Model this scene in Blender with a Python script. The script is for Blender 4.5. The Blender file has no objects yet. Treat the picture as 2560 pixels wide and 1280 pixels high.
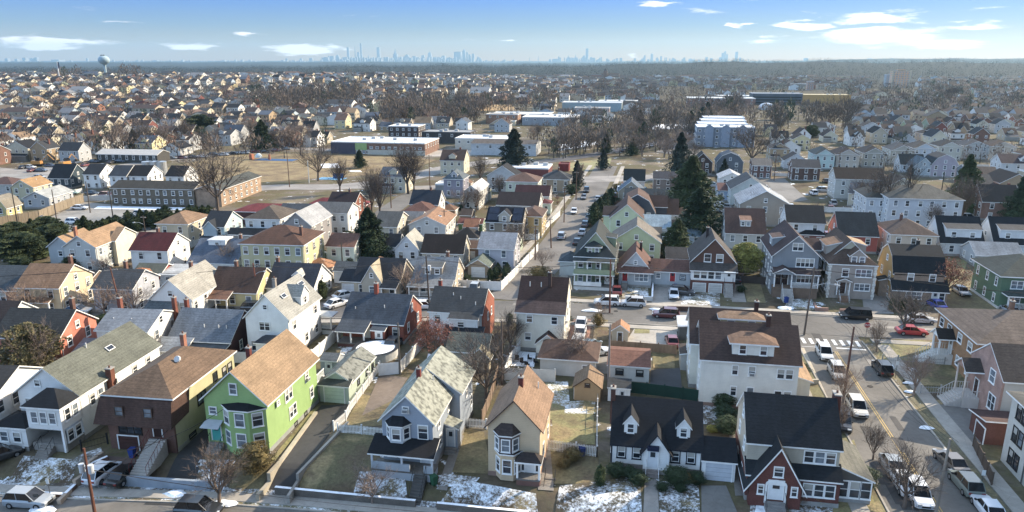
import bpy, math, random
from math import sin, cos, pi, radians, atan, atan2, sqrt, exp, floor
from mathutils import Vector, Matrix, noise as mnoise
random.seed(7)
R = radians
C = bpy.context.scene.collection
# ------------------------------------------------------------------ camera geometry
FL, PITCH, YAW, CH = 1820.0, R(15.07), R(10.0), 42.0
SP, CP, SY, CY = sin(PITCH), cos(PITCH), sin(YAW), cos(YAW)
def cam2w(x, y): return (x*CY - y*SY, x*SY + y*CY)
def w2cam(X, Y): return (X*CY + Y*SY, -X*SY + Y*CY)
def P(px, py, z=0.0):
    u, v = px-1280, py-640
    t = (CH-z)/(FL*SP + v*CP)
    return cam2w(u*t, (FL*CP - v*SP)*t)
def proj(X, Y, Z=0.0):
    x, y = w2cam(X, Y); h = Z-CH
    d = y*CP - h*SP; up = y*SP + h*CP
    if d < 1: return (-9999, -9999, d)
    return (1280+FL*x/d, 640-FL*up/d, d)
def sst(a, b, x):
    t = max(0.0, min(1.0, (x-a)/(b-a))); return t*t*(3-2*t)
def tz(X, Y):
    r = sqrt(X*X+Y*Y)
    if r < 200:
        y0 = 64.6 - 0.15*max(0.0, -48-X) if X < -48 else 64.6
        if X > 20.5: return -0.0
        k = sst(0, 4.2, y0-Y)
        k *= 1-sst(17.5, 20.5, X)
        return -1.5*k
    if r < 400: return 0.0
    x, y = w2cam(X, Y)
    az = math.degrees(atan2(x, max(y, 1)))
    L = 1-sst(-9, 0, az)
    z = 13*L*sst(520, 1150, r)
    if r > 1200: z -= (13*L+4)*sst(1300, 2100, r)
    if r > 1900:
        top = 12 + 20*sst(2, 16, az) - 9*(1-sst(-22, -8, az)) + 3*sin(az*.9)+1.6*sin(az*2.3+1)
        z += (top+4)*sst(2100, 3300, r)*(1-.9*sst(3600, 5200, r))
    if r > 5000:
        t2 = 14*(1-sst(-8, -2, az)) + 56*sst(17, 26, az) + 3*sin(az*1.7)
        z += t2*sst(7000, 8800, r)
    return z
def PT(px, py, dz=0.0):
    z = 0.0
    for _ in range(12):
        X, Y = P(px, py, z+dz); z = tz(X, Y)
    return X, Y
# ------------------------------------------------------------------ materials
MATS = {}
def lin(h):
    h = h.lstrip('#'); o = []
    for i in (0, 2, 4):
        c = int(h[i:i+2], 16)/255
        o.append(c/12.92 if c <= .04045 else ((c+.055)/1.055)**2.4)
    g = .3*o[0]+.59*o[1]+.11*o[2]
    return [x*.76+g*.24 for x in o]
class NT:
    def __init__(s, m):
        m.use_nodes = True; s.t = m.node_tree; s.n = s.t.nodes; s.l = s.t.links
        s.b = s.n.get('Principled BSDF')
    def add(s, typ, **k):
        n = s.n.new(typ)
        for a, v in k.items(): setattr(n, a, v)
        return n
    def noise(s, scale, det=3, rough=.6, coord=None, stretch=None):
        n = s.add('ShaderNodeTexNoise'); n.inputs['Scale'].default_value = scale
        n.inputs['Detail'].default_value = det; n.inputs['Roughness'].default_value = rough
        if coord is None:
            coord = s.add('ShaderNodeTexCoord').outputs['Object']
        if stretch:
            mp = s.add('ShaderNodeMapping'); mp.inputs['Scale'].default_value = stretch
            s.l.new(coord, mp.inputs['Vector']); coord = mp.outputs[0]
        s.l.new(coord, n.inputs['Vector'])
        return n.outputs['Fac']
    def ramp(s, fac, stops, interp='LINEAR'):
        r = s.add('ShaderNodeValToRGB'); r.color_ramp.interpolation = interp
        e = r.color_ramp.elements
        while len(e) < len(stops): e.new(.5)
        for i, (p, c) in enumerate(stops):
            e[i].position = p; e[i].color = (*c[:3], 1) if not isinstance(c, float) else (c, c, c, 1)
        s.l.new(fac, r.inputs[0]); return r.outputs[0]
    def mix(s, fac, a, b, bt='MIX'):
        m = s.add('ShaderNodeMix', data_type='RGBA', blend_type=bt)
        for inp, v in ((m.inputs['Factor'], fac), (m.inputs[6], a), (m.inputs[7], b)):
            if hasattr(v, 'links') or hasattr(v, 'is_linked'): s.l.new(v, inp)
            elif isinstance(v, (int, float)): inp.default_value = v
            else: inp.default_value = (*v[:3], 1)
        return m.outputs[2]
    def math(s, op, a, b=0.0, c=None, clamp=False):
        m = s.add('ShaderNodeMath', operation=op, use_clamp=clamp)
        for i, v in enumerate((a, b, c)):
            if v is None: continue
            if isinstance(v, (int, float)): m.inputs[i].default_value = v
            else: s.l.new(v, m.inputs[i])
        return m.outputs[0]
    def bump(s, h, st=.3, d=.05):
        b = s.add('ShaderNodeBump'); b.inputs['Strength'].default_value = st; b.inputs['Distance'].default_value = d
        s.l.new(h, b.inputs['Height']); s.l.new(b.outputs[0], s.b.inputs['Normal'])
def mat(kind, col='#ffffff', k=1.0):
    key = (kind, col, k)
    if key in MATS: return MATS[key]
    m = bpy.data.materials.new(kind+'_'+col.strip('#')); N = NT(m); B = N.b
    c = [x*k for x in lin(col)]
    lo = [x*.72 for x in c]; hi = [min(1, x*1.2) for x in c]
    B.inputs['Roughness'].default_value = .85
    B.inputs['Specular IOR Level'].default_value = .3
    def out(x): N.l.new(x, B.inputs['Base Color'])
    if kind == 'siding':
        f = N.noise(.5, 5, .65); g = N.noise(2.2, 4, .7, stretch=(1, 1, .18))
        a = N.ramp(f, [(.3, [x*.87 for x in c]), (.65, [min(.9, x*1.03) for x in c])])
        w = N.add('ShaderNodeTexWave', wave_type='BANDS', bands_direction='Z', wave_profile='SAW')
        w.inputs['Scale'].default_value = 1.6
        N.l.new(N.add('ShaderNodeTexCoord').outputs['Object'], w.inputs['Vector'])
        a = N.mix(.16, a, N.ramp(w.outputs['Fac'], [(0, .25), (.3, 1.0)]), 'MULTIPLY')
        out(N.mix(.13, a, N.ramp(g, [(.3, .55), (.52, 1.0)]), 'MULTIPLY')); N.bump(w.outputs['Fac'], .25, .02)
        B.inputs['Roughness'].default_value = .6
    elif kind == 'shingle':
        lo = [x*.68 for x in c]; hi = [x*1.05 for x in c]
        f = N.noise(.35, 5, .65); g = N.noise(6, 2, stretch=(.5, 1, 1)); s = N.noise(1.2, 4, stretch=(1, .25, .25))
        a = N.ramp(f, [(.3, lo), (.7, hi)])
        a = N.mix(.45, a, N.ramp(g, [(.35, .45), (.6, 1.15)]), 'MULTIPLY')
        a = N.mix(.38, a, N.ramp(s, [(.35, .55), (.6, 1.12)]), 'MULTIPLY')
        w = N.add('ShaderNodeTexWave', wave_type='BANDS', bands_direction='Z', wave_profile='SAW'); w.inputs['Scale'].default_value = 1.3; w.inputs['Distortion'].default_value = .6; w.inputs['Detail Scale'].default_value = 3
        N.l.new(N.add('ShaderNodeTexCoord').outputs['Object'], w.inputs['Vector'])
        out(N.mix(.3, a, N.ramp(w.outputs['Fac'], [(0, .3), (.35, 1.1)]), 'MULTIPLY')); N.bump(g, .5, .03)
        B.inputs['Roughness'].default_value = .9
    elif kind == 'mottled':
        f = N.noise(.35, 5, .65); g = N.noise(1.9, 2, .4); s = N.noise(9, 2)
        a = N.ramp(g, [(.36, [x*.55 for x in c]), (.5, c), (.66, hi)], 'EASE'); a = N.mix(.35, a, N.ramp(f, [(.3, .6), (.7, 1.15)]), 'MULTIPLY')
        out(N.mix(.35, a, N.ramp(s, [(.35, .5), (.6, 1.15)]), 'MULTIPLY')); B.inputs['Roughness'].default_value = .9
    elif kind == 'brick':
        f = N.noise(.7, 5); g = N.noise(9, 2, stretch=(1, 1, 3))
        a = N.ramp(f, [(.3, lo), (.7, hi)])
        out(N.mix(.5, a, N.ramp(g, [(.35, .5), (.62, 1.2)]), 'MULTIPLY')); N.bump(g, .4, .02)
    elif kind in ('asphalt', 'concrete'):
        co = N.add('ShaderNodeTexCoord').outputs['Object']
        f = N.noise(.12, 6, .6, coord=co); g = N.noise(1.7, 5, .7, coord=co)
        vo = N.add('ShaderNodeTexVoronoi', feature='DISTANCE_TO_EDGE'); vo.inputs['Scale'].default_value = .12 if kind == 'asphalt' else .45
        mp = N.mix(.12, co, N.add('ShaderNodeTexNoise').outputs['Color'], 'ADD') if False else co
        N.l.new(mp, vo.inputs['Vector'])
        a = N.ramp(f, [(.32, lo), (.68, hi)])
        a = N.mix(.35, a, N.ramp(g, [(.3, .55), (.65, 1.15)]), 'MULTIPLY')
        out(N.mix(.45, a, N.ramp(vo.outputs['Distance'], [(.0, .45), (.012, 1.0)]), 'MULTIPLY')); N.bump(g, .2, .02)
    elif kind in ('lawn', 'snowlawn', 'soil'):
        co = N.add('ShaderNodeTexCoord').outputs['Object']
        f = N.noise(.16, 6, .65, coord=co); g = N.noise(2.5, 5, .75, coord=co); b = N.noise(.45, 4, coord=co)
        brown = lin('#66513a'); straw = lin('#94804f')
        a = N.ramp(f, [(.30, brown), (.42, [(x+y)*.5 for x, y in zip(c, brown)]), (.52, c), (.62, straw), (.75, brown)])
        a = N.mix(.65, a, N.ramp(g, [(.3, .35), (.68, 1.3)]), 'MULTIPLY')
        if kind == 'snowlawn':
            s = N.noise(.35, 7, .72, coord=co); s2 = N.noise(3.2, 5, .8, coord=co)
            q = N.math('ADD', N.math('MULTIPLY', s, .55), N.math('MULTIPLY', s2, .45))
            a = N.mix(N.ramp(q, [(.475, 0.0), (.58, 1.0)]), a, lin('#e9eef2'))
        elif kind == 'soil':
            s = N.noise(.22, 7, .7, coord=co)
            a = N.mix(N.ramp(s, [(.60, 0.0), (.63, 1.0)]), a, lin('#e4e9ee'))
        out(a); N.bump(g, .7, .08)
    elif kind == 'snow':
        g = N.noise(1.2, 5, .6)
        out(N.ramp(g, [(.28, lin('#b9bcbf')), (.5, lin('#eef2f6'))])); N.bump(g, .5, .08)
    elif kind == 'paint':
        out(N.ramp(N.noise(2, 2), [(.3, [x*.93 for x in c]), (.7, c)]))
        B.inputs['Roughness'].default_value = .28; B.inputs['Coat Weight'].default_value = .6; B.inputs['Coat Roughness'].default_value = .08
        B.inputs['Specular IOR Level'].default_value = .5
    elif kind == 'glass':
        B.inputs['Roughness'].default_value = .08; B.inputs['Specular IOR Level'].default_value = .6
        g = N.noise(.9, 2, coord=N.add('ShaderNodeNewGeometry').outputs['Position'])
        out(N.ramp(g, [(.35, [x*.4 for x in c]), (.65, c)]))
    elif kind == 'metal':
        B.inputs['Metallic'].default_value = .7; B.inputs['Roughness'].default_value = .4
        out(N.ramp(N.noise(2, 3), [(.3, lo), (.7, c)]))
    elif kind == 'leaf':
        ge = N.add('ShaderNodeNewGeometry'); oi = N.add('ShaderNodeObjectInfo')
        a = N.ramp(ge.outputs['Random Per Island'], [(0, [x*.5 for x in c]), (.6, c), (1, [min(1, x*1.7) for x in c])])
        out(N.mix(.5, a, N.ramp(oi.outputs['Random'], [(0, (.65, .7, .6)), (1, (1.25, 1.1, .9))]), 'MULTIPLY'))
        B.inputs['Roughness'].default_value = .7
    elif kind == 'bark':
        oi = N.add('ShaderNodeObjectInfo')
        a = N.ramp(N.noise(3, 4, stretch=(2, 2, .4)), [(.3, lo), (.7, hi)])
        out(N.mix(.6, a, N.ramp(oi.outputs['Random'], [(0, (.7, .7, .72)), (.5, (1, .95, .9)), (1, (1.3, 1.15, 1.0))]), 'MULTIPLY'))
    elif kind == 'wood':
        f = N.noise(1.2, 4, stretch=(3, 3, .3)); out(N.ramp(f, [(.3, lo), (.7, hi)]))
    else:
        out(N.ramp(N.noise(1.1, 4), [(.3, [x*.85 for x in c]), (.7, [min(1, x*1.06) for x in c])]))
    MATS[key] = m; return m
WHITE = '#e3e3df'
def TR(): return mat('plain', '#e2e2de')
# ------------------------------------------------------------------ mesh builder
class MB:
    def __init__(s): s.v = []; s.f = []; s.m = []
    def poly(s, pts, mi=0):
        n = len(s.v); s.v += [tuple(p) for p in pts]; s.f.append(tuple(range(n, n+len(pts)))); s.m.append(mi)
    def box(s, x0, x1, y0, y1, z0, z1, mi=0, top=None):
        n = len(s.v)
        s.v += [(x0, y0, z0), (x1, y0, z0), (x1, y1, z0), (x0, y1, z0), (x0, y0, z1), (x1, y0, z1), (x1, y1, z1), (x0, y1, z1)]
        for q in ((3, 2, 1, 0), (4, 5, 6, 7), (0, 1, 5, 4), (1, 2, 6, 5), (2, 3, 7, 6), (3, 0, 4, 7)):
            s.f.append(tuple(n+i for i in q)); s.m.append(mi)
        if top is not None: s.m[-5] = top
    def extr(s, pl, mapf, a0, a1, mi=0, capmi=None, side=None):
        """extrude the closed 2D polyline pl=[(s,z)] between a0 and a1; mapf(s,a,z) -> xyz"""
        n = len(s.v); k = len(pl)
        s.v += [mapf(p[0], a0, p[1]) for p in pl] + [mapf(p[0], a1, p[1]) for p in pl]
        for i in range(k):
            j = (i+1) % k
            s.f.append((n+i, n+j, n+k+j, n+k+i)); s.m.append(side[i] if side else mi)
        s.f.append(tuple(range(n+k-1, n-1, -1))); s.m.append(mi if capmi is None else capmi)
        s.f.append(tuple(range(n+k, n+2*k))); s.m.append(mi if capmi is None else capmi)
    def tube(s, p0, p1, r0, r1, k=6, mi=0, cap=True):
        p0 = Vector(p0); p1 = Vector(p1); d = p1-p0
        if d.length < 1e-6: return
        d.normalize(); a = d.orthogonal().normalized(); b = d.cross(a); n = len(s.v)
        for p, r in ((p0, r0), (p1, r1)):
            for i in range(k):
                t = 2*pi*i/k; s.v.append(tuple(p + a*(r*cos(t)) + b*(r*sin(t))))
        for i in range(k):
            j = (i+1) % k; s.f.append((n+i, n+j, n+k+j, n+k+i)); s.m.append(mi)
        if cap:
            s.f.append(tuple(range(n+k-1, n-1, -1))); s.m.append(mi); s.f.append(tuple(range(n+k, n+2*k))); s.m.append(mi)
    def blade(s, p0, p1, w, mi=0):
        p0 = Vector(p0); p1 = Vector(p1); d = (p1-p0)
        a = d.cross(Vector((random.uniform(-1, 1), random.uniform(-1, 1), random.uniform(-1, 1))))
        if a.length < 1e-6: return
        a.normalize(); a *= w/2; n = len(s.v)
        s.v += [tuple(p0-a), tuple(p0+a), tuple(p1)]; s.f.append((n, n+1, n+2)); s.m.append(mi)
    def mesh(s, name, mats, smooth=False):
        me = bpy.data.meshes.new(name); me.from_pydata(s.v, [], s.f)
        for m in mats: me.materials.append(m)
        if any(s.m): me.polygons.foreach_set('material_index', s.m)
        if smooth: me.polygons.foreach_set('use_smooth', [True]*len(me.polygons))
        me.update(); return me
    def build(s, name, mats, parent=None, loc=None, rz=0, smooth=False):
        o = bpy.data.objects.new(name, s.mesh(name, mats, smooth)); C.objects.link(o)
        if parent: o.parent = parent
        if loc: o.location = loc
        if rz: o.rotation_euler = (0, 0, rz)
        return o
def inst(me, name, parent, loc, rz=0, sc=None):
    o = bpy.data.objects.new(name, me); C.objects.link(o); o.parent = parent
    o.location = loc; o.rotation_euler = (0, 0, rz)
    if sc: o.scale = sc
    return o
USED = {}
def tag(o, label=None, cat=None, group=None, kind=None):
    if label: o['label'] = label; USED.setdefault(label, []).append(o)
    if cat: o['category'] = cat
    if group: o['group'] = group
    if kind: o['kind'] = kind
    return o
def empty(name, loc, rz, label, cat, group=None):
    o = bpy.data.objects.new(name, None); C.objects.link(o); o.location = loc; o.rotation_euler = (0, 0, rz)
    o.empty_display_size = .5
    return tag(o, label, cat, group)
def copy_tree(o, parent=None):
    c = o.copy(); C.objects.link(c); c.parent = parent
    for ch in o.children: copy_tree(ch, c)
    return c
# ------------------------------------------------------------------ house kit
def prof(kind, a0, a1, z1, rise, mid=.5):
    w = a1-a0
    if kind == 'g': return [(a0, z1), (a0+w*mid, z1+rise), (a1, z1)]
    if kind == 'gam': return [(a0, z1), (a0+w*.17, z1+rise*.62), (a0+w*.5, z1+rise), (a1-w*.17, z1+rise*.62), (a1, z1)]
    if kind == 's0': return [(a0, z1), (a1, z1+rise)]
    if kind == 's1': return [(a0, z1+rise), (a1, z1)]
def roofwall(parent, x0, x1, y0, y1, z0, z1, roof, rise, wm, rm, ov=.35, mid=.5, wn='wall', rn='roof', found=None, trim=None, base=.5, ovr=None, nowall=False):
    """one volume: walls up to a roof of the given type; returns (wall, roof)"""
    trim = trim or TR(); W = None; ovr = ov*.7 if ovr is None else ovr
    fm = found or mat('concrete', '#8d8a84')
    if roof in ('gx', 'gy', 'gamx', 'gamy', 'sF', 'sB', 'sR', 'sL'):
        kind = {'gx': 'g', 'gy': 'g', 'gamx': 'gam', 'gamy': 'gam', 'sF': 's0', 'sB': 's1', 'sL': 's0', 'sR': 's1'}[roof]
        alongx = roof in ('gx', 'gamx', 'sF', 'sB')
        a0, a1, b0, b1 = (y0, y1, x0, x1) if alongx else (x0, x1, y0, y1)
        mp = (lambda s_, a, z: (a, s_, z)) if alongx else (lambda s_, a, z: (s_, a, z))
        p = prof(kind, a0, a1, z1, rise, mid)
        if not nowall:
            m = MB(); m.extr([(a0, z0)]+p+[(a1, z0)], mp, b0, b1)
            W = m.build(wn, [wm], parent)
        th = .16
        q = [list(t) for t in p]
        s1 = (q[1][1]-q[0][1])/(q[1][0]-q[0][0]); q[0] = [q[0][0]-ov, q[0][1]-ov*s1]
        s2 = (q[-1][1]-q[-2][1])/(q[-1][0]-q[-2][0]); q[-1] = [q[-1][0]+ov, q[-1][1]+ov*s2]
        if not (kind[0] == 's'): pass
        up = [(t[0], t[1]+th+.015) for t in q]; dn = [(t[0], t[1]+.015) for t in q]
        pl = up+dn[::-1]; k = len(q)
        side = [0]*(k-1)+[1]+[1]*(k-1)+[1]
        m = MB(); m.extr(pl, mp, b0-ovr, b1+ovr, 0, 1, side)
        Rf = m.build(rn, [rm, trim], parent)
    elif roof == 'hip':
        if not nowall:
            m = MB(); m.box(x0, x1, y0, y1, z0, z1); W = m.build(wn, [wm], parent)
        X0, X1, Y0, Y1 = x0-ov, x1+ov, y0-ov, y1+ov; w, d = X1-X0, Y1-Y0
        th = .18; zb, zt = z1-.02, z1-.02+th
        m = MB(); n = min(w, d)/2
        if w >= d: ra, rb = (X0+n, (Y0+Y1)/2, zt+rise), (X1-n, (Y0+Y1)/2, zt+rise)
        else: ra, rb = ((X0+X1)/2, Y0+n, zt+rise), ((X0+X1)/2, Y1-n, zt+rise)
        c = [(X0, Y0), (X1, Y0), (X1, Y1), (X0, Y1)]
        T = [(*p_, zt) for p_ in c]; Bt = [(*p_, zb) for p_ in c]
        if w >= d:
            if w-d < .05: fs = [(T[0], T[1], ra), (T[1], T[2], ra), (T[2], T[3], ra), (T[3], T[0], ra)]
            else: fs = [(T[0], T[1], rb, ra), (T[1], T[2], rb), (T[2], T[3], ra, rb), (T[3], T[0], ra)]
        else: fs = [(T[0], T[1], ra), (T[1], T[2], rb, ra), (T[2], T[3], rb), (T[3], T[0], ra, rb)]
        for f in fs: m.poly(f, 0)
        for i in range(4): m.poly([Bt[i], Bt[(i+1) % 4], T[(i+1) % 4], T[i]], 1)
        m.poly(Bt[::-1], 1)
        Rf = m.build(rn, [rm, trim], parent)
    else:  # flat with parapet
        m = MB(); m.box(x0, x1, y0, y1, z0, z1); W = m.build(wn, [wm], parent)
        m = MB(); m.box(x0-.08, x1+.08, y0-.08, y1+.08, z1+.004, z1+.25, 1, 0)
        for (a, b, c_, d_) in ((x0-.1, x1+.1, y0-.1, y0+.18), (x0-.1, x1+.1, y1-.18, y1+.1), (x0-.1, x0+.18, y0+.18, y1-.18), (x1-.18, x1+.1, y0+.18, y1-.18)):
            m.box(a, b, c_, d_, z1+.256, z1+.5, 1)
        Rf = m.build(rn, [rm, trim], parent)
    if base and W is not None and z0 < .1:
        m = MB(); m.box(x0-.04, x1+.04, y0-.04, y1+.04, z0-.6, z0+base); m.build('foundation', [fm], parent)
    return W, Rf
WC = {}
def win_mesh(w, h, style='w'):
    key = (round(w, 2), round(h, 2), style)
    if key in WC: return WC[key]
    fc = {'w': '#e6e6e2', 'n': '#141b2a', 'd': '#2a2522', 'b': '#5a4335'}[style[0]]
    fm = mat('plain', fc); m = MB(); t = .11; y0, y1 = -.07, 0.005
    m.box(-w/2-t, w/2+t, y0, y1, -h/2-t, -h/2); m.box(-w/2-t, w/2+t, y0, y1, h/2, h/2+t)
    m.box(-w/2-t, -w/2, y0, y1, -h/2, h/2); m.box(w/2, w/2+t, y0, y1, -h/2, h/2)
    mats = [fm]
    if style[0] == 'n': mats.append(mat('plain', '#e6e6e2')); k = 1
    else: k = 0
    m.box(-w/2, w/2, -.045, -.012, -.03, .03, k)
    if style[0] == 'n':
        for a, b in ((-w/2, -w/2+.06), (w/2-.06, w/2)): m.box(a, b, -.05, -.01, -h/2, h/2, 1)
        for a, b in ((-h/2, -h/2+.06), (h/2-.06, h/2)): m.box(-w/2+.06, w/2-.06, -.05, -.01, a, b, 1)
    if w > 1.3:
        n = int(round(w/.75))
        for i in range(1, n): x = -w/2+w*i/n; m.box(x-.05, x+.05, -.05, -.011, -h/2, h/2, k)
    m.box(-w/2-t-.04, w/2+t+.04, -.11, -.001, -h/2-t-.05, -h/2-t)
    fr = m.mesh('window', mats)
    panes = []
    for v in range(4):
        m = MB(); m.box(-w/2, w/2, -.012, .004, -h/2, h/2, 0)
        ms = [mat('glass', '#39424c' if v < 3 else '#74818c')]  # last variant: paler glass, a bright reflection put into its colour
        if v in (1, 2):
            hh = h*(.5 if v == 1 else .25)
            m.box(-w/2+.03, w/2-.03, -.0135, -.0125, h/2-hh, h/2-.02, 1); ms.append(mat('plain', '#a9a69c'))
        panes.append(m.mesh('pane', ms))
    WC[key] = (fr, panes); return WC[key]
class House:
    def __init__(s, label, A, px, py, za, w, d, h, rz=0.0, cat='house', name='house', z0=0.0, group=None):
        X, Y = P(px, py, za+z0) if za else PT(px, py)
        rz = R(rz); s.rz = rz
        dx = w/2 if A == 'L' else (-w/2 if A == 'R' else 0)
        s.X = X + dx*cos(rz) - d/2*sin(rz); s.Y = Y + dx*sin(rz) + d/2*cos(rz)
        s.w, s.d, s.h = w, d, h
        s.root = empty(name, (s.X, s.Y, z0), rz, label, cat, group)
        FOOT.append((s.X, s.Y, max(w, d)/2+1.5)); LM.append((s.X, s.Y, label, cat))
        s.seeR = proj(s.X, s.Y)[0] < 1500
    def body(s, roof, rise, wm, rm, x0=None, x1=None, y0=None, y1=None, z0=0, z1=None, **k):
        x0 = -s.w/2 if x0 is None else x0; x1 = s.w/2 if x1 is None else x1
        y0 = -s.d/2 if y0 is None else y0; y1 = s.d/2 if y1 is None else y1
        s.wm, s.rm = wm, rm
        return roofwall(s.root, x0, x1, y0, y1, z0, s.h if z1 is None else z1, roof, rise, wm, rm, **k)
    def win(s, face, u, z, w=.85, h=1.35, style='w', off=None):
        fr, pn = win_mesh(w, h, style)
        if face == 'F': loc, rz = (u, -s.d/2 if off is None else off, z), 0
        elif face == 'R': loc, rz = (s.w/2 if off is None else off, u, z), pi/2
        elif face == 'L': loc, rz = (-s.w/2 if off is None else off, u, z), -pi/2
        else: loc, rz = (u, s.d/2 if off is None else off, z), pi
        o = inst(fr, 'window', s.root, loc, rz)
        inst(random.choice(pn), 'pane', o, (0, 0, 0))
        if random.random() < .07 and w < 1.1:
            if 'ac' not in WC: m = MB(); m.box(-.3, .3, -.38, -.02, -.2, .18, 0); m.box(-.26, .26, -.385, -.381, -.16, .14, 1); WC['ac'] = m.mesh('air_conditioner', [mat('plain', '#c9c9c4'), mat('plain', '#6f7274')])
            inst(WC['ac'], 'air_conditioner', o, (0, 0, -h/2+.22))
        return o
    def wins(s, face, n, floors=None, style='w', skip=(), w=.85, h=1.35, a=None, b=None, off=None):
        fl = max(1, int(round(s.h/2.8))) if floors is None else floors
        L = s.w if face in 'FB' else s.d
        a = -L/2 if a is None else a; b = L/2 if b is None else b
        st = s.h/fl if s.h/fl < 3.2 else 2.8
        for f in range(fl):
            z = s.h - st*(fl-1-f) - st*.46
            for i in range(n):
                if (f, i) in skip: continue
                u = a+(b-a)*(i+.5)/n
                if random.random() < .25 and n > 1: u += random.uniform(-.3, .3)
                s.win(face, u, z, w, h, style, off)
    def auto(s, nf=None, ns=None, style='w', skip=()):
        nf = max(2, int(s.w/2.7)) if nf is None else nf; ns = max(2, int(s.d/3)) if ns is None else ns
        s.wins('F', nf, style=style, skip=skip); s.wins('R', ns, style=style); s.wins('L', ns, style=style)
    def gwin(s, z=None, face='F', u=0, w=.7, h=.9, off=None): s.win(face, u, z or s.h+.9, w, h, off=off)
    def chim(s, x, y, z1, z0=None, col='#6f4c3f', w=.5, d=.6):
        m = MB(); m.box(x-w/2, x+w/2, y-d/2, y+d/2, s.h-1.5 if z0 is None else z0, z1, 0)
        m.box(x-w/2-.06, x+w/2+.06, y-d/2-.06, y+d/2+.06, z1+.002, z1+.12, 1)
        c = m.build('chimney', [mat('brick', col), mat('concrete', '#9a958c')], s.root)
        m = MB(); m.tube((x, y, z1+.12), (x, y, z1+.4), .12, .1, 8); m.build('flue', [mat('plain', '#6d4a3a')], c)
    def door(s, face, u, z0=.5, col='#7a2018', w=.95, h=2.05, off=None):
        m = MB(); m.box(-w/2, w/2, -.05, .004, 0, h, 0); m.box(-w/2-.12, -w/2-.002, -.08, .004, 0, h+.12, 1); m.box(w/2+.002, w/2+.12, -.08, .004, 0, h+.12, 1)
        m.box(-w/2, w/2, -.08, .004, h+.002, h+.12, 1)
        me = m.mesh('door', [mat('plain', col), TR()])
        if face == 'F': loc, rz = (u, -s.d/2 if off is None else off, z0), 0
        elif face == 'R': loc, rz = (s.w/2 if off is None else off, u, z0), pi/2
        else: loc, rz = (-s.w/2 if off is None else off, u, z0), -pi/2
        o = inst(me, 'door', s.root, loc, rz)
        m = MB(); m.box(-w*.25, w*.25, -.062, -.051, h*.6, h*.88); m.build('pane', [mat('glass', '#39424c')], o)
        return o
    def garage_door(s, u, w=2.4, h=2.1, col='#d9d9d4', off=None, z0=0.0, face='F'):
        m = MB(); n = 4
        for i in range(n): m.box(-w/2, w/2, -.05, .004, h*i/n+.02, h*(i+1)/n-.015, 0)
        m.box(-w/2-.12, -w/2-.002, -.09, .004, 0, h+.12, 1); m.box(w/2+.002, w/2+.12, -.09, .004, 0, h+.12, 1); m.box(-w/2, w/2, -.09, .004, h+.002, h+.12, 1)
        y = -s.d/2 if off is None else off
        loc = (u, y, z0) if face == 'F' else ((y, u, z0))
        return inst(m.mesh('garage_door', [mat('plain', col), TR()]), 'garage_door', s.root, loc, 0 if face == 'F' else pi/2*(1 if face == 'R' else -1))
    def steps(s, u, y, z1, n=5, w=1.3, dz=.18, col='#8d857b', dy=-1, x=None, rail=True, railc='#3a3836'):
        m = MB()
        for i in range(n):
            a = y+dy*.28*i; b = y+dy*.28*(i+1)
            m.box(u-w/2, u+w/2, min(a, b), max(a, b), z1-dz*n-.3, z1-dz*(i+1)+.02)
        st = m.build('steps', [mat('concrete', col)], s.root)
        if rail:
            m = MB(); L = .28*n
            for sx in (-1, 1):
                xx = u+sx*(w/2-.04)
                m.tube((xx, y, z1+.9), (xx, y+dy*L, z1-dz*n+.9), .03, .03, 4)
                for k in range(0, n+1, 2):
                    m.tube((xx, y+dy*.28*k, z1-dz*k-.1), (xx, y+dy*.28*k, z1-dz*k+.9), .022, .022, 4)
            m.build('railing', [mat('plain', railc)], st)
    def porch(s, x0, x1, dep, zf, zr, roof='sF', rise=.7, rm=None, posts=3, rail=True, skirt='#c9ccd0', postc=WHITE, y=None, ov=.3):
        yb = -s.d/2 if y is None else y
        m = MB(); m.box(x0, x1, yb-dep, yb-.003, zf-.18, zf, 0)
        if skirt: m.box(x0+.05, x1-.05, yb-dep+.05, yb-.01, -.5, zf-.185, 1)
        m.build('porch_floor', [mat('wood', '#6a6660'), mat('plain', skirt or '#cfcfca')], s.root)
        roofwall(s.root, x0, x1, yb-dep, yb-.02, zf, zr, roof, rise, None, rm or s.rm, ov=ov, rn='porch_roof', nowall=True)
        for i in range(posts):
            x = x0+.12+(x1-x0-.24)*i/(posts-1)
            m = MB(); m.box(x-.1, x+.1, yb-dep+.05, yb-dep+.25, zf+.002, zr+.02); m.build('post', [mat('plain', postc)], s.root)
        if rail:
            m = MB(); y0 = yb-dep+.12
            m.box(x0+.2, x1-.2, y0, y0+.06, zf+.85, zf+.92); m.box(x0+.2, x1-.2, y0, y0+.06, zf+.1, zf+.15)
            n = int((x1-x0)/.22)
            for i in range(n): xx = x0+.25+(x1-x0-.5)*i/n; m.box(xx, xx+.05, y0+.01, y0+.05, zf+.152, zf+.848)
            m.build('railing', [mat('plain', postc)], s.root)
    def dormer(s, x, w, y0, z0, h, rm, wm, dep=3, roof='gy', rise=None, winn=1, ww=.7, wh=1.0, style='w', ov=.18):
        rise = w*.42 if rise is None else rise
        roofwall(s.root, x-w/2, x+w/2, y0, y0+dep, z0, z0+h, roof, rise, wm, rm, ov=ov, wn='dormer', rn='dormer_roof', base=0)
        for i in range(winn):
            s.win('F', x-w/2+w*(i+.5)/winn, z0+h*.55, ww, wh, style, off=y0)
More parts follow.
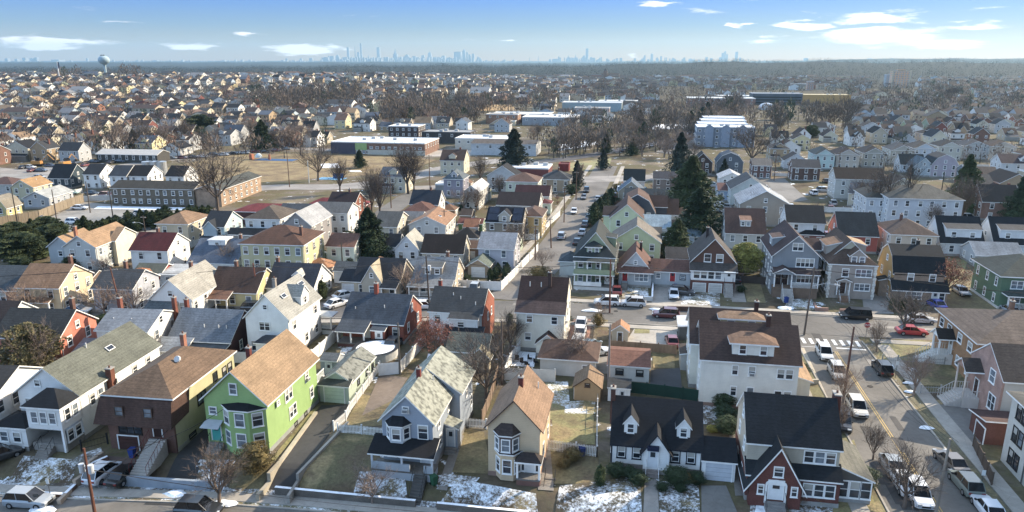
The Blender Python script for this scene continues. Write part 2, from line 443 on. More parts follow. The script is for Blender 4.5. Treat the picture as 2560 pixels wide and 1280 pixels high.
    def dormR(s, y, w, x1, z0, h, rm, wm, dep=3, roof='gx', rise=None, winn=1, side=1, ww=.7, wh=1.0):
        rise = w*.42 if rise is None else rise
        xa, xb = (x1-dep, x1) if side > 0 else (x1, x1+dep)
        roofwall(s.root, xa, xb, y-w/2, y+w/2, z0, z0+h, roof, rise, wm, rm, ov=.18, wn='dormer', rn='dormer_roof', base=0)
        for i in range(winn): s.win('R' if side > 0 else 'L', y-w/2+w*(i+.5)/winn, z0+h*.55, ww, wh, off=x1)
    def skylight(s, x, y, z, slope, axis='R', w=.7, l=1.2):
        m = MB(); m.box(-w/2, w/2, -l/2, l/2, 0, .1, 0); m.box(-w/2+.08, w/2-.08, -l/2+.08, l/2-.08, .101, .11, 1)
        o = m.build('skylight', [TR(), mat('glass', '#222a33')], s.root, (x, y, z))
        o.rotation_euler = (0, slope, 0) if axis == 'R' else (slope, 0, 0)
    def bay(s, x0, x1, dep, z0, z1, wm, rm, style='w', rise=.7, floors=((1.6, 1.5),), y=None, cut=.8, wins=3, frame=None):
        yb = -s.d/2 if y is None else y
        pts = [(x0, yb), (x0+cut, yb-dep), (x1-cut, yb-dep), (x1, yb)]
        m = MB(); n = len(pts)
        for i in range(3): m.poly([(*pts[i], z0), (*pts[i+1], z0), (*pts[i+1], z1), (*pts[i], z1)])
        m.poly([(*p_, z0) for p_ in pts][::-1]); m.poly([(*p_, z1) for p_ in pts])
        m.build('bay', [wm], s.root)
        o = .2; q = [(x0-o, yb+.05), (x0+cut-o*.5, yb-dep-o), (x1-cut+o*.5, yb-dep-o), (x1+o, yb+.05)]
        m = MB(); top = [((x0+x1)/2-.6, yb+.05, z1+rise), ((x0+x1)/2+.6, yb+.05, z1+rise)]
        m.poly([(*q[0], z1+.15), (*q[1], z1+.15), top[0]]); m.poly([(*q[1], z1+.15), (*q[2], z1+.15), top[1], top[0]]); m.poly([(*q[2], z1+.15), (*q[3], z1+.15), top[1]])
        for i in range(3): m.poly([(*q[i], z1), (*q[i+1], z1), (*q[i+1], z1+.15), (*q[i], z1+.15)], 1)
        m.poly([(*p_, z1) for p_ in q], 1)
        m.build('bay_roof', [rm, TR()], s.root)
        for zc, wh in floors:
            for i in range(3):
                a, b = pts[i], pts[i+1]; L = sqrt((a[0]-b[0])**2+(a[1]-b[1])**2); cx, cy = (a[0]+b[0])/2, (a[1]+b[1])/2
                fr, pn = win_mesh(min(1.0, L*.62), wh, style); an = atan2(b[1]-a[1], b[0]-a[0])
                o_ = inst(fr, 'window', s.root, (cx, cy, zc), an); inst(random.choice(pn), 'pane', o_, (0, 0, 0))
    def pipe(s, x, y, z1, col='#d8d8d4'):
        m = MB(); m.tube((x, y, .1), (x, y, z1), .05, .05, 6); m.build('downpipe', [mat('plain', col)], s.root)
    def vent(s, x, y, z):
        m = MB(); m.tube((x, y, z-.3), (x, y, z+.45), .07, .07, 6); m.build('vent_pipe', [mat('plain', '#d6d6d2')], s.root)
FOOT = []; LM = []
def sid(c): return mat('siding', c)
def shg(c): return mat('shingle', c)
def brk(c): return mat('brick', c)
def quick(label, A, px, py, za, w, d, h, roof, rise, wall, rc, rz=0, chim=None, ns=None, nf=None, porch=None, kind='siding', cat='house', name='house', dorm=None, garage=0, ov=.35, found=.5, **k):
    H = House(label, A, px, py, za, w, d, h, rz, cat, name)
    H.body(roof, rise, mat(kind, wall), shg(rc), ov=ov, base=found, **k)
    if garage:
        for i in range(garage): H.garage_door(-w/2+w*(i+.5)/garage, min(2.5, w/garage-.5), 2.0)
        H.wins('R', 2, 1); H.wins('L', 2, 1)
    else:
        H.auto(nf, ns)
        if h > 4 and porch is None: H.door('F', random.uniform(-.1, .1)*w-w*.25*0, .5, random.choice(['#e0ded8', '#5a2c20', '#2e3a48', '#7a1f1a']), off=-d/2-.01) if False else None
    if roof in ('gy', 'gamy') and not garage: H.gwin(h+rise*.3)
    if roof in ('gx', 'gamx') and not garage and rise > 2: H.gwin(h+rise*.25, 'R'); H.gwin(h+rise*.25, 'L')
    H.pipe(w/2+.07, -d/2+.3, h-.05)
    if px > 1400: H.pipe(-w/2-.07, -d/2+.3, h-.05)
    if random.random() < .6: H.vent(random.uniform(-.2, .2)*w, random.uniform(-.1, .1)*d, h+rise*.7)
    if chim: H.chim(chim[0], chim[1], h+rise+chim[2] if len(chim) > 2 else h+rise+.9)
    if porch: H.porch(*porch)
    if dorm:
        for dd in dorm: H.dormer(*dd)
    return H
# ------------------------------------------------------------------ foreground houses
SW = '#dfdfdb'   # white siding albedo
def near_houses():
    # far left white house, partly outside the frame
    H = House('white clapboard house cut off by the left edge of the frame, nearest row', 'R', -2, 1108, 0, 8, 9, 5.2, 4)
    H.body('gx', 2.2, sid(SW), shg('#3a3836')); H.wins('R', 4, 2); H.wins('F', 2, 2); H.steps(-1, -6.5, .9)
    # white house, grey green roof
    H = House('long white two-storey house with grey-green gable roof, skylight and front tower room, nearest row', 'R', 167, 1132, 0, 7.6, 18, 5.6, 2)
    w, d = H.w/2, H.d/2; gr = '#686b5e'
    H.body('gy', 2.9, sid(SW), shg(gr), y0=-d+3.0)
    H.body('hip', 1.5, sid(SW), shg('#23262a'), x0=w-4.1, x1=w, y0=-d, y1=-d+3.2, z0=2.7, z1=5.3, wn='tower_wall', rn='tower_roof', base=0)
    H.body('hip', .8, sid(SW), shg('#1f2226'), x0=-w-.6, x1=w-4.4, y0=-d-.2, y1=-d+3.2, z1=2.7, wn='wing_wall', rn='wing_roof', ov=.3)
    for u in (w-3.2, w-2.1, w-1.0): H.win('F', u, 4.1, .7, 1.25, off=-d)
    for u in (-w+.4, w-5.6): H.win('F', u, 1.6, .85, 1.1, off=-d-.2)
    H.win('F', -1.1, 6.7, .6, .7, off=-d+3.0); H.win('F', -2.6, 4.1, .7, 1.1, off=-d+3.0)
    m = MB(); m.box(w-.25, w, -d, -d+.25, 0, 2.7); m.build('post', [TR()], H.root)
    m = MB(); m.box(w-4.1, w-.02, -d+.1, -d+3, 0, .9); m.build('porch_floor', [mat('concrete', '#8e8880')], H.root)
    H.win('R', -d+1.0, 1.7, .8, 1.3); H.win('R', -d+2.2, 1.7, .8, 1.3); H.win('R', -d+1.0, 4.2, .7, 1.3); H.win('R', -d+2.2, 4.2, .7, 1.3)
    for u, z in ((-4, 4.1), (-2.6, 4.1), (0, 4.1), (3.8, 4.3), (6.5, 4.3), (-3.2, 1.7), (-.5, 1.7), (2.5, 1.7), (5, 1.7), (7.5, 1.7)): H.win('R', u, z, .75, 1.3)
    H.chim(w+.35, -1.0, 6.6, 0, '#7a4632', .7, .7); H.skylight(1.6, 2.8, 5.6+2.9*.58+.25, R(37.3)); H.vent(.3, .5, 8.6)
    H.steps(w-2.2, -d+.1, .9, 5, 1.6)
    H.door('F', w-2.6, .9, '#c9c5ba', off=-d+2.99)
    # brown mansard house
    H = House('brown brick house with mansard shingle skirt and tan hip roof beside the lime green house', 'R', 443, 1133, 0, 7.9, 13.5, 6.4, 2)
    w, d = H.w/2, H.d/2
    H.body('hip', 2.1, brk('#6b4a3c'), shg('#8a6a4a'), y1=-d+3.4, ov=.3, nowall=False, z1=6.3, wn='brick_wall') if False else None
    m = MB(); m.box(-w, w, -d, -d+.3, 0, 6.3); m.build('brick_wall', [brk('#6e4b3d')], H.root)
    H.body('hip', 2.1, sid('#b7b383'), shg('#735a42'), y0=-d+.3, z1=6.4, ov=.35, found=mat('plain', '#a9a492'))
    m = MB()  # skirt
    a, b, zt, zb = .3, 1.15, 6.35, 3.3
    for (p, q, n1, n2) in (((-w, -d), (w, -d), (0, -1), (0, -1)),):
        m.poly([(-w-b, -d-b*.7, zb), (w+b*.2, -d-b*.7, zb), (w+a, -d-a, zt), (-w-a, -d-a, zt)])
        m.poly([(w+b*.2, -d-b*.7, zb), (w+.3, -d+2.6, zb+.4), (w+a, -d+3.2, zt), (w+a, -d-a, zt)])
        m.poly([(-w-b, -d-b*.7, zb), (-w-.2, -d+3, zb), (-w-a, -d+3, zt), (-w-a, -d-a, zt)])
        m.poly([(-w-b, -d-b*.7, zb), (-w-.2, -d+3, zb), (w+.3, -d+2.6, zb+.4), (w+b*.2, -d-b*.7, zb)])
    m.build('mansard', [shg('#5b4136')], H.root)
    for u in (-1.9, 1.5): H.win('F', u, 5.0, .9, 1.0, 'b', off=-d-.62)
    H.win('F', -1.3, 2.6, 2.6, 1.0, 'd', off=-d-.02); H.door('F', 2.0, 1.9, '#3a2018', off=-d-.02)
    H.garage_door(-1.7, 2.4, 1.7, '#4a2a22', off=-d-.02)
    H.steps(2.1, -d-.3, 1.9, 14, 2.0, .15, '#a39c92', railc='#6b2a22')
    for u, z, ww, wh in ((-1.0, 4.0, 1.6, 1.2), (2.2, 5.2, .8, .9), (4.3, 4.9, .8, 1.1), (5.6, 4.9, .8, 1.1), (-3.6, .6, 1.2, .35), (-.5, .6, 1.2, .35)): H.win('R', u, z, ww, wh, 'd')
    H.chim(-1.2, 4.6, 9.4, col='#9b6248'); 
    m = MB(); m.tube((1.2, -.5, 7.6), (1.2, -.5, 8.5), .03, .03, 5); m.tube((1.2, -.55, 8.4), (1.2, -.7, 8.5), .42, .36, 12); m.build('satellite_dish', [mat('plain', '#c9c9c6')], H.root)
    # lime green house
    H = House('lime green two-storey house with tan gable roof, two-floor front bay and turquoise door', 'R', 675, 1132, 0, 7.3, 12.6, 6.1, 0)
    w, d = H.w/2, H.d/2; G = sid('#8db05e')
    H.body('gy', 3.3, G, shg('#9b7d58'), ov=.45, found=mat('plain', '#8f938e'))
    m = MB(); m.box(-w-1.6, -w-.02, 1.5, 6, 0, 5.2); m.build('side_wing', [G], H.root)
    roofwall(H.root, -w-1.7, -w+.6, 1.4, 6.1, 5.2, 5.25, 'sL', 1.6, None, shg('#3c302c'), nowall=True, rn='wing_roof')
    H.bay(-1.55, 3.6, 1.0, .0, 5.3, G, shg('#1d1f24'), floors=((1.8, 1.5), (4.25, 1.5)), cut=1.5, rise=.55)
    H.win('F', -2.7, 4.6, .75, .75); H.gwin(7.4, u=0, w=.75, h=1.15)
    H.door('F', -2.55, .95, '#1fa79c', w=1.05)
    m = MB(); m.poly([(-3.6, -d-.01, 3.5), (-1.6, -d-.01, 3.5), (-1.5, -d-1.3, 3.1), (-3.7, -d-1.3, 3.1)]); m.poly([(-3.6, -d-.01, 3.42), (-1.6, -d-.01, 3.42), (-1.5, -d-1.3, 3.02), (-3.7, -d-1.3, 3.02)])
    m.poly([(-3.7, -d-1.3, 3.02), (-1.5, -d-1.3, 3.02), (-1.5, -d-1.3, 3.1), (-3.7, -d-1.3, 3.1)]); m.build('door_canopy', [mat('plain', '#aeb4b8')], H.root)
    for u, z, ww, wh in ((-1.6, 4.7, .7, 1.4), (-.7, 4.7, .7, 1.4), (3.6, 4.9, .75, 1.4), (-.9, 2.2, .7, 1.3), (0, 2.2, .7, 1.3), (4.6, 2.2, .7, 1.3)): H.win('R', u, z, ww, wh)
    for u in (0, 2.6): H.win('R', u, .28, .6, .3, 'd')
    H.win('R', -3.9, 4.9, .5, .4, off=w+.15)
    H.chim(-.9, -1.0, 10.0, 7, '#6a2f26', .5, .5); H.steps(-2.55, -d-.1, .95, 5, 1.7)
    m = MB(); m.box(w-2.6, w, d+.01, d+2.2, 2.6, 2.75); m.box(w-2.6, w-2.5, d+2.1, d+2.2, 0, 2.59); m.box(w-.1, w, d+2.1, d+2.2, 0, 2.59)
    for i in range(11): m.box(w-.06, w, d+.1+.2*i, d+.15+.2*i, 2.76, 3.6)
    m.box(w-.08, w+.02, d+.05, d+2.2, 3.61, 3.68); m.build('deck', [TR()], H.root)
    # detached garage
    H = House('pale green detached garage with mossy grey roof at the top of the dark driveway', 'R', 874, 1010, 0, 3.9, 9.4, 2.5, 0, 'garage', 'garage')
    w, d = H.w/2, H.d/2; G = sid('#a9b7a2')
    H.body('gy', 1.25, G, mat('mottled', '#77796f'), x0=-w-.0, ov=.2, base=0, y0=-d+.9)
    roofwall(H.root, -w, w, -d, -d+.88, 0, 2.35, 'sF', .35, G, shg('#4a4d45'), ov=.25, wn='front_wall', rn='front_roof', base=0)
    H.garage_door(0, 2.6, 2.1, '#b7c9b0'); 
    for u in (-1.5, 1.5, 3.6): H.win('R', u, 1.6, .6, .6, 'd')
    # blue grey house
    H = House('blue-grey house with mottled grey-green gable roof and dark porch roof right of the empty lawn', 'R', 1081, 1056, 5.7, 5.5, 12.5, 5.7, 0)
    w, d = H.w/2, H.d/2; B = sid('#8e9aa8')
    H.body('gy', 2.7, B, mat('mottled', '#8b8d7e'), ov=.4)
    H.body('gy', 2.7, B, mat('mottled', '#8b8d7e'), x0=-w, x1=w+1.1, y0=d-5.2, y1=d+1.0, z1=5.73, mid=w/(2*w+1.1), wn='rear_wall', rn='rear_roof', ov=.38)
    H.bay(-w+.5, -w+3.1, .8, 3.35, 5.25, sid('#b9bfc4'), shg('#24272d'), floors=((4.4, 1.15),), cut=.65, rise=.9)
    H.win('F', 1.7, 4.45, .95, 1.5); H.gwin(6.9, u=-.1, w=.55, h=.55)
    H.porch(-w-.7, w+.5, 2.0, .9, 2.75, 'sF', .75, shg('#1c1e23'), 3, False, '#a5adb5', '#c2c8cd')
    m = MB(); m.box(-w-.6, w-2.0, -d-1.98, -d-1.8, .9, 1.7); m.box(w-.5, w+.4, -d-1.98, -d-1.8, .9, 1.7); m.build('porch_wall', [sid('#a3adb6')], H.root)
    H.door('F', 1.9, .9, '#c9ccd0'); H.win('F', -.4, 2.0, .9, 1.2); H.win('F', -1.8, 2.0, .7, 1.2)
    H.body('sR', .5, B, mat('mottled', '#8b8d7e'), x0=w, x1=w+1.5, y0=-1.9, y1=-.1, z1=2.7, wn='entry_wall', rn='entry_roof', ov=.2)
    H.door('F', w+.75, .6, '#b9c0c4', off=-1.9, w=.8); H.steps(w+.75, -1.95, .6, 3, 1.3, rail=False)
    for u, z in ((-3.5, 2.2), (0, 4.6), (-4, 4.6)): H.win('R', u, z, .7, 1.2)
    H.win('R', 4.2, 4.4, .6, 1.1, off=w+1.1); H.win('R', 6.4, 2.2, .7, 1.2, off=w+1.1)
    H.chim(-.1, -1.4, 9.4, 7.5, '#7a2e24', .45, .45); H.vent(1.1, 0, 7.6); H.steps(1.9, -d-2.0, .9, 9, 1.3, .22, '#5d5a56')
    # beige house
    H = House('beige stucco house with orange-brown gable roof and brown upper bay, centre of the nearest row', 'L', 1221, 1187, 0, 5.4, 8.6, 5.8, 0)
    w, d = H.w/2, H.d/2; B = sid('#c9ae86')
    H.body('gy', 2.9, B, shg('#947355'), ov=.4, trim=mat('plain', '#4a3a34'), found=mat('plain', '#8f6f5e'))
    H.bay(-w+.7, -w+3.3, .85, 3.1, 5.1, sid('#5e4a46'), shg('#4b3d38'), floors=((4.05, 1.25),), cut=.7, rise=1.1)
    H.bay(-w+.8, -w+3.5, .9, .1, 3.05, B, shg('#4b3d38'), floors=((1.7, 1.45),), cut=.7, rise=.01)
    H.porch(0.45, w+.25, 1.35, .75, 2.55, 'hip', .75, shg('#3c3330'), 2, False, '#7a5346', WHITE, ov=.15)
    H.door('F', 1.7, .75, '#dcdcd8', w=1.0); H.win('F', 1.0, 1.85, .3, 1.8); H.win('F', 2.4, 1.85, .3, 1.8)
    for u, z in ((-1.5, 2.1), (2.2, 2.1), (-1.5, 4.7), (1.6, 4.7)): H.win('R', u, z, .7, 1.1)
    H.chim(.1, -.5, 9.6, 8, '#6b2f26', .5, .5); H.vent(1.6, 2.2, 7.5); H.steps(w+1.1, -d+.4, .3, 8, 1.1, .2, '#6d665f')
    # tan shed
    H = House('small tan wooden garden shed with brown gable roof behind the beige house', 'L', 1435, 1000, 0, 3.3, 4.0, 1.9, 0, 'shed', 'shed')
    H.body('gy', 1.25, sid('#b08c5a'), shg('#8c6f4f'), ov=.25, base=0, trim=mat('plain', '#5b4634')); H.win('F', 0, 2.2, .5, .35, 'b'); H.door('L', -1.2, 0, '#54402f', .8, 1.8)
    # white cape
    H = House('white cape cod house with black roof, two gabled dormers and attached garage', 'L', 1526, 1165, 0, 9.4, 8.6, 2.8, 0)
    w, d = H.w/2, H.d/2; B = sid(SW); K = shg('#1e2228'); NV = mat('plain', '#161d2c')
    H.body('gx', 3.3, B, K, ov=.3, ovr=.15, trim=mat('plain', '#1b212d'), found=mat('concrete', '#77726c'))
    for x in (-2.75, 2.75): H.dormer(x, 1.35, -d+.9, 3.5, 1.25, K, B, 2.6, 'gy', .85, 1, .6, .95)
    H.body('gy', 1.9, B, K, x0=-1.3, x1=1.35, y0=-d-.75, y1=-d+1.6, z0=0, z1=2.6, wn='entry_wall', rn='entry_roof', ov=.4, trim=mat('plain', '#1b212d'))
    H.door('F', -.35, .75, '#cfd2d4', w=1.0, off=-d-.76)
    m = MB(); m.box(-.95, .25, -d-1.2, -d-.78, 2.85, 3.3, 0); m.build('awning', [mat('plain', '#1a2440')], H.root)
    for u in (-3.6, -2.0, 2.0, 3.6): H.win('F', u, 1.85, .8, 1.25, 'n')
    m = MB()
    for u in (-w+.06, w-.06): m.box(u-.08, u+.08, -d-.03, -d+.01, .5, 2.75)
    m.build('corner_trim', [NV], H.root)
    H.body('gx', 1.3, B, K, x0=w+.0, x1=w+3.3, y0=-d-.9, y1=-d+4.0, z0=-.1, z1=2.25, wn='garage_wall', rn='garage_roof', base=0, ov=.25)
    H.garage_door(w+1.65, 2.6, 2.0, '#b9bfc6', off=-d-.91)
    H.chim(-w-.1, -.2, 7.2, 3, '#5a3a30', .5, .8); H.steps(-.35, -d-.8, .75, 6, 1.4, .22, '#8c8078', railc='#d8d8d4')
    H.wins('L', 2, 1); H.gwin(3.9, 'L'); H.gwin(3.9, 'R')
    # brick and siding tudor
    H = House('red brick and beige house with steep entry gable and black roof beside parked cars', 'L', 1870, 1102, 5.9, 8.6, 7.6, 5.9, 0)
    w, d = H.w/2, H.d/2; B = brk('#6a3a30'); K = shg('#22272c'); SD = sid('#b3a994')
    m = MB(); m.box(-w-.05, w+.05, -d-.05, d+.05, 0, 3.0); m.build('brick_wall', [B], H.root)
    H.body('gx', 3.3, SD, K, z0=2.9, ov=.3, ovr=.2, base=0)
    roofwall(H.root, -w, w+.1, -d-1.0, -d, 0, 2.95, 'sF', .8, B, K, ov=.25, wn='front_wall', rn='skirt_roof')
    # steep gable
    m = MB(); gx0, gx1, gp = -w+.2, -w+5.0, -w+2.75; y0, y1 = -d-1.9, -d+2.6
    m.extr([(gx0, 0), (gx0, 2.3), (gp, 6.3), (gx1, 2.3), (gx1, 0)], lambda s_, a, z: (s_, a, z), y0, y1); m.build('entry_gable', [B], H.root)
    m = MB(); up = [(gx0-.55, 1.75), (gp, 6.55), (gx1+.5, 1.75)]; dn = [(gx0-.55, 1.5), (gp, 6.31), (gx1+.5, 1.5)]
    m.extr(up+dn[::-1], lambda s_, a, z: (s_, a, z), y0-.3, y1+1.5, 0, 1, [0, 0, 1, 1, 1, 1]); m.build('gable_roof', [K, TR()], H.root)
    H.win('F', gp, 3.9, .75, .95, off=y0); H.door('F', gp-.1, .9, '#d5d8d8', w=1.3, off=y0, h=2.0)
    for u in (gp-1.5, gp+1.6): H.win('F', u, 1.9, .45, .9, off=y0)
    m = MB(); m.box(gp-1.1, gp-.92, y0-.12, y0, .5, 2.5); m.box(gp+.72, gp+.9, y0-.12, y0, .5, 2.5)
    pts = [(gp-1.1, 2.501)] + [(gp-.1-1.0*cos(pi*i/8), 2.5+.55*sin(pi*i/8)+.01) for i in range(9)] + [(gp+.9, 2.501)]
    m.extr(pts, lambda s_, a, z: (s_, a, z), y0-.12, y0); m.build('door_surround', [TR()], H.root)
    for u in (1.5, 2.5, 3.5): H.win('F', u, 4.75, .8, 1.15); H.win('F', u, 1.75, .8, 1.25, off=-d-1.0)
    for u, z in ((-2, 4.7), (1.5, 4.7), (-2, 1.7), (1.2, 1.7), (0, 7.3)): H.win('L', u, z, .7, 1.1)
    H.chim(w+.3, .6, 9.6, 0, '#5c3128', .6, 1.1); H.steps(gp-.1, y0-.05, .9, 5, 1.9, .19, '#8e8883')
    roofwall(H.root, w+.1, w+3.3, -d+.2, d-.6, 0, 2.5, 'sR', 1.3, mat('plain', '#56524d'), shg('#6b6a5e'), ov=.25, wn='sunroom_wall', rn='sunroom_roof')
    for u in (.8, 1.9, 2.9): H.win('F', w+u-.1, 1.5, .85, 1.7, off=-d+.2)
    for u in (-2.6, -1.2, .2, 1.6, 2.8): H.win('R', u, 1.5, 1.0, 1.7, off=w+3.3)
    # big white house with dormer
    H = House('large white three-storey house with dark brown roof and wide front dormer, beside the avenue', 'L', 1755, 893, 6.5, 11.5, 8.6, 6.5, 0)
    w, d = H.w/2, H.d/2; B = sid('#dcd9cd'); K = shg('#4a3730')
    H.body('gx', 3.2, B, K, ov=.45, found=mat('plain', '#8b6f60'))
    H.dormer(.3, 4.9, -d+.45, 6.75, 1.7, shg('#7c5c44'), B, 4.0, 'hip', .7, 2, .7, 1.05, ov=.45)
    for u, z, ww in ((-1.7, 5.1, .6), (.3, 5.1, .7), (3.7, 5.0, .75), (4.7, 5.0, .75), (-1.7, 2.3, .6), (.3, 2.3, .7), (3.6, 2.1, .75), (4.7, 2.1, .75)): H.win('F', u, z, ww, 1.15)
    H.wins('L', 2, 2); H.wins('R', 3, 2); H.chim(2.4, -.2, 11.0, 8, '#4c302a', .5, .5)
    H = House('three-storey house with dark brown roof and cream dormer just behind the large white one', 'L', 1729, 857, 6.3, 12.4, 8.4, 6.5, 0)
    w, d = H.w/2, H.d/2; B = sid('#cdc9b8')
    H.body('gx', 3.2, B, K, ov=.45); H.dormer(.1, 5.2, -d+1.9, 7.7, 1.55, shg('#86684c'), sid('#cbbf8e'), 2.6, 'hip', .5, 2, .8, .9, ov=.4)
    H.auto(4, 3); H.chim(2.2, .1, 11.0, 8, '#4c302a', .5, .5)
    roofwall(H.root, w, w+2.4, -d-1.6, d-1, 0, 2.7, 'sR', .7, B, shg('#a5835c'), wn='sunroom_wall', rn='sunroom_roof'); H.wins('R', 5, 1, off=w+2.4, h=1.1, floors=None) if False else None
    for u in (-4, -2.5, -1, .5, 2): H.win('R', u, 1.6, 1.0, 1.3, off=w+2.4)
    # cream tall house, middle
    H = House('tall cream house with two-tone dark brown roof and red rear door', 'L', 1291, 780, 6.0, 7.1, 9.5, 6.3, 0)
    w, d = H.w/2, H.d/2; B = sid('#d8d2be')
    H.body('gx', 3.0, B, shg('#3f2c28'), ov=.25, y0=-d+1.4, z1=6.9, found=mat('plain', '#a3806e'))
    roofwall(H.root, -w, w, -d, -d+1.38, 0, 6.1, 'sF', .85, B, shg('#5a4640'), ov=.35, wn='lower_wall', rn='lower_roof')
    for u, z in ((-1.6, 5.1), (2.1, 5.0), (-1.8, 2.3)): H.win('F', u, z, .8, 1.05)
    H.body('gy', 1.4, B, shg('#4d3832'), x0=-.3, x1=2.9, y0=-d-1.8, y1=-d, z1=1.9, wn='entry_wall', rn='entry_roof', ov=.25)
    H.door('F', 1.6, .6, '#8c1510', w=.8, off=-d-1.8, h=1.8); H.wins('R', 3, 2); H.chim(.9, -.9, 11.2, 9, '#4a3732', .5, .5)
    for u in (-1.5, .2): H.vent(u-.5, -1.6, 9.4)
    H = House('little white shed with a red door behind the tall cream house', 'L', 1375, 906, 0, 2.3, 1.7, 1.9, 0, 'shed', 'shed')
    H.body('sL', .3, sid(SW), shg('#2b2b2b'), base=0, ov=.12); H.door('F', .3, 0, '#9c1812', .8, 1.6)
    # brown garage with double white doors
    H = House('low outbuilding with brown hip roof behind the vinyl fence, centre', 'L', 1350, 935, 0, 7.6, 6.4, 2.4, 0, 'garage', 'garage')
    H.body('hip', 1.6, sid('#c4c0b6'), shg('#5d4437'), base=0, ov=.4); H.door('R', -1, 0, '#c9c9c4'); H.win('F', 2.4, 1.3, .7, .8)
    H = House('garage with flat-looking rusty brown roof beside the green fence', 'L', 1519, 949, 0, 5.5, 6.4, 2.15, 0, 'garage', 'garage')
    H.body('gx', .9, sid('#c6c4bc'), shg('#80533f'), base=0, ov=.25); H.win('F', -1.2, 1.3, .9, .7, 'd'); H.win('F', 1.5, 1.3, .8, .7, 'd')
    H = House('small white shed with dark roof at the left end of the green fence', 'L', 1519, 1002, 0, 2.8, 1.9, 1.8, 0, 'shed', 'shed')
    H.body('sF', .35, sid(SW), shg('#3a3c3e'), base=0, ov=.15); H.door('F', .4, 0, '#c6c8c8', .7, 1.6)
    H = House('tiny playhouse-like shed with tan gable roof beside the raised garden bed', 'L', 1529, 851, 0, 2.5, 2.6, 1.6, 0, 'shed', 'shed')
    H.body('gy', .9, sid('#b8a88c'), shg('#b07c50'), base=0, ov=.2); H.door('F', 0, 0, '#6b5a48', .7, 1.4)
    H = House('grey lean-to shed tucked against the large white house', 'L', 1700, 925, 0, 2.6, 3.6, 2.3, 0, 'shed', 'shed')
    H.body('sL', .5, sid('#a8a49a'), shg('#54463c'), base=0, ov=.2); H.door('F', .3, 0, '#4b4844', .8, 1.8)
    H = House('white roofed carport between the garden beds and the cream dormered house', 'L', 1697, 850, 0, 3.2, 4.6, 2.2, 0, 'shed', 'carport')
    H.body('sL', .3, mat('plain', '#5b5a57'), mat('plain', '#b9bcbf'), base=0, ov=.3)
    H = House('grey-green roofed garage behind the spreading bare tree', 'L', 1117, 915, 0, 5.8, 6.0, 2.4, 0, 'garage', 'garage')
    H.body('gx', 1.6, sid('#9b927e'), shg('#5f655c'), base=0, ov=.3); H.body('gy', 1.2, sid('#a99c80'), shg('#8d8468'), x0=.8, x1=3.4, y0=-3.9, y1=-2.6, z1=2.1, wn='porch_wall', rn='porch_gable', base=0)
    H = House('small grey garden shed with dark flat roof behind the lime green house', 'L', 803, 935, 0, 2.4, 2.4, 2.0, 0, 'shed', 'shed')
    H.body('gx', .6, sid('#9aa0a4'), shg('#6c7072'), base=0, ov=.15); H.door('F', 0, 0, '#d3d3cf', .8, 1.7)
    # ---- row behind, left of centre
    H = quick('orange-red brick house with dark roof behind the big mixed evergreen tree, left', 'R', 147, 848, 4.9, 9.5, 8.0, 5.0, 'gx', 2.7, '#bd6c50', '#3a3b3a', 5, (2.6, 2.5), kind='brick')
    H = quick('white-gabled brown-roofed house at the left frame edge beside the orange brick one', 'R', 6, 832, 4.6, 9, 8.5, 4.8, 'gx', 3.0, SW, '#3d322e', 5)
    H = House('white house with two-level blue-grey roof behind the long white house', 'R', 369, 831, 5.2, 7.6, 8.2, 5.3, 5)
    w, d = H.w/2, H.d/2; B = sid(SW); K = shg('#7c838b')
    H.body('gx', 1.7, B, K, ov=.3); roofwall(H.root, -w-2.0, w, -d-3.2, -d, 0, 2.6, 'sF', 1.1, B, K, ov=.3, wn='wing_wall', rn='wing_roof')
    H.wins('F', 3, 1, w=.7, h=.9); H.win('F', -2, 1.6, .8, 1, off=-d-3.2); H.win('F', 2.4, 1.5, .8, 1.1, off=-d-3.2); H.wins('R', 2, 2); H.gwin(5.9, 'R', -.6); H.chim(-w+.3, 1.5, 8.2, col='#7d4432'); H.chim(w+.2, 3, 8.0, col='#7d4432')
    for u in (-2.4, .3): H.vent(u, -2, 6.0)
    H = House('dark brick house with blue-grey roof, sunroom and covered patio, left of the white gabled house', 'R', 575, 857, 3.1, 9.4, 9.2, 3.2, 3)
    w, d = H.w/2, H.d/2; B = brk('#4c2c28'); K = shg('#6c757f')
    H.body('gx', 3.1, B, K, ov=.3, ovr=.2); roofwall(H.root, -w-1.5, w-5.6, -d-2.6, -d, 0, 2.4, 'sF', .9, sid('#a9a49b'), shg('#868e96'), ov=.2, wn='sunroom_wall', rn='sunroom_roof')
    for i in range(6): H.win('F', -w-1.0+.9*i, 1.5, .6, 1.0, off=-d-2.6)
    H.porch(w-5.4, w-.2, 2.4, .15, 2.35, 'sF', .4, shg('#4d5254'), 3, False); H.win('R', 1.0, 4.4, .9, 1.2); H.win('R', -1.6, 1.7, .7, 1.2); H.win('R', 2.4, 1.9, .7, 1.2); H.win('F', w-1.3, 1.7); H.chim(-w-.3, 1.5, 7.2, 0, '#7d3f30')
    for u in (0, 2.2, 3.4): H.vent(u, -2.8, 4.6)
    H = House('white house with steep light grey skylit roof, side dormer and small front extension', 'R', 720, 798, 6.3, 6.6, 10.5, 6.3, 0)
    w, d = H.w/2, H.d/2; B = sid(SW); K = shg('#9d9c93')
    H.body('gy', 3.4, B, K, ov=.35); H.body('hip', .8, B, shg('#3c4046'), x0=-.8, x1=w-.3, y0=-d-2.2, y1=-d, z1=3.2, wn='wing_wall', rn='wing_roof', ov=.25)
    H.win('F', .6, 2.0, .8, 1.2, off=-d-2.2); H.win('F', -.4, 5.0, 1.5, 1.2); H.gwin(7.9, u=-.1, w=.55, h=.6); H.win('F', -2.3, 1.9, .8, 1.4)
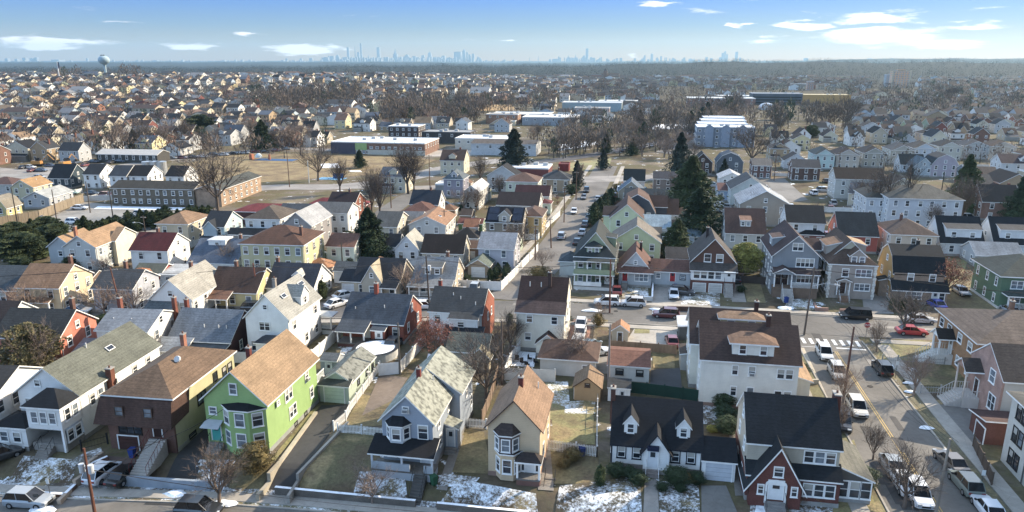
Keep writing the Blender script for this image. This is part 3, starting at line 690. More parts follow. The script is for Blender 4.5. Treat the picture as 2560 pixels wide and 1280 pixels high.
    H.dormR(.8, 2.6, w-.2, 6.4, 1.7, K, B, 3.4, 'gx', 1.3); H.wins('R', 3, 2, h=1.3, skip=((1, 1),)); H.chim(-.3, -1.6, 11.0, 9, '#9a8f84', .45, .45)
    H.skylight(1.3, -2.2, 8.7, R(46)); H.skylight(1.2, 3.6, 8.8, R(46), l=1.6)
    H.porch(-.5, w+1.7, 2.0, .9, 3.0, 'hip', .5, mat('plain', '#c9c9c4'), 3, True, y=d+2.0)
    H = House('red brick house with slate blue roof, covered patio and red chimney behind the round pool', 'R', 1008, 813, 3.1, 9.8, 9.4, 3.2, 0)
    w, d = H.w/2, H.d/2; B = brk('#8a4630'); K = shg('#414b57')
    H.body('gx', 3.1, B, K, ov=.3, ovr=.2); H.porch(-w+.1, -.4, 2.6, .7, 2.5, 'sF', .75, K, 3, False, '#5c3a34'); H.body('sF', .35, B, K, x0=.3, x1=2.4, y0=-d-1.5, y1=-d, z1=2.5, wn='entry_wall', rn='entry_roof', ov=.2)
    H.door('F', 1.5, .3, '#d9d9d6', off=-d-1.5); H.door('F', -1.0, .7, '#d9d9d6'); H.win('F', 3.7, 1.9, .9, 1.3); H.win('F', -3, 2.0, .9, 1.1); H.win('R', -.3, 4.5, .7, 1.1); H.wins('R', 2, 1)
    H.chim(-.9, .0, 8.0, 4, '#8e3f2a', .6, .6); H.vent(-3.4, -2.8, 4.5); H.vent(1.2, -2.4, 4.9)
    H = House('white house with charcoal roof and orange brick right gable behind the red-leaved tree', 'R', 1204, 787, 5.0, 8.2, 8.2, 5.1, 0)
    w, d = H.w/2, H.d/2; B = sid(SW); K = shg('#3f4244')
    H.body('gx', 2.6, B, K, ov=.25, ovr=.2); m = MB(); m.extr([(-d, 0), (-d, 5.0), (0, 7.5), (d, 5.0), (d, 0)], lambda s_, a, z: (a, s_, z), w+.01, w+.3); m.build('brick_gable', [brk('#9b5236')], H.root)
    H.body('sF', .5, B, K, x0=-.6, x1=w-.3, y0=-d-1.4, y1=-d, z1=4.6, wn='bump_wall', rn='bump_roof', ov=.2); roofwall(H.root, -1, w+.5, -d-2.8, -d-1.41, 0, 2.5, 'sF', .7, mat('plain', '#6d726e'), shg('#262b33'), wn='sunroom_wall', rn='sunroom_roof')
    for u in (0, 1.2, 2.4, 3.6): H.win('F', u, 1.5, .7, 1.2, off=-d-2.8)
    H.win('F', 1.2, 3.8, .9, .8, off=-d-1.4); H.win('F', -2.8, 3.9); H.win('R', -1, 3.8, .6, 1.1, off=w+.3); H.win('R', 1.6, 3.8, .6, 1.1, off=w+.3); H.chim(-w+.3, 1.6, 8.3, col='#7d3626')
    H.vent(-.9, -1.4, 6.9); H.vent(.4, -2, 6.6); H.vent(2.9, -2.8, 6.1)
def right_houses():
    # ---- north side of the cross street
    H = House('sage green victorian house with two-level white porches and dark steep roof by the central street', 'L', 1434, 722, 0, 7.4, 15, 5.9, 0)
    w, d = H.w/2, H.d/2; B = sid('#8f9c78'); K = shg('#353c3b')
    H.body('gy', 4.4, B, K, ov=.5, y0=-d+3.5); H.body('hip', 2.8, B, K, y0=-d+1.6, y1=-d+8, wn='front_wall', rn='hip_roof', base=0, z0=3.0)
    H.dormer(-.3, 2.6, -d+2.2, 6.2, 1.5, K, B, 3, 'hip', .9, 2, .6, 1.1, ov=.35)
    H.porch(-w, w, 1.7, 3.3, 5.5, 'sF', .3, K, 4, False, y=-d+1.6, skirt=None); m = MB(); m.box(-w, w, -d-.15, -d-.11, 3.1, 4.0); m.build('balcony_wall', [B], H.root)
    H.porch(-w, w, 1.7, .8, 2.95, 'sF', .1, mat('plain', '#8f9c78'), 4, False, y=-d+1.5, skirt='#cfcfca'); m = MB(); m.box(-w, w-2.2, -d-.3, -d-.22, .8, 1.6); m.build('porch_wall', [TR()], H.root)
    for z in (1.8, 4.6):
        for u in (-2.6, -1, .8): H.win('F', u, z, .8, 1.3, off=-d+1.59)
    H.door('F', 2.6, .8, '#d2d2cc', off=-d+1.59); H.wins('R', 4, 2); H.dormR(2.5, 3.2, w+.0, 6.3, 1.8, K, B, 3, 'sR', .4)
    H.body('hip', 1.3, sid('#b9bcb5'), shg('#474f54'), x0=-w-3.6, x1=-w-.05, y0=1, y1=6, z1=2.9, wn='wing_wall', rn='wing_roof', base=0)
    H = House('small light grey bungalow with brown roof, bow window and two red doors', 'L', 1546, 716, 0, 6.1, 8.6, 3.3, 0)
    w, d = H.w/2, H.d/2; B = sid('#a9b0b4'); K = shg('#6d4b3f')
    H.body('gy', 3.6, B, K, ov=.4); H.body('gx', 1.6, B, K, x0=w, x1=w+7.3, y0=-d+1.2, y1=-d+6.6, z1=3.1, wn='wing_wall', rn='wing_roof', ov=.3)
    roofwall(H.root, -w-.2, w+.2, -d-.9, -d+.2, 3.3, 3.3, 'sF', .8, None, K, nowall=True, rn='skirt_roof')
    H.gwin(4.9, w=.5, h=.7); H.door('F', -1.9, 1.2, '#a0141c', h=2.0); H.win('F', 1.2, 2.0, 2.4, 1.3); H.door('F', w+4.0, 1.2, '#b0101a', off=-d+1.2, h=1.8); H.win('F', w+1.3, 2.2, .7, .9, off=-d+1.2); H.win('F', w+5.9, 2.1, .9, .8, 'n', off=-d+1.2)
    m = MB(); m.box(-2.7, -1.1, -d-1.0, -d-.01, 3.3, 3.42); m.build('door_canopy', [mat('plain', '#c7ced0')], H.root); H.steps(-1.9, -d-.9, 1.2, 7, 1.2); H.chim(.9, 1, 7.6, col='#4b3330')
    m = MB()
    for i in range(22): x = w+.2+i*.33; m.box(x, x+.2, -d+6.75, -d+9, 3.0, 3.06)
    m.build('pergola', [TR()], H.root)
    H = House('house with dark brown gable, white windowed porch and double brick garage doors below', 'L', 1728, 723, 0, 7.4, 9.5, 5.9, 0)
    w, d = H.w/2, H.d/2; B = sid('#5f4134'); K = shg('#524b46')
    H.body('gy', 4.0, B, K, ov=.55); m = MB(); m.box(-w-.3, w+.3, -d-1.5, -d-.01, 2.3, 4.2); m.build('porch_wall', [sid(SW)], H.root); m = MB(); m.box(-w-.28, w+.28, -d-1.48, -d-.02, 0, 2.29); m.build('garage_wall', [brk('#6f4438')], H.root)
    roofwall(H.root, -w-.4, w+.4, -d-1.6, -d+.1, 4.3, 4.3, 'sF', 1.0, None, K, nowall=True, rn='porch_roof')
    for i in range(4): H.win('F', -w+.7+i*1.3, 3.4, 1.0, 1.4, off=-d-1.5)
    H.door('F', 2.8, 2.3, '#d8d8d5', off=-d-1.5, h=1.7); H.garage_door(-2.4, 2.2, 1.7, '#b9b8b3', off=-d-1.5); H.garage_door(.5, 2.2, 1.7, '#b9b8b3', off=-d-1.5)
    for u in (-1.1, 1.1): H.win('F', u, 6.3, 1.1, 1.4)
    m = MB(); m.box(1.8, 3.9, -d-2.4, -d-1.51, 4.2, 4.32); m.build('awning', [mat('plain', '#b9c6cf')], H.root); H.steps(2.8, -d-1.6, 2.2, 9, 1.6, .23, '#a29c94'); H.chim(-.9, 1, 10.8, col='#3c3230'); H.wins('R', 3, 2); H.wins('L', 3, 2)
    H.body('gx', 1.6, sid('#6b5a4e'), K, x0=-w-4.5, x1=w+3.4, y0=d, y1=d+5, z1=3.4, wn='rear_wall', rn='rear_roof', base=0)
    H = House('tall slate grey three-storey house with maroon roof and long white-railed front stairs', 'L', 1926, 735, 0, 7.8, 13.5, 7.6, 0)
    w, d = H.w/2, H.d/2; B = sid('#7f868c'); K = shg('#4e3b38')
    H.body('gy', 3.6, B, K, ov=.5); H.dormR(-.6, 3.6, -w+.3, 8.0, 1.6, K, B, 3, 'sL', .5, 1, -1)
    H.body('sF', .6, B, K, x0=-w, x1=w, y0=-d-1.9, y1=-d, z0=4.4, z1=4.5, wn='beam', rn='porch_roof', base=0, ov=.2)
    H.body('gy', .9, B, K, x0=-w-.1, x1=-w+3.4, y0=-d-2.3, y1=-d, z0=4.5, z1=4.7, wn='pediment', rn='pediment_roof', base=0, ov=.25)
    m = MB(); m.box(-w, w, -d-1.9, -d-.01, 1.5, 2.0); m.box(-w+.1, w-.1, -d-1.8, -d-.02, 0, 1.49); m.build('porch_floor', [brk('#77604d')], H.root)
    m = MB()
    for i in range(28): x = -w+3.2+i*(w*2-3.3)/28; m.box(x, x+.05, -d-1.88, -d-1.83, 2.0, 2.9)
    m.box(-w+3.2, w, -d-1.9, -d-1.82, 2.9, 2.97); m.build('railing', [TR()], H.root)
    for x in (-w+.15, -w+3.1, w-.15): m = MB(); m.box(x-.1, x+.1, -d-1.88, -d-1.68, 2.0, 4.45); m.build('post', [TR()], H.root)
    H.win('F', 1.6, 6.3, 3.0, 1.5); H.win('F', 1.9, 3.3, 2.9, 1.5); H.win('F', .1, 9.2, 1.7, 1.3)
    for u in (-2.9, -1.7): H.door('F', u, 2.0, '#332322', w=1.1, h=2.2)
    H.steps(-1.6, -d-1.95, 1.95, 11, 1.7, .19, '#b8b2aa', railc='#d8d8d4'); H.wins('L', 4, 3, a=-6, b=5); H.skylight(-1.6, -1.5, 9.9, R(-43), w=.5, l=.9)
    H.body('gx', 1.5, B, K, x0=w-1, x1=w+3.6, y0=d-6, y1=d-.5, z1=7.0, wn='rear_wall', rn='rear_roof')
    H = House('taupe stucco two-storey house with white corner quoins, brown roof and arched entry', 'L', 2067, 744, 0, 7.7, 14, 6.3, 0)
    w, d = H.w/2, H.d/2; B = mat('plain', '#9c9084'); SB = sid('#b9b093'); K = shg('#5a4638')
    m = MB(); m.box(-w, w, -d, -d+.25, 0, 6.2); m.build('front_wall', [B], H.root)
    H.body('gy', 3.8, SB, K, ov=.4, y0=-d+3.0); H.body('hip', 2.6, SB, K, y0=-d+.25, y1=-d+7, wn='front_block', rn='front_roof', base=0, ov=.4)
    H.dormR(.5, 5, -w+.2, 6.9, 1.6, shg('#7a5b42'), sid('#a89f92'), 3, 'sL', .8, 1, -1); H.dormR(1.5, 4.5, w-.2, 6.9, 1.6, shg('#a88860'), sid('#a89f92'), 3, 'sR', .8)
    H.dormer(.8, 2.7, -d+.4, 6.4, 1.5, K, B, 3, 'gy', 1.2, 2, .75, 1.1)
    for x in (-w, w):
        m = MB()
        for i in range(12): m.box(x-.28 if i % 2 else x-.18, x+.28 if i % 2 else x+.18, -d-.05, -d+.1, i*.52, i*.52+.46)
        m.build('quoins', [mat('plain', '#d0ccc0')], H.root)
    H.win('F', -1.2, 4.9, 1.0, 1.4); H.win('F', 1.9, 4.9, 2.6, 1.3); H.win('F', 1.9, 2.3, 2.5, 1.2); H.door('F', -1.4, 1.0, '#3b2a24', h=2.1)
    H.body('gy', .5, B, K, x0=-2.6, x1=-.2, y0=-d-.9, y1=-d, z0=3.3, z1=3.4, wn='portico', rn='portico_roof', base=0, ov=.15); 
    for x in (-2.5, -.4): m = MB(); m.box(x-.08, x+.08, -d-.85, -d-.7, .9, 3.3); m.build('post', [TR()], H.root)
    H.steps(-1.4, -d-.9, 1.0, 7, 1.6, .2, '#8a6a50', railc='#d8d8d4'); H.wins('L', 5, 2)
    H = House('house with gold side wall (sunlit tone), taupe front (shaded tone) and black gambrel roof, left of the copper-leaved tree', 'L', 2226, 752, 0, 8.4, 9.0, 5.4, 0)
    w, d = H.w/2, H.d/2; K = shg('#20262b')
    H.body('gamx', 4.0, sid('#b98e45'), K, y0=-d+.3, ov=.3, found=mat('plain', '#b9b9b2')); m = MB(); m.box(-w+.05, w-.05, -d, -d+.295, 0, 5.3); m.build('front_wall', [sid('#8d7762')], H.root)  # side wall gold: sunlight put into its colour; taupe front is the shaded tone
    roofwall(H.root, -w-.3, w+.4, -d-1.2, -d, 0, 2.6, 'sF', 1.2, sid('#8d7762'), K, ov=.3, wn='lower_wall', rn='skirt_roof')
    H.win('F', -1.4, 4.6, .9, 1.3); H.win('F', 2.2, 4.6, .9, 1.3); H.win('F', -.9, 1.6, 2.5, 1.2, off=-d-1.2); H.door('F', 2.6, .4, '#c9c9c4', off=-d-1.2); H.win('F', 3.7, 1.6, .8, 1.3, off=-d-1.2)
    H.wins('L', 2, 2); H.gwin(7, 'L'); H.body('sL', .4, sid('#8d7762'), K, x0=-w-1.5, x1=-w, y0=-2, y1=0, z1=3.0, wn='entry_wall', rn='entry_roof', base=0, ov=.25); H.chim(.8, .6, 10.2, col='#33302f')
    H = House('dark green house with hip roof and white-framed porch at the right edge', 'L', 2492, 772, 0, 10, 11, 5.9, 0)
    w, d = H.w/2, H.d/2; B = sid('#55765a'); K = shg('#3d4743')
    H.body('hip', 2.6, B, K, ov=.6, found=mat('plain', '#c9c9c2')); H.win('F', -2.5, 4.5, 1.8, 1.3); H.win('F', 1.5, 4.5, .8, 1.2); H.wins('L', 3, 2, h=1.4, w=.75)
    H.porch(-w+.6, w, 2.0, .8, 2.9, 'hip', .9, K, 4, True, '#7d4a3a'); H.win('F', -2.5, 1.9, 1.6, 1.3); H.door('F', .2, .8, '#d5d5d0'); H.chim(-w+.6, -d+1.6, 7.8, 0, '#5d5a54') if False else None
    H = House('long tan brick house with brown hip roof and white entry canopy beside the avenue', 'L', 2448, 859, 6.0, 17, 13.6, 6.0, 0)
    w, d = H.w/2, H.d/2; B = brk('#a07448'); K = shg('#66574c')
    H.body('hip', 2.6, B, K, ov=.5, base=0)
    for u in (-4.5, -1.2, 2.4, 5.2): H.win('L', u, 4.6, 1.2, 1.2)
    for u in (-4.8, -1.6): H.win('L', u, 1.4, .9, 1.2)
    H.wins('F', 5, 2); H.chim(-1.6, 1.2, 9.6, col='#8a6248')
    H.door('L', 1.2, 1.5, '#b9b9b4'); H.body('gx', .9, mat('plain', WHITE), shg('#2b2724'), x0=-w-2.1, x1=-w, y0=.1, y1=2.5, z0=3.9, z1=4.0, wn='canopy', rn='canopy_roof', base=0)
    for y in (.2, 2.4): m = MB(); m.box(-w-2.0, -w-1.8, y-.1, y+.1, 0, 3.9); m.build('post', [TR()], H.root)
    m = MB(); m.box(-w-2.1, -w, .0, 2.6, 0, 1.5)
    for i in range(7): m.box(-w-2.1-.3*(i+1), -w-2.1-.3*i, .2, 2.4, 0, 1.5-.2*(i+1)+.01)
    for y in (.1, 2.5):
        for i in range(12): m.box(-w-4.0+i*.34, -w-3.95+i*.34, y-.03, y+.03, .2+max(0, min(1.3, (i)*.22)), 1.0+max(0, min(1.3, (i)*.22)))
        m.tube((-w-4.0, y, 1.05), (-w-2.1, y, 2.4), .04, .04, 4); m.tube((-w-2.1, y, 2.4), (-w, y, 2.4), .04, .04, 4)
    m.build('entry_stairs', [mat('plain', '#c3bfb6')], H.root)
    H = House('pink brick house with arched windows and dark brown gable roof below the tan brick one', 'L', 2514, 952, 5.9, 14, 8.4, 5.9, 0)
    w, d = H.w/2, H.d/2; B = brk('#a98474'); K = shg('#493f39')
    m = MB(); m.extr([(-d, 0), (-d, 5.9), (0, 8.7), (d, 5.9), (d, 0)], lambda s_, a, z: (a, s_, z), -w-.3, -w-.01); m.build('front_gable', [B], H.root)
    H.body('gx', 2.9, sid('#b9b5ab'), K, ov=.3, ovr=.35, base=0)
    H.win('L', -1.8, 5.4, 1.2, 1.5, off=-w-.3); H.win('L', -2.6, 2.4, 1.6, 1.8, off=-w-.3); H.win('L', 2.9, 4.6, .8, 1.2, off=-w-.3); H.door('L', 1.6, 1.4, '#4a2e24', off=-w-.3)
    H.body('gx', 1.0, B, K, x0=-w-2.2, x1=-w-.31, y0=.5, y1=3.2, z0=4.9, z1=5.0, wn='portico', rn='portico_roof', base=0)
    for y in (.6, 3.1): m = MB(); m.tube((-w-2.1, y, 0), (-w-2.1, y, 4.9), .12, .12, 8); m.build('column', [mat('plain', '#c9b8a8')], H.root)
    m = MB(); m.box(-w-2.2, -w-.31, .3, 3.4, 0, 1.4)
    for i in range(6): m.box(-w-2.2-.3*(i+1), -w-2.2-.3*i, .5, 3.2, 0, 1.4-.2*(i+1)+.01)
    for y in (.4, 3.3): m.tube((-w-4.0, y, .95), (-w-2.2, y, 2.3), .04, .04, 4); m.tube((-w-2.2, y, 2.3), (-w-.3, y, 2.3), .04, .04, 4)
    for i in range(12):
        for y in (.4, 3.3): m.box(-w-3.9+i*.3, -w-3.85+i*.3, y-.03, y+.03, .2, 1.0+min(1.3, i*.22))
    m.build('entry_stairs', [mat('plain', '#b9b0a6')], H.root)
    H = House('low brown brick garage with maroon roof beside the off-white apartment block', 'L', 2456, 1110, 0, 5.5, 3.6, 2.3, 0, 'garage', 'garage')
    H.body('sB', .5, brk('#6a4034'), shg('#553a34'), base=0, ov=.35); H.garage_door(-.8, 2.2, 1.9, '#5d3a30', face='L', off=-2.75)
    H = House('off-white stucco apartment block with dark mansard cap at the bottom right corner', 'L', 2501, 1150, 0, 12, 20, 7.8, 0, 'apartment building', 'apartment_building')
    H.root.location.y -= 20
    w, d = H.w/2, H.d/2; B = mat('plain', '#bdb9ad'); H.body('hip', 1.0, B, shg('#5f5d55'), ov=.5, base=0)
    for f, z in enumerate((1.5, 4.1, 6.6)):
        for u in (8.2, 7.0, 3.4, 2.2, -1.6, -2.8, -6.4): H.win('L', u, z, .8, 1.5, 'd')
        for u in (-3, 0, 3): H.win('F', u, z, .8, 1.5, 'd')
    for y in (5.3, -.2): m = MB(); m.tube((-w-.1, y, 0), (-w-.1, y, 7.7), .07, .07, 6); m.build('downpipe', [mat('plain', '#5c5a55')], H.root)
def mid_houses():
    q = quick
    # row north of the cross street, left
    q('dark slate roofed house cut by the left edge behind the tan and yellow house', 'R', 70, 728, 3.4, 9, 9, 3.6, 'gx', 3.0, '#8a5a46', '#4a5257', 8)
    q('pale yellow house with tan roof and wide yellow gable above the parked white car', 'R', 147, 721, 4.7, 7.6, 9, 4.8, 'gx', 2.8, '#cfba92', '#8f6a48', 6, (1.8, 2.2), porch=(-3.8, 2.4, 1.2, .4, 2.5, 'sF', .4))
    q('blue-grey fronted house with charcoal roof and white right gable behind the leaning utility pole', 'R', 331, 724, 4.3, 7.2, 8, 4.4, 'gx', 2.2, '#a9adb6', '#45484b', 5, (-1, 2))
    q('white house with pale grey gable roof facing the street, left', 'R', 478, 750, 3.9, 7.0, 12, 4.0, 'gy', 3.2, SW, '#a39f93', 5, (-.4, 2), porch=(-3.6, 1.0, 2.0, .8, 2.6, 'sF', .8, shg('#5b6468'), 3))
    q('dark brown roofed house with yellow right gable and front porch, left of centre', 'R', 640, 733, 3.0, 8.6, 9, 3.1, 'gx', 3.1, '#c8b878', '#4f3a30', 4, (-1.6, 1), porch=(-4.2, 0, 2.2, .4, 2.4, 'sF', .7, shg('#7c5640'), 3, False))
    q('charcoal roofed cape with one white dormer and red chimney behind the skylit grey-roofed house', 'R', 782, 723, 2.9, 8.6, 9, 3.0, 'gx', 3.2, SW, '#363b45', 3, (-4.1, .5), dorm=[(1.0, 1.7, -3.2, 3.7, 1.2, shg('#b9b7ac'), sid(SW), 2.6)])
    H = q('beige and grey house with dark roof, tan front gable and white garage door', 'R', 998, 708, 2.9, 8.6, 9, 3.0, 'gx', 3.2, '#b5a890', '#2b3038', 2, None)
    H.body('gy', 3.0, sid('#aca28e'), shg('#a89c80'), x0=-2.5, x1=1.2, y0=-5.3, y1=0, z1=3.1, wn='gable_wall', rn='gable_roof', ov=.2); H.win('F', -.6, 1.7, .9, 1.2, off=-5.3); H.win('F', -.6, 4.4, .5, .7, off=-5.3)
    H.body('gx', 1.4, sid('#aca28e'), shg('#2b3038'), x0=-7.2, x1=-4.3, y0=-3.5, y1=2, z1=2.6, wn='garage_wall', rn='garage_roof', base=0); H.garage_door(-5.7, 2.3, 2.0, '#cdd3da', off=-3.5); H.porch(1.4, 4.2, 2, .2, 2.5, 'sF', .6, shg('#2b3038'), 2, False)
    H = q('grey roofed bungalow with wide dormer, tan right gable and full front porch', 'R', 1134, 709, 2.7, 7.6, 9.5, 2.8, 'gx', 3.4, '#b9a78e', '#7b8084', 3, (1.6, 1))
    H.dormer(-.4, 3.6, -3.4, 3.7, 1.5, shg('#565a5c'), sid('#8d8478'), 3.4, 'sF', .5, 2, .8, .9, 'w', .2); H.porch(-4.2, 3.7, 2.0, .7, 2.5, 'sF', .6, shg('#7b8084'), 5)
    q('greenish roofed tan garage beside the white corner fence', 'L', 1170, 692, 0, 4.2, 5, 2.3, 'gy', 1.3, '#a08a6c', '#5f6b60', 0, cat='garage', name='garage', garage=1)
    q('orange roofed low outbuilding between hedges, left', 'L', 300, 697, 2.0, 5.5, 5, 2.2, 'hip', 1.2, '#b9a58c', '#a2673c', 6, cat='garage', name='garage')
    q('red sided low garage with green-grey roof, left', 'R', 400, 690, 2.1, 5.5, 6, 2.3, 'gx', 1.3, '#9b2f2a', '#5b5e52', 5, cat='garage', name='garage')
    q('white roofed carport and garage behind the pale grey gabled house', 'R', 475, 690, 2.3, 6, 5, 2.4, 'sF', .5, '#b8bcbe', '#b4b6b5', 5, cat='garage', name='garage')
    q('orange-tan hip roofed garage behind the charcoal cape', 'L', 756, 673, 2.3, 5.4, 5, 2.4, 'hip', 1.5, '#b9a58c', '#a9744a', 3, cat='garage', name='garage')
    # second row back, left to centre
    H = q('big cream house with tan L-shaped roof and grey front gables, left', 'R', 237, 619, 5.4, 6.6, 13, 5.5, 'gy', 2.2, '#b9bdb8', '#a27f58', 6, None)
    H.body('gy', 2.0, sid('#aab0b2'), shg('#a27f58'), x0=-8.5, x1=-3.3, y0=-4, y1=4, z1=4.8, wn='wing_wall', rn='wing_roof'); H.win('F', -6, 3.4, .8, 1.1, off=-4); H.body('gx', 2.0, sid('#d3c8ac'), shg('#a27f58'), x0=2.9, x1=4.2, y0=-1, y1=6.4, z1=5.5, wn='side_wall', rn='side_roof'); H.chim(-4.2, -1, 8.4, col='#a86a4a')
    q('white house with deep red roof beside the big evergreen hedge', 'R', 418, 628, 4.9, 7.8, 8.5, 5.0, 'gx', 2.6, '#dcdcd8', '#5a1f20', 5, (-.4, .5))
    H = q('low white house with long slate blue roof and white box dormer', 'R', 590, 660, 2.9, 10, 12, 3.0, 'gx', 3.4, SW, '#5c6675', 4, (3.2, .5)); H.dormer(-.8, 3.6, -1.8, 4.6, 1.9, mat('plain', '#c9c9c6'), sid(SW), 3, 'hip', .5, 1)
    q('tan hip roofed cream two-storey house at the end of the evergreen hedge', 'R', 469, 564, 5.2, 7.6, 10, 5.4, 'hip', 2.0, '#c3b596', '#8a6b4d', 4)
    H = q('pale blue house with dark roof, white right gable and glazed porch', 'R', 560, 568, 5.2, 5.0, 9, 5.3, 'gx', 2.6, '#a7c0c6', '#2b3139', 4, porch=(-2.5, 2.4, 1.8, .5, 2.7, 'sF', .5)); H.body('gy', 1.6, sid('#8fa9b8'), shg('#2b3139'), x0=-2.2, x1=1.0, y0=-5.2, y1=0, z0=3.2, z1=5.0, wn='gable_wall', rn='gable_roof', base=0)
    H = q('white hip roofed house above two dark arched garage doors, left of centre', 'R', 699, 552, 7.0, 8.2, 10, 7.2, 'hip', 2.2, '#d4d4d1', '#5c5146', 3, ns=3, nf=3)
    H.body('gx', 1.0, sid('#d0d0cd'), shg('#3d3a38'), x0=-6.9, x1=4.0, y0=-7.6, y1=-5.0, z1=4.3, wn='lower_wall', rn='lower_roof'); 
    for u in (-4.6, -2.0): H.garage_door(u, 2.1, 2.0, '#20242e', off=-7.6)
    for u in (-5.5, -2.8, 1.5): H.win('F', u, 3.2, 1.2, .9, 'n', off=-7.6)
    q('grey and cream gabled house with pale roof behind the yellow apartment house', 'R', 777, 566, 6.0, 6.6, 12, 6.2, 'gy', 2.8, '#8f8a88', '#a2a4a6', 2, nf=2, ns=3)
    q('white two-storey house with grey roof and dark shutters behind the pale-roofed one', 'R', 868, 535, 5.6, 8.5, 8, 5.8, 'gx', 1.8, '#d4d4d0', '#5d5f60', 2, nf=4)
    q('long slate roofed white house left of the one with dark shutters', 'R', 800, 541, 4.4, 11, 8, 4.6, 'gx', 2.0, '#c9c9c6', '#474c52', 3)
    q('house with maroon-black roof, brown side and white front porch by the bare trees', 'R', 884, 517, 5.6, 7.2, 9.5, 5.8, 'gx', 2.6, '#8a4e36', '#2e2226', 2, (1, 0))
    H = q('large pale yellow three-storey apartment house with brown hip roof behind the conifers', 'R', 757, 617, 7.6, 12.5, 11, 7.8, 'hip', 2.6, '#bfb887', '#5e4030', 4, (4.5, -1.5, .2), nf=6, ns=3, cat='apartment building', name='apartment_building')
    q('mint white two-storey house with brown roof left of the tall spruce', 'R', 885, 620, 5.2, 5.8, 7.6, 5.4, 'gx', 1.8, '#c4d3c6', '#7b523e', 2, nf=2)
    q('dark grey roofed house with small cream porch gable beside the tall spruce', 'R', 992, 570, 4.8, 5.4, 11, 5.0, 'gx', 2.4, '#b9b4a2', '#4b4f50', 3, porch=(-2.6, 1.6, 1.5, .5, 2.6, 'sF', .5))
    H = q('white cottage with pale front gable and dark side roof right of the spruce', 'R', 1046, 625, 3.9, 5.0, 7, 4.0, 'gy', 2.8, '#c9cbcc', '#a8a699', 3); H.body('gx', 2.0, sid('#c9cbcc'), shg('#30353c'), x0=-6.0, x1=-2.5, y0=-1, y1=4, z1=3.9, wn='wing_wall', rn='wing_roof')
    q('black-brown roofed house with tan right gable, centre left', 'R', 1157, 636, 3.4, 8.6, 7.6, 3.6, 'gx', 2.9, '#bdb59f', '#2f2622', 3)
    H = q('wide light grey house with low tan gable roof and two shuttered windows', 'R', 1113, 566, 4.8, 8.6, 12, 5.0, 'gy', 1.9, '#bcbcb8', '#9d7350', 3, nf=2, ns=4); H.skylight(2, -1, 6.1, R(24))
    q('small grey clapboard house with flat-looking grey roof beside the tan-roofed one', 'R', 1052, 553, 4.6, 5.2, 6, 4.8, 'gx', 1.4, '#a9adaf', '#6a6f74', 3)
    q('cream house with red-brown hip roof in front of the navy roofed one', 'R', 1079, 532, 4.0, 7.2, 8, 4.2, 'hip', 1.8, '#c2b8a4', '#6b463a', 3)
    q('white house with navy roof near the street bend', 'R', 1095, 515, 4.6, 7.6, 8, 5.0, 'gx', 3.0, '#cfd0cd', '#28323f', 2, (1, 0))
    q('small white garage with dark pyramid roof, centre', 'L', 1132, 597, 2.2, 5.8, 5.5, 2.4, 'hip', 1.9, '#cfd3d6', '#2c2a2a', 2, cat='garage', name='garage')
    q('little white shed with orange-brown gable roof near the solar-roofed house', 'L', 1160, 569, 2.2, 3.4, 5, 2.4, 'gx', 1.3, '#d0cdc4', '#96603f', 2, cat='garage', name='garage')
    q('small green-sided shop-like garage with maroon roof, centre', 'L', 1146, 560, 2.6, 6, 4.5, 2.8, 'gx', .8, '#5f8a5c', '#6e3a32', 2, cat='garage', name='garage')
    q('lilac-grey house hidden behind ivy-covered bare trees, centre', 'L', 1196, 622, 4.4, 7.4, 8, 4.6, 'gx', 2.4, '#b4b2ba', '#8e9196', 0)
    H = q('taupe stone house with black solar-panelled roof and central gable, centre', 'R', 1305, 559, 4.9, 8.6, 8.2, 5.1, 'gx', 2.7, '#8a7e6c', '#151a26', 0, nf=3, kind='plain'); H.dormer(.1, 2.7, -4.15, 5.2, 1.4, shg('#151a26'), mat('plain', '#b3aa98'), 3, 'gy', 1.2, 1)
    m = MB(); sl = 2.7/4.1
    for (x0, x1) in ((-4.1, -1.6), (1.8, 4.1)):
        for j in range(2):
            ya, yb = -3.9+1.9*j, -2.1+1.9*j; m.poly([(x0, ya, 5.1+(ya+4.1)*sl+.26), (x1, ya, 5.1+(ya+4.1)*sl+.26), (x1, yb, 5.1+(yb+4.1)*sl+.26), (x0, yb, 5.1+(yb+4.1)*sl+.26)])
    m.build('solar_panels', [mat('glass', '#0c1530')], H.root)
    q('yellow two-storey house with brown hip roof beside the central street', 'R', 1354, 545, 5.0, 5.2, 9, 5.2, 'hip', 1.5, '#c8a862', '#5e453a', 0)
    q('long dark brown roofed white house in front of the maroon-roofed one', 'R', 1345, 517, 4.8, 11, 9, 5.0, 'gx', 2.6, '#c9c7c0', '#33292a', 0)
    q('house with maroon roof and white picket-topped porch left of the central street', 'R', 1372, 492, 3.6, 10, 7, 3.8, 'gx', 2.4, '#b9b4ae', '#4b2a2c', 0)
    q('pale green block-like house with brown hip roof behind a row of arborvitae', 'R', 1344, 458, 6.0, 9.8, 9.5, 6.2, 'hip', 2.2, '#b7c0aa', '#6a4f42', 0, nf=4)
    q('tan house with dark grey hip roof and brick chimney near the red-walled store', 'R', 1424, 452, 4.0, 9.4, 9, 4.2, 'hip', 2.6, '#9c8a72', '#41464b', 0, (.6, -.5))
    q('red-roofed kiosk-like small house by the central street', 'R', 1376, 512, 3.0, 4.4, 4, 3.2, 'hip', 1.0, '#b9cdbc', '#6e2e2c', 0)
    H = q('narrow lavender-grey victorian house with slate hip roof and tiny gable window', 'R', 1157, 451, 5.6, 6.2, 8, 5.8, 'hip', 2.6, '#8e8a98', '#5b666c', 0, nf=2); H.dormer(.2, 2, -3.6, 6.2, 1.1, shg('#5b666c'), sid('#a9a8b0'), 3, 'gy', 1.0, 1)
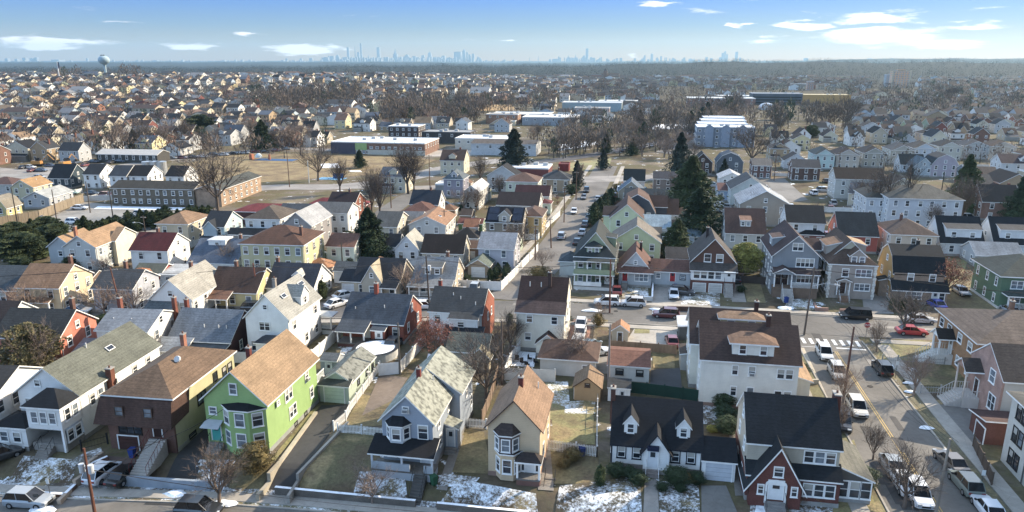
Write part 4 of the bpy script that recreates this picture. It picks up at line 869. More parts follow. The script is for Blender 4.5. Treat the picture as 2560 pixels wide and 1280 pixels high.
    H = House('flat grey garage block below the lavender-grey victorian house', 'L', 1089, 487, 0, 9.5, 6, 3.2, 0, 'garage', 'garage'); H.body('flat', 0, mat('plain', '#8f8b86'), mat('plain', '#b9bbbc'), base=0)
    q('white tall narrow house with snowy roof beside the flat grey garage block', 'R', 1196, 481, 5.2, 4.2, 14, 5.4, 'gy', 1.6, '#c2bfb6', '#c2c5c8', 0)
    # right of the central street
    q('pale green gable-fronted house with grey roof behind the sage victorian', 'L', 1531, 604, 4.6, 10, 9, 4.8, 'gy', 3.4, '#b7bf8f', '#7b7368', 0)
    q('low white-grey rear wing with dark grey roof beside the pale green gable-fronted house', 'R', 1652, 598, 4.0, 7, 6.5, 4.2, 'gx', 1.7, '#b0a79e', '#5d5a55', 0)
    H = q('light yellow-green house with brown roof and orange sunlit rake', 'L', 1526, 546, 5.4, 7.6, 12, 5.6, 'gy', 3.2, '#c5cb9b', '#5a4238', 0); H.body('gx', 1.6, sid('#c5cb9b'), shg('#3c302d'), x0=-5.6, x1=-1, y0=-3, y1=3, z1=5.5, wn='wing_wall', rn='wing_roof')
    q('pale blue roofed white bungalow between the yellow-green houses', 'L', 1585, 570, 3.2, 8.5, 9, 3.4, 'gx', 2.2, '#c4c9c8', '#8fa6b2', 0)
    H = q('dark slate house with white-trimmed barn-like gable and brown roof', 'L', 1549, 528, 4.6, 8.8, 10, 4.8, 'gamy', 4.2, '#474c55', '#62483c', 0); H.body('gx', 2.2, sid('#474c55'), shg('#4a3630'), x0=1, x1=7.6, y0=0, y1=6, z1=5.2, wn='wing_wall', rn='wing_roof')
    q('dark brown roofed low house beside the barn-like gabled one', 'L', 1625, 536, 3.0, 7.2, 9, 3.2, 'gx', 3.2, '#a9a498', '#45322c', 0)
    q('long dark slate roof house behind the dark barn-like gable', 'L', 1562, 496, 3.0, 12.5, 7, 3.2, 'gx', 2.2, '#9c958c', '#3c464b', 0)
    q('tan gable-fronted house with blue slate side roof east of the central street', 'L', 1547, 479, 3.6, 7.2, 8, 3.8, 'gy', 3.0, '#a3937a', '#5a6a7a', 0)
    q('tall white house with dark green-black roof beside the pale cross road', 'L', 1560, 452, 5.0, 6.4, 7, 5.2, 'gx', 3.0, '#b9b9b8', '#232d30', 0)
    q('grey sided row house with three white windows and dark roof', 'L', 1634, 448, 4.6, 9.4, 7, 4.8, 'gx', 1.8, '#7d7672', '#43434a', 0, nf=3)
    q('small brown hip roofed garage between the two dark conifers', 'L', 1677, 543, 2.4, 5.6, 5.6, 2.6, 'hip', 1.9, '#a09a94', '#5b473c', 0, cat='garage', name='garage')
    q('light blue garage wedged behind the brown gabled house', 'L', 1708, 592, 2.1, 4, 5, 2.3, 'gx', 1.2, '#9fb4c6', '#6f8694', 0, cat='garage', name='garage')
    H = q('grey-sided cape with large brown roof and one tan-roofed dormer, above the golden shrub', 'L', 1815, 583, 3.9, 8.6, 10.5, 4.1, 'gx', 4.6, '#b2b3ae', '#5c4238', 0); H.dormer(0, 2.4, -4.0, 5.1, 1.6, shg('#8b6650'), sid('#b5aca2'), 3, 'sF', .7, 2, .6, .8)
    H = q('white house with black roof and small dark garage in front, right', 'L', 1968, 557, 5.0, 8.4, 9, 5.2, 'gx', 3.2, '#cfd2d3', '#21262b', 0, nf=2)
    q('white-walled garage with black pyramid roof in front of the white black-roofed house', 'L', 2002, 589, 2.3, 5.4, 5, 2.5, 'hip', 1.6, '#8a5146', '#1d2024', 0, cat='garage', name='garage')
    q('red-orange house with wide charcoal roof, right', 'L', 2098, 589, 3.9, 8.2, 10, 4.1, 'gx', 4.2, '#b04f3c', '#2d3337', 0, nf=2, kind='siding')
    q('salmon and cream house with brown hip roof, right', 'L', 2229, 589, 5.0, 9.2, 11, 5.2, 'hip', 2.4, '#c8b7a2', '#57463e', 0, (-1, 1), nf=3)
    for i, (x, y, l) in enumerate(((2351, 607, 'white house with black roof and full-width front dormer, beside the salmon and cream house'), (2486, 610, 'matching white dormered house with black roof nearest the right edge'))):
        H = quick(l, 'L', x, y, 2.9, 8.8, 9.5, 3.1, 'gx', 4.9, '#ced1d2', '#23272d', 0, nf=2)
        H.body('sF', 1.2, sid('#ced1d2'), shg('#45474a'), x0=-3.2, x1=4.0, y0=-3.9, y1=.2, z0=3.2, z1=5.9, wn='dormer', rn='dormer_roof', base=0, ov=.2)
        for u in (-1.6, 2.2): H.win('F', u, 4.7, .9, 1.1, off=-3.9)
    q('low blue-grey roofed garage in front of the right-hand white dormered house', 'L', 2440, 640, 2.3, 9, 7.5, 2.5, 'gx', 2.0, '#aab0b4', '#7d8790', 0, cat='garage', name='garage')
    # large beige / white group at the right centre
    H = q('large tan gable-fronted house with pale metal roof, right of centre', 'L', 1851, 511, 5.6, 12.5, 13, 5.8, 'gy', 3.4, '#9a8f80', '#9fa5ab', 0, nf=3)
    q('light blue gable-fronted house with slate roof behind the large tan one', 'L', 1828, 474, 5.0, 11, 12, 5.2, 'gy', 3.4, '#b3c2c2', '#3f474f', 0, nf=2)
    q('small blue lean-to house with red-brown roof left of the light blue gabled one', 'L', 1796, 478, 3.2, 4.4, 9, 3.4, 'gx', 1.6, '#8fa2ba', '#6d4a44', 0)
    q('white flat-gabled house with pale roof behind the blue lean-to house', 'L', 1800, 447, 4.6, 7.5, 9, 4.8, 'gy', 1.8, '#c3c4c4', '#b0b2b5', 0)
    H = q('very large white hip-roofed apartment house behind the row of tall poles, right', 'L', 2224, 498, 7.4, 17.5, 13, 7.6, 'hip', 2.8, '#b9bec3', '#5d5c55', 0, nf=6, cat='apartment building', name='apartment_building')
    q('narrow white house with dark awnings left of the very large hip-roofed one', 'L', 2168, 497, 6.4, 5.0, 12, 6.6, 'hip', 1.6, '#b7bbbf', '#4b4a44', 0)
    q('big plain beige-white block house with black-brown roof, right', 'L', 2090, 448, 6.4, 14, 9, 6.6, 'gx', 2.8, '#b4b3ac', '#2c2422', 0, nf=3)
    q('cream gable-fronted house with brown roof behind the very large hip-roofed one', 'L', 2205, 476, 4.6, 11, 10, 4.8, 'gy', 3.6, '#b9b29c', '#544a40', 0)
    q('slate roofed small house behind the bare trunks, right', 'L', 2122, 484, 3.8, 6, 9, 4.0, 'gx', 2.6, '#b5b09c', '#555f6b', -20)
    q('brick house with black roof, shutters and dark porch roof near the right edge', 'L', 2457, 505, 5.0, 9.2, 9, 5.2, 'gx', 3.8, '#8f6a58', '#26292e', 0, nf=2, kind='brick')
    q('dark brick house with small front gable and covered entry, right of the parked car lot', 'L', 1982, 420, 4.6, 9.4, 8, 4.8, 'gx', 2.4, '#5d463e', '#45464a', 0, nf=3, kind='brick')
    q('brick house with grey roof and white-trimmed windows left of the dark brick one', 'L', 1882, 415, 4.6, 6.6, 8, 4.8, 'gx', 2.0, '#705048', '#6d6862', 0, nf=3, kind='brick')
    q('slate grey mansard-like house with two windows, right of centre', 'L', 1793, 405, 4.6, 9.5, 9, 4.8, 'gamy', 3.4, '#64686e', '#59606a', 0, nf=2)
    q('dark brown gable-fronted house with one white window, right of centre', 'L', 1733, 407, 4.4, 7, 9, 4.6, 'gy', 3.4, '#4a3a36', '#3b3633', 0)
    q('white bungalow with black chalet gable, right of the slate mansard-like house', 'L', 1962, 402, 3.4, 8.6, 8, 3.6, 'gy', 2.6, '#c3c7c9', '#2c3138', 0)
    q('dark green-black roofed white cottage among conifers, right', 'L', 2252, 412, 3.2, 8.6, 8, 3.4, 'gx', 3.4, '#bcc2c4', '#242f33', 0)
    q('lilac house with barn-shaped gable and black roof, right', 'L', 2330, 412, 4.6, 9, 10, 4.8, 'gamy', 3.6, '#a59aa3', '#32373e', 0)
    q('blue-grey chalet with slate gable roof left of the lilac barn-gabled house', 'L', 2285, 418, 3.4, 7, 9, 3.6, 'gy', 3.2, '#a4b0b4', '#5c6a72', 0)
    q('grey sided bungalow with pale slate roof near the right edge', 'L', 2415, 429, 3.6, 8.4, 8, 3.8, 'gx', 1.8, '#84898c', '#6c767b', 0, nf=3)
    q('cream house with brown roof and steep white gable near the right edge', 'L', 2440, 444, 4.2, 7, 9, 4.4, 'gx', 2.8, '#b9b4a4', '#5a4c43', 0)
    # row of victorian front gables
    for i, (x, y, w, wc, rc, l) in enumerate(((2037, 388, 7.6, '#b3ccc6', '#3e4c50', 'pale aqua'), (2092, 388, 8.4, '#b7ac9c', '#393338', 'pinkish beige'), (2158, 384, 8.6, '#9d9a8c', '#35363b', 'olive grey'), (2228, 377, 9.0, '#a7a394', '#4d5054', 'greige'), (2284, 372, 9.0, '#b4bfc9', '#4b4745', 'bluish white'), (2348, 368, 9.4, '#b9b7a8', '#2c333a', 'ivory'), (2410, 366, 10.4, '#adaca8', '#39424d', 'silver grey'), (2475, 368, 10.6, '#b3a999', '#463a37', 'sand coloured'))):
        H = quick(l+' victorian with triangular front gable in the long row on the right', 'L', x, y, 5.6, w, 12, 5.8, 'hip', 2.6, wc, rc, 0, nf=3)
        H.body('gy', 2.0, sid(wc), shg(rc), x0=-w/2+.6, x1=w/2-.6, y0=-6.3, y1=-1, z0=5.7, z1=5.8, wn='pediment', rn='pediment_roof', base=0, ov=.3)
    q('white two-storey house with maroon roof, small dormer and dark porch at the right edge', 'L', 2504, 409, 4.6, 12, 9, 4.8, 'gx', 2.8, '#c0c2c3', '#4a3a3c', 0, nf=3, dorm=[(1.5, 2, -3.6, 5.4, 1.2, shg('#4a3a3c'), sid(SW), 2.5)])
    # white houses behind the long brick apartment
    q('dark green gambrel-like house with three dormer windows behind the parked boat', 'L', 121, 446, 3.4, 7.6, 9, 3.6, 'gx', 4.0, '#33454e', '#20272e', 4, nf=3)
    for i, (x, y, w, rc, l) in enumerate(((208, 437, 5.8, '#2c2f34', 'white house with small box dormer, first of the white row behind the long brick block'), (273, 441, 6, '#3a4149', 'white house with slate roof, second of the white row behind the long brick block'), (322, 441, 6.4, '#1f2024', 'white house with black roof, third of the white row behind the long brick block'), (414, 442, 6.2, '#1b1c20', 'white black-roofed house standing apart at the right end of the row behind the brick block'))):
        quick(l, 'L', x, y, 4.8, w, 9, 5.0, 'gx', 2.8, '#dedfde', rc, 4, nf=2)
    q('small cream house with tan roof left of the parking lot', 'L', 26, 470, 4.2, 7, 9, 4.4, 'gy', 2.2, '#bfb690', '#a8814c', 8)
    q('white house with red-brown roof at the left edge beyond the parking lot', 'R', 30, 464, 4.6, 9, 8, 4.8, 'hip', 1.8, '#b9b5ae', '#5e443e', 8)
    q('low white-gabled building with pale grey roof beyond the parking lot fence', 'L', 58, 497, 3.0, 7.4, 12, 3.2, 'gy', 1.8, '#a3a9b0', '#a6a9a6', 10)
    q('yellow half-hidden house at the left edge by the parking lot', 'R', 14, 520, 4.0, 6, 6, 4.2, 'gamy', 2.6, '#c4b26a', '#8b8270', 8)

def big_buildings():
    def blk(label, x, y, za, w, d, h, wall, roofc, rz=0, nwin=8, fl=2, A='L', name='commercial_building', cat='commercial building', roof='flat', rise=0, kind='brick', parapet='#c9c9c6', ww=1.1, wh=1.2, wstyle='w', hv=3):
        H = House(label, A, x, y, za, w, d, h, rz, cat, name)
        H.body(roof, rise, mat(kind, wall), mat('plain', roofc) if roof == 'flat' else shg(roofc), trim=mat('plain', parapet), base=0)
        if nwin:
            H.wins('F', nwin, fl, w=ww, h=wh, style=wstyle); H.wins('R', max(2, int(nwin*d/w)), fl, w=ww, h=wh, style=wstyle)
            if x > 1500: H.wins('L', max(2, int(nwin*d/w)), fl, w=ww, h=wh, style=wstyle)
        if roof == 'flat':
            for i in range(hv):
                m = MB(); a = random.uniform(-w*.4, w*.35); b = random.uniform(-d*.3, d*.3); m.box(a, a+1.8, b, b+1.5, h+.26, h+1.3); m.build('rooftop_unit', [mat('plain', '#a9abac')], H.root)
        return H
    H = blk('long dark brick apartment block with brown roof and tiny windows beside the parking lot', 484, 475, 5.0, 26, 9, 5.1, '#6c6150', '#3d3a33', 4, 10, 2, 'R', 'apartment_building', 'apartment building', 'gx', 1.6, ww=.9)
    H.body('gy', 1.4, brk('#a08468'), shg('#4e5049'), x0=13.05, x1=21, y0=-4, y1=23, z1=5.0, wn='rear_wing_wall', rn='rear_wing_roof', base=0)
    for i in range(7): H.win('R', -2+i*3.6, 3.6, .9, 1.0, off=21); H.win('R', -2+i*3.6, 1.4, .9, 1.1, off=21)
    H = blk('long low school-like brick building with white flat roof and green entrance bay', 829, 384, 0, 45, 24, 5.2, '#82604e', '#d3d5d6', 0, 0, 1, kind='brick', parapet='#dcdcd8', hv=6)
    m = MB(); m.box(-22.6, -10.8, -12.15, -12, .0, 5.1); m.build('dark_bay', [mat('plain', '#4b4a58')], H.root); m = MB(); m.box(-10.7, -2.6-8+5.5, -12.2, -12, 2.0, 5.1); m.build('green_bay', [mat('plain', '#8fab5f')], H.root)
    m = MB(); m.box(-4.9, 22.6, -12.12, -12, 0, 2.2); m.build('base_band', [mat('plain', '#b9b3a2')], H.root)
    for i in range(9): H.win('F', -3+i*2.9, 3.2, 1.3, .9, off=-12.02)
    for i in range(4): H.win('F', -9.8+i*1.6, 1.2, 1.0, 1.4)
    H.wins('R', 6, 1)
    blk('dark brown brick commercial block with red right wall behind the school-like building', 972, 347, 0, 17, 14, 6.6, '#4b3f3c', '#c9cccd', 0, 5, 2)
    blk('long black-fronted low store with dark parapet left of the white warehouses', 1055, 357, 0, 26, 14, 5.4, '#43403f', '#8d8f90', 0, 4, 1, parapet='#57575a')
    blk('white single-storey store with snowy flat roof and tan panels', 1138, 373, 0, 26, 18, 5.0, '#bdb7a6', '#d6d8d9', 0, 6, 1, kind='plain')
    blk('long pale warehouse with dark low-slope roof behind the tall spruce', 1178, 387, 0, 30, 16, 5.2, '#b4b7b9', '#5b524c', 0, 5, 1, kind='plain', roof='gx', rise=1.2)
    H = blk('red-walled store with snow-white flat roof behind the tall blue-green spruce', 1254, 442, 0, 17.5, 12, 3.2, '#6e3733', '#dfe2e4', 0, 0, 1, kind='plain', parapet='#d8dadb')
    blk('bright red side annex of stacked panels right of the red-walled store', 1396, 428, 0, 4.0, 6, 2.4, '#7c2a28', '#5c2422', 0, 0, 1, kind='plain', parapet='#7c2a28', hv=0)
    H = blk('blue-grey apartment complex with stepped white flat roofs, right of centre', 1740, 366, 0, 28, 16, 9.4, '#7c8592', '#dfe2e4', 0, 10, 3, name='apartment_building', cat='apartment building', kind='siding', parapet='#cfd2d4')
    for i in range(3):
        H.body('flat', 0, sid('#7c8592'), mat('plain', '#dfe2e4'), x0=-12+i*3, x1=13+i*2, y0=12+i*22, y1=26+i*22, z0=0, z1=9.4, wn='rear_block', rn='rear_roof', base=0, trim=mat('plain', '#d6d8da'))
    for x in (-8, 0, 8): H.body('gy', 1.4, sid('#8793a4'), shg('#9aa0a6'), x0=x-2, x1=x+2, y0=-9, y1=-8.01, z0=0, z1=9.6, wn='bay', rn='bay_roof', base=0)
    blk('long black and white flat-roofed market beyond the bare woods', 1225, 292, 3.4, 42, 26, 5, '#3e434c', '#c4c5c3', 0, 0, 1)
    blk('long pale flat-roofed market hall, right half beyond the bare woods', 1305, 300, 3.4, 36, 30, 5, '#8f949a', '#cfd0ce', 0, 6, 1, kind='plain')
    blk('pinkish stone office beside the far market hall', 1436, 294, 0, 26, 14, 7, '#a18a80', '#8d8a84', 0, 6, 2, kind='plain')
    blk('long teal-grey warehouse in the middle distance', 1405, 278, 0, 50, 24, 7, '#8ea0a6', '#b0b6b8', 0, 0, 1, kind='plain')
    blk('cream warehouse right of the long teal-grey one', 1495, 274, 0, 34, 24, 7, '#c0bca9', '#b9b9b4', 0, 0, 1, kind='plain')
    blk('small brick shed at the edge of the bare woods', 1215, 309, 0, 22, 14, 6, '#9c7458', '#9c948a', 0, 4, 1)
    H = blk('long dark grey four-storey parking structure in the hazy right distance', 1880, 262, 0, 46, 24, 10.5, '#565d66', '#7b8188', 0, 0, 1, kind='concrete')
    for z in (1.6, 4.2, 6.8):
        m = MB(); m.box(-22.4, 22, -12.1, -12, z, z+1.1); m.build('deck_opening', [mat('plain', '#23262b')], H.root)
    blk('long mustard-yellow warehouse joined to the dark parking structure', 2005, 258, 0, 46, 20, 8, '#c2923c', '#c9b98c', 0, 0, 1, kind='plain', parapet='#c9a050')
    H = blk('tan brick high-rise apartment tower in the hazy right distance', 2228, 220, 0, 25, 15, 25, '#e0a674', '#9a8b78', 0, 6, 8, name='apartment_tower', cat='apartment tower', ww=2.0, wh=1.4, parapet='#c9b89c')
    for u in (-12.5, 12.5):
        m = MB(); m.box(u-1, u+1, -8.3, -7.5, 0, 26); m.build('corner_pier', [mat('plain', '#cbb592')], H.root)
    m = MB(); m.box(-5, 6, -4, 4, 25.3, 28); m.build('penthouse', [brk('#b89674')], H.root)
    blk('grey slab building attached left of the tan high-rise', 2213, 217, 0, 9, 12, 19, '#8f9aa0', '#8f9aa0', 0, 3, 8, kind='plain')
    H = blk('small pinkish tan office tower in the middle of the hazy right distance', 2017, 226, 0, 9, 8, 12, '#b98a6e', '#b7a590', 0, 3, 5, name='office_tower', cat='office building')
    blk('low brown block left of the small pinkish office tower', 1978, 222, 0, 24, 14, 7, '#8a7c68', '#8f877a', 0, 8, 3)
    blk('reddish institutional building with tan ends in the right middle distance', 1718, 268, 0, 60, 26, 8, '#8f6b5c', '#b9bcbb', 0, 9, 2)
    blk('snow-roofed low warehouse right of the reddish institutional building', 1790, 255, 0, 50, 20, 6, '#b4b1a6', '#cfd2d2', 0, 0, 1, kind='plain')
    blk('low black-banded store among the bare trees, far right', 2172, 253, 0, 30, 16, 6, '#3d4048', '#6e7276', 0, 6, 1)
    # quonset
    H = House('white half-round hangar roof poking above the bare trees, right', 'L', 1896, 275, 0, 20, 24, 1.0, 0, 'hangar', 'hangar')
    m = MB(); pl = [(7*cos(pi*i/12), 5*sin(pi*i/12)+.1) for i in range(13)]; m.extr(pl, lambda s_, a, z: (s_, a, z), -12, 12); m.build('roof', [mat('metal', '#d3d8dc')], H.root)
    # church
    H = House('brown brick church with square bell tower on the horizon, centre', 'L', 1503, 200, 0, 40, 16, 8, 0, 'church', 'church')
    H.body('gx', 5, brk('#7d6a5a'), shg('#5b5048'), base=0); H.body('hip', 5, brk('#85695a'), shg('#55463f'), x0=-15, x1=-7, y0=-12, y1=-4, z1=18, wn='tower', rn='spire', base=0, ov=.1)
    # red canopy structure
    H = House('dark red hip-roofed pavilion beside the brick apartment block', 'L', 585, 530, 3.2, 24, 9, 3.3, 3, 'pavilion', 'pavilion')
    H.body('hip', 1.4, mat('plain', '#5a3a36'), shg('#7a2c30'), base=0)
    roofwall(H.root, 4, 20, 5, 12, 0, 3.4, 'hip', 1.6, mat('plain', '#5a3a36'), shg('#7f2e31'), wn='wing_wall', rn='wing_roof', base=0)
    H = House('low shop with pale tent-like roof beside the orange-gabled houses, left', 'L', 243, 405, 0, 28, 9, 3.4, 2, 'shop', 'shop')
    H.body('gx', 1.6, mat('plain', '#4a4844'), mat('plain', '#b0aca4'), base=0); H.wins('F', 9, 1, h=1.6)
    for i, px in enumerate((372, 391, 407)):
        m = MB(); X, Y = PT(px, 441); m.tube((0, 0, 0), (0, 0, 5.6), 1.9, 1.9, 18); o = m.build('tank', [mat('metal', '#b9bec0')], None, (X, Y, 0), smooth=False)
        tag(o, ['pale cylindrical storage tank, leftmost of the three by the park', 'pale cylindrical storage tank, middle of the three by the park', 'pale cylindrical storage tank, rightmost of the three by the park'][i], 'storage tank', 'storage tanks by the park'); o.name = 'storage_tank'
def terrain():
    rs = [2.0]
    while rs[-1] < 30000:
        r = rs[-1]; st = 6 if r < 40 else 1.1 if r < 90 else 5 if r < 200 else r*.045
        rs.append(r+st)
    azs = [-180, -150, -120] + [-90+4*i for i in range(8)] + [-58+.8*i for i in range(146)] + [60+4*i for i in range(9)] + [120, 150]
    n = len(azs); v = []; f = []
    for r in rs:
        for a in azs:
            x, y = r*sin(R(a)), r*cos(R(a)); X, Y = cam2w(x, y); v.append((X, Y, tz(X, Y)-.02))
    for i in range(len(rs)-1):
        for j in range(n):
            k = (j+1) % n; f.append((i*n+j, i*n+k, (i+1)*n+k, (i+1)*n+j))
    v.append((0, 0, 0)); c = len(v)-1
    for j in range(n): f.append((c, (j+1) % n, j))
    me = bpy.data.meshes.new('ground'); me.from_pydata(v, [], f)
    me.polygons.foreach_set('use_smooth', [True]*len(me.polygons))
    m = bpy.data.materials.new('ground_cover'); N = NT(m); B = N.b
    co = N.add('ShaderNodeNewGeometry').outputs['Position']
    f1 = N.noise(.05, 6, .65, coord=co); f2 = N.noise(1.1, 6, .75, coord=co); f3 = N.noise(.012, 4, .6, coord=co); f4 = N.noise(.2, 7, .72, coord=co)
    a = N.ramp(f1, [(.3, lin('#4a4034')), (.42, lin('#6a5c46')), (.5, lin('#665f3e')), (.58, lin('#766a5c')), (.7, lin('#8c7b50'))])
    a = N.mix(.55, a, N.ramp(f2, [(.3, .4), (.68, 1.25)]), 'MULTIPLY')
    a = N.mix(.5, a, N.ramp(f3, [(.35, .6), (.65, 1.1)]), 'MULTIPLY')
    a = N.mix(N.ramp(f4, [(.615, 0.0), (.635, 1.0)]), a, lin('#dfe5ea'))
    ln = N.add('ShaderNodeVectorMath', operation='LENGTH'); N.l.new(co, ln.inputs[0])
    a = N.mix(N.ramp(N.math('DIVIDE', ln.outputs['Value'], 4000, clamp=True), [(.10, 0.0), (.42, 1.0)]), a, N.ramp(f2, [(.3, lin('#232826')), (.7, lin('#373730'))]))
    N.l.new(a, B.inputs['Base Color']); B.inputs['Roughness'].default_value = .95; B.inputs['Specular IOR Level'].default_value = .1
    N.bump(f2, .6, .1); me.materials.append(m)
    o = bpy.data.objects.new('ground', me); C.objects.link(o); tag(o, kind='structure')
def patch(name, m, px, off=.02, n=12, world=False, z=None, flat=False):
    """sheet draped on the terrain, corners given in order; n subdivisions"""
    q = [p if world else PT(*p) for p in px]
    if len(q) != 4:
        me = bpy.data.meshes.new(name); me.from_pydata([(x, y, tz(x, y)+off) for x, y in q], [], [tuple(range(len(q)))])
    else:
        v = []; f = []
        for i in range(n+1):
            for j in range(n+1):
                a, b = i/n, j/n
                x = (q[0][0]*(1-a)+q[1][0]*a)*(1-b)+(q[3][0]*(1-a)+q[2][0]*a)*b; y = (q[0][1]*(1-a)+q[1][1]*a)*(1-b)+(q[3][1]*(1-a)+q[2][1]*a)*b
                v.append((x, y, tz(x, y)+off))
        for i in range(n):
            for j in range(n): f.append((i*(n+1)+j, (i+1)*(n+1)+j, (i+1)*(n+1)+j+1, i*(n+1)+j+1))
        me = bpy.data.meshes.new(name); me.from_pydata(v, [], f)
    me.materials.append(m); o = bpy.data.objects.new(name, me); C.objects.link(o); tag(o, kind='structure'); return o
def smooth(pts, k=6):
    out = []
    for i in range(len(pts)-1):
        p0 = pts[max(i-1, 0)]; p1 = pts[i]; p2 = pts[i+1]; p3 = pts[min(i+2, len(pts)-1)]
        for j in range(k):
            t = j/k
            out.append(tuple(.5*((2*p1[c])+(-p0[c]+p2[c])*t+(2*p0[c]-5*p1[c]+4*p2[c]-p3[c])*t*t+(-p0[c]+3*p1[c]-3*p2[c]+p3[c])*t**3) for c in (0, 1)))
    out.append(pts[-1]); return out
def offs(pts, d):
    o = []
    for i, p in enumerate(pts):
        a = pts[max(i-1, 0)]; b = pts[min(i+1, len(pts)-1)]; dx, dy = b[0]-a[0], b[1]-a[1]; L = sqrt(dx*dx+dy*dy)
        o.append((p[0]-dy/L*d, p[1]+dx/L*d))
    return o
def strip(name, m, pts, w, off, d=0.0, th=0.0, sm=True):
    if sm: pts = smooth(pts)
    a = offs(pts, d-w/2); b = offs(pts, d+w/2); v = []; f = []; n = len(pts)
    for i in range(n):
        for p in (a[i], b[i]): v.append((*p, tz(*p)+off))
    for i in range(n-1): f.append((2*i, 2*i+2, 2*i+3, 2*i+1))
    if th:
        k = len(v); v += [(x, y, z-th) for x, y, z in v]
        for i in range(n-1): f.append((2*i, 2*i+2, k+2*i+2, k+2*i)); f.append((2*i+1, 2*i+3, k+2*i+3, k+2*i+1))
        f.append((0, 1, k+1, k)); f.append((2*n-2, 2*n-1, k+2*n-1, k+2*n-2))
    me = bpy.data.meshes.new(name); me.from_pydata(v, [], f); me.materials.append(m)
    o = bpy.data.objects.new(name, me); C.objects.link(o); return tag(o, kind='structure')
CROSS = [(-150, 96), (-95, 104.4), (-60, 111), (-30, 117.2), (-9, 119.0), (35, 119.4), (120, 119.4)]
AVE = [(30, -10), (30, 40), (30, 80), (30, 114.8)]
CENT = [(-22, 123.2), (-20.6, 140), (-18.2, 163), (-15.6, 230), (-13.5, 300)]
FRONT = [(-130, 45), (-60, 52.2), (-34, 54.9), (0, 55.4), (24.5, 55.4)]
def roads():
    A = mat('asphalt', '#6b6761'); A2 = mat('asphalt', '#6f6a62'); A3 = mat('asphalt', '#706b65'); CO = mat('concrete', '#a39b8e'); DK = mat('asphalt', '#3f3e3d')
    PALE = mat('asphalt', '#8d8780'); PA = mat('plain', '#d8d6d0'); YE = mat('plain', '#c9a545'); VERGE = mat('lawn', '#6f6b41')
    strip('street', A, CROSS, 9, .03); strip('street', A2, AVE, 9.8, .026, sm=False); strip('street', A3, CENT, 8.8, .034); strip('street', A2, FRONT, 8, .03)
    def walk(pts, w, d): strip('sidewalk', CO, pts, w, .13, d, .3)
    walk([(-150, 96), (-95, 104.4), (-60, 111), (-28.5, 117.4)], 1.6, 6.2); walk([(-16, 118.9), (35, 119.4), (120, 119.4)], 1.6, 6.0)
    walk(CROSS[:5]+[(24, 119.3)], 1.6, -6.0); walk([(36.5, 119.4), (120, 119.4)], 1.6, -6.0)
    walk([(30, 20), (30, 60), (30, 111.8)], 1.7, 7.6); walk([(30, 20), (30, 60), (30, 111.8)], 1.8, -7.6)
    walk(FRONT, 1.4, 5.35); walk([p for p in CENT[1:]], 1.5, 6.6); walk([p for p in CENT[1:]], 1.5, -6.6)
    for w_, pts, d in ((.2, [(30, 20), (30, 60), (30, 113)], 5.0), (.2, [(30, 20), (30, 60), (30, 113)], -5.0), (.18, CROSS[4:], 4.6), (.18, [(-150, 96), (-95, 104.4), (-60, 111), (-30, 117.2), (-9, 119), (24, 119.3)], -4.6), (.2, FRONT, 4.1)):
        strip('kerb', CO, pts, w_, .14, d, .3)
    strip('grass_verge', VERGE, [(30, 20), (30, 60), (30, 111)], 1.5, .045, 5.9); strip('grass_verge', mat('soil', '#6b6648'), [(30, 20), (30, 60), (30, 111)], 1.5, .045, -5.9)
    strip('snowy_verge', mat('snowlawn', '#6f6b41'), FRONT, .5, .06, 4.42); strip('snowy_verge', mat('snowlawn', '#5b554a'), FRONT, .7, .07, 6.35)
    for d in (-.14, .14): strip('lane_line', YE, [(30, 20), (30, 60), (30, 108)], .1, .04, d)
    m = MB()
    for i in range(8): x = 25.9+i*1.13; m.box(x, x+.5, 110.6, 112.9, .03, .042)
    tag(m.build('crosswalk_marking', [PA]), kind='structure')
    m = MB(); m.box(30.4, 34.6, 109.2, 109.6, .03, .042); m.box(25.4, 29.6, 109.2, 109.3, .03, .041); tag(m.build('stop_line', [PA]), kind='structure')
    # distant roads
    rp = random.Random(4); DK2 = mat('asphalt', '#4e4b48'); LT = mat('asphalt', '#8b857c')
    for i in range(26):
        if i < 14: x, y = rp.uniform(25.6, 34), rp.uniform(55, 112); a, b = rp.uniform(.6, 1.6), rp.uniform(1.5, 6)
        else: x = rp.uniform(-25, 60); y = 119.2+rp.uniform(-3.4, 3.0)+(min(0, x+9)*.1); a, b = rp.uniform(2, 7), rp.uniform(.6, 1.4)
        if x+a > 34.6 and i < 14: continue
        patch('asphalt_patch', rp.choice([DK2, DK2, LT]), [(x, y), (x+a, y+rp.uniform(-.1, .1)), (x+a, y+b), (x+rp.uniform(-.1, .1), y+b)], .036+.0007*i, 1, world=True)
    for i, (x, y) in enumerate(((28.2, 78), (31.5, 96), (12, 118), (-3, 120.5), (28.6, 66))):
        m = MB(); m.tube((x, y, .0), (x, y, .062), .38, .38, 14); tag(m.build('manhole_cover', [mat('plain', '#2e2c2a')]), kind='structure')
    strip('road', PALE, [PT(1380, 452), PT(1560, 446), PT(1760, 440)], 13, .05); strip('road', PALE, [PT(400, 500), PT(660, 470), PT(860, 466), PT(1010, 446), PT(1130, 418), PT(1260, 400)], 11, .045)
    strip('road', PALE, [PT(860, 466), PT(1040, 470), PT(1200, 462), PT(1400, 452)], 8, .04)
    strip('road', A, [PT(930, 600), PT(960, 540), PT(1010, 500), PT(1050, 478)], 7, .035)
    strip('road', mat('asphalt', '#55555a'), [PT(1320, 408), PT(1450, 392), PT(1600, 366), PT(1700, 345), PT(1745, 330)], 9, .05)
    strip('road', A, [PT(1760, 440), PT(1735, 380), PT(1700, 345)], 7, .055); strip('road', A, [PT(1990, 600), PT(1960, 540), PT(1905, 470), PT(1880, 440), PT(1760, 437)], 6, .05)
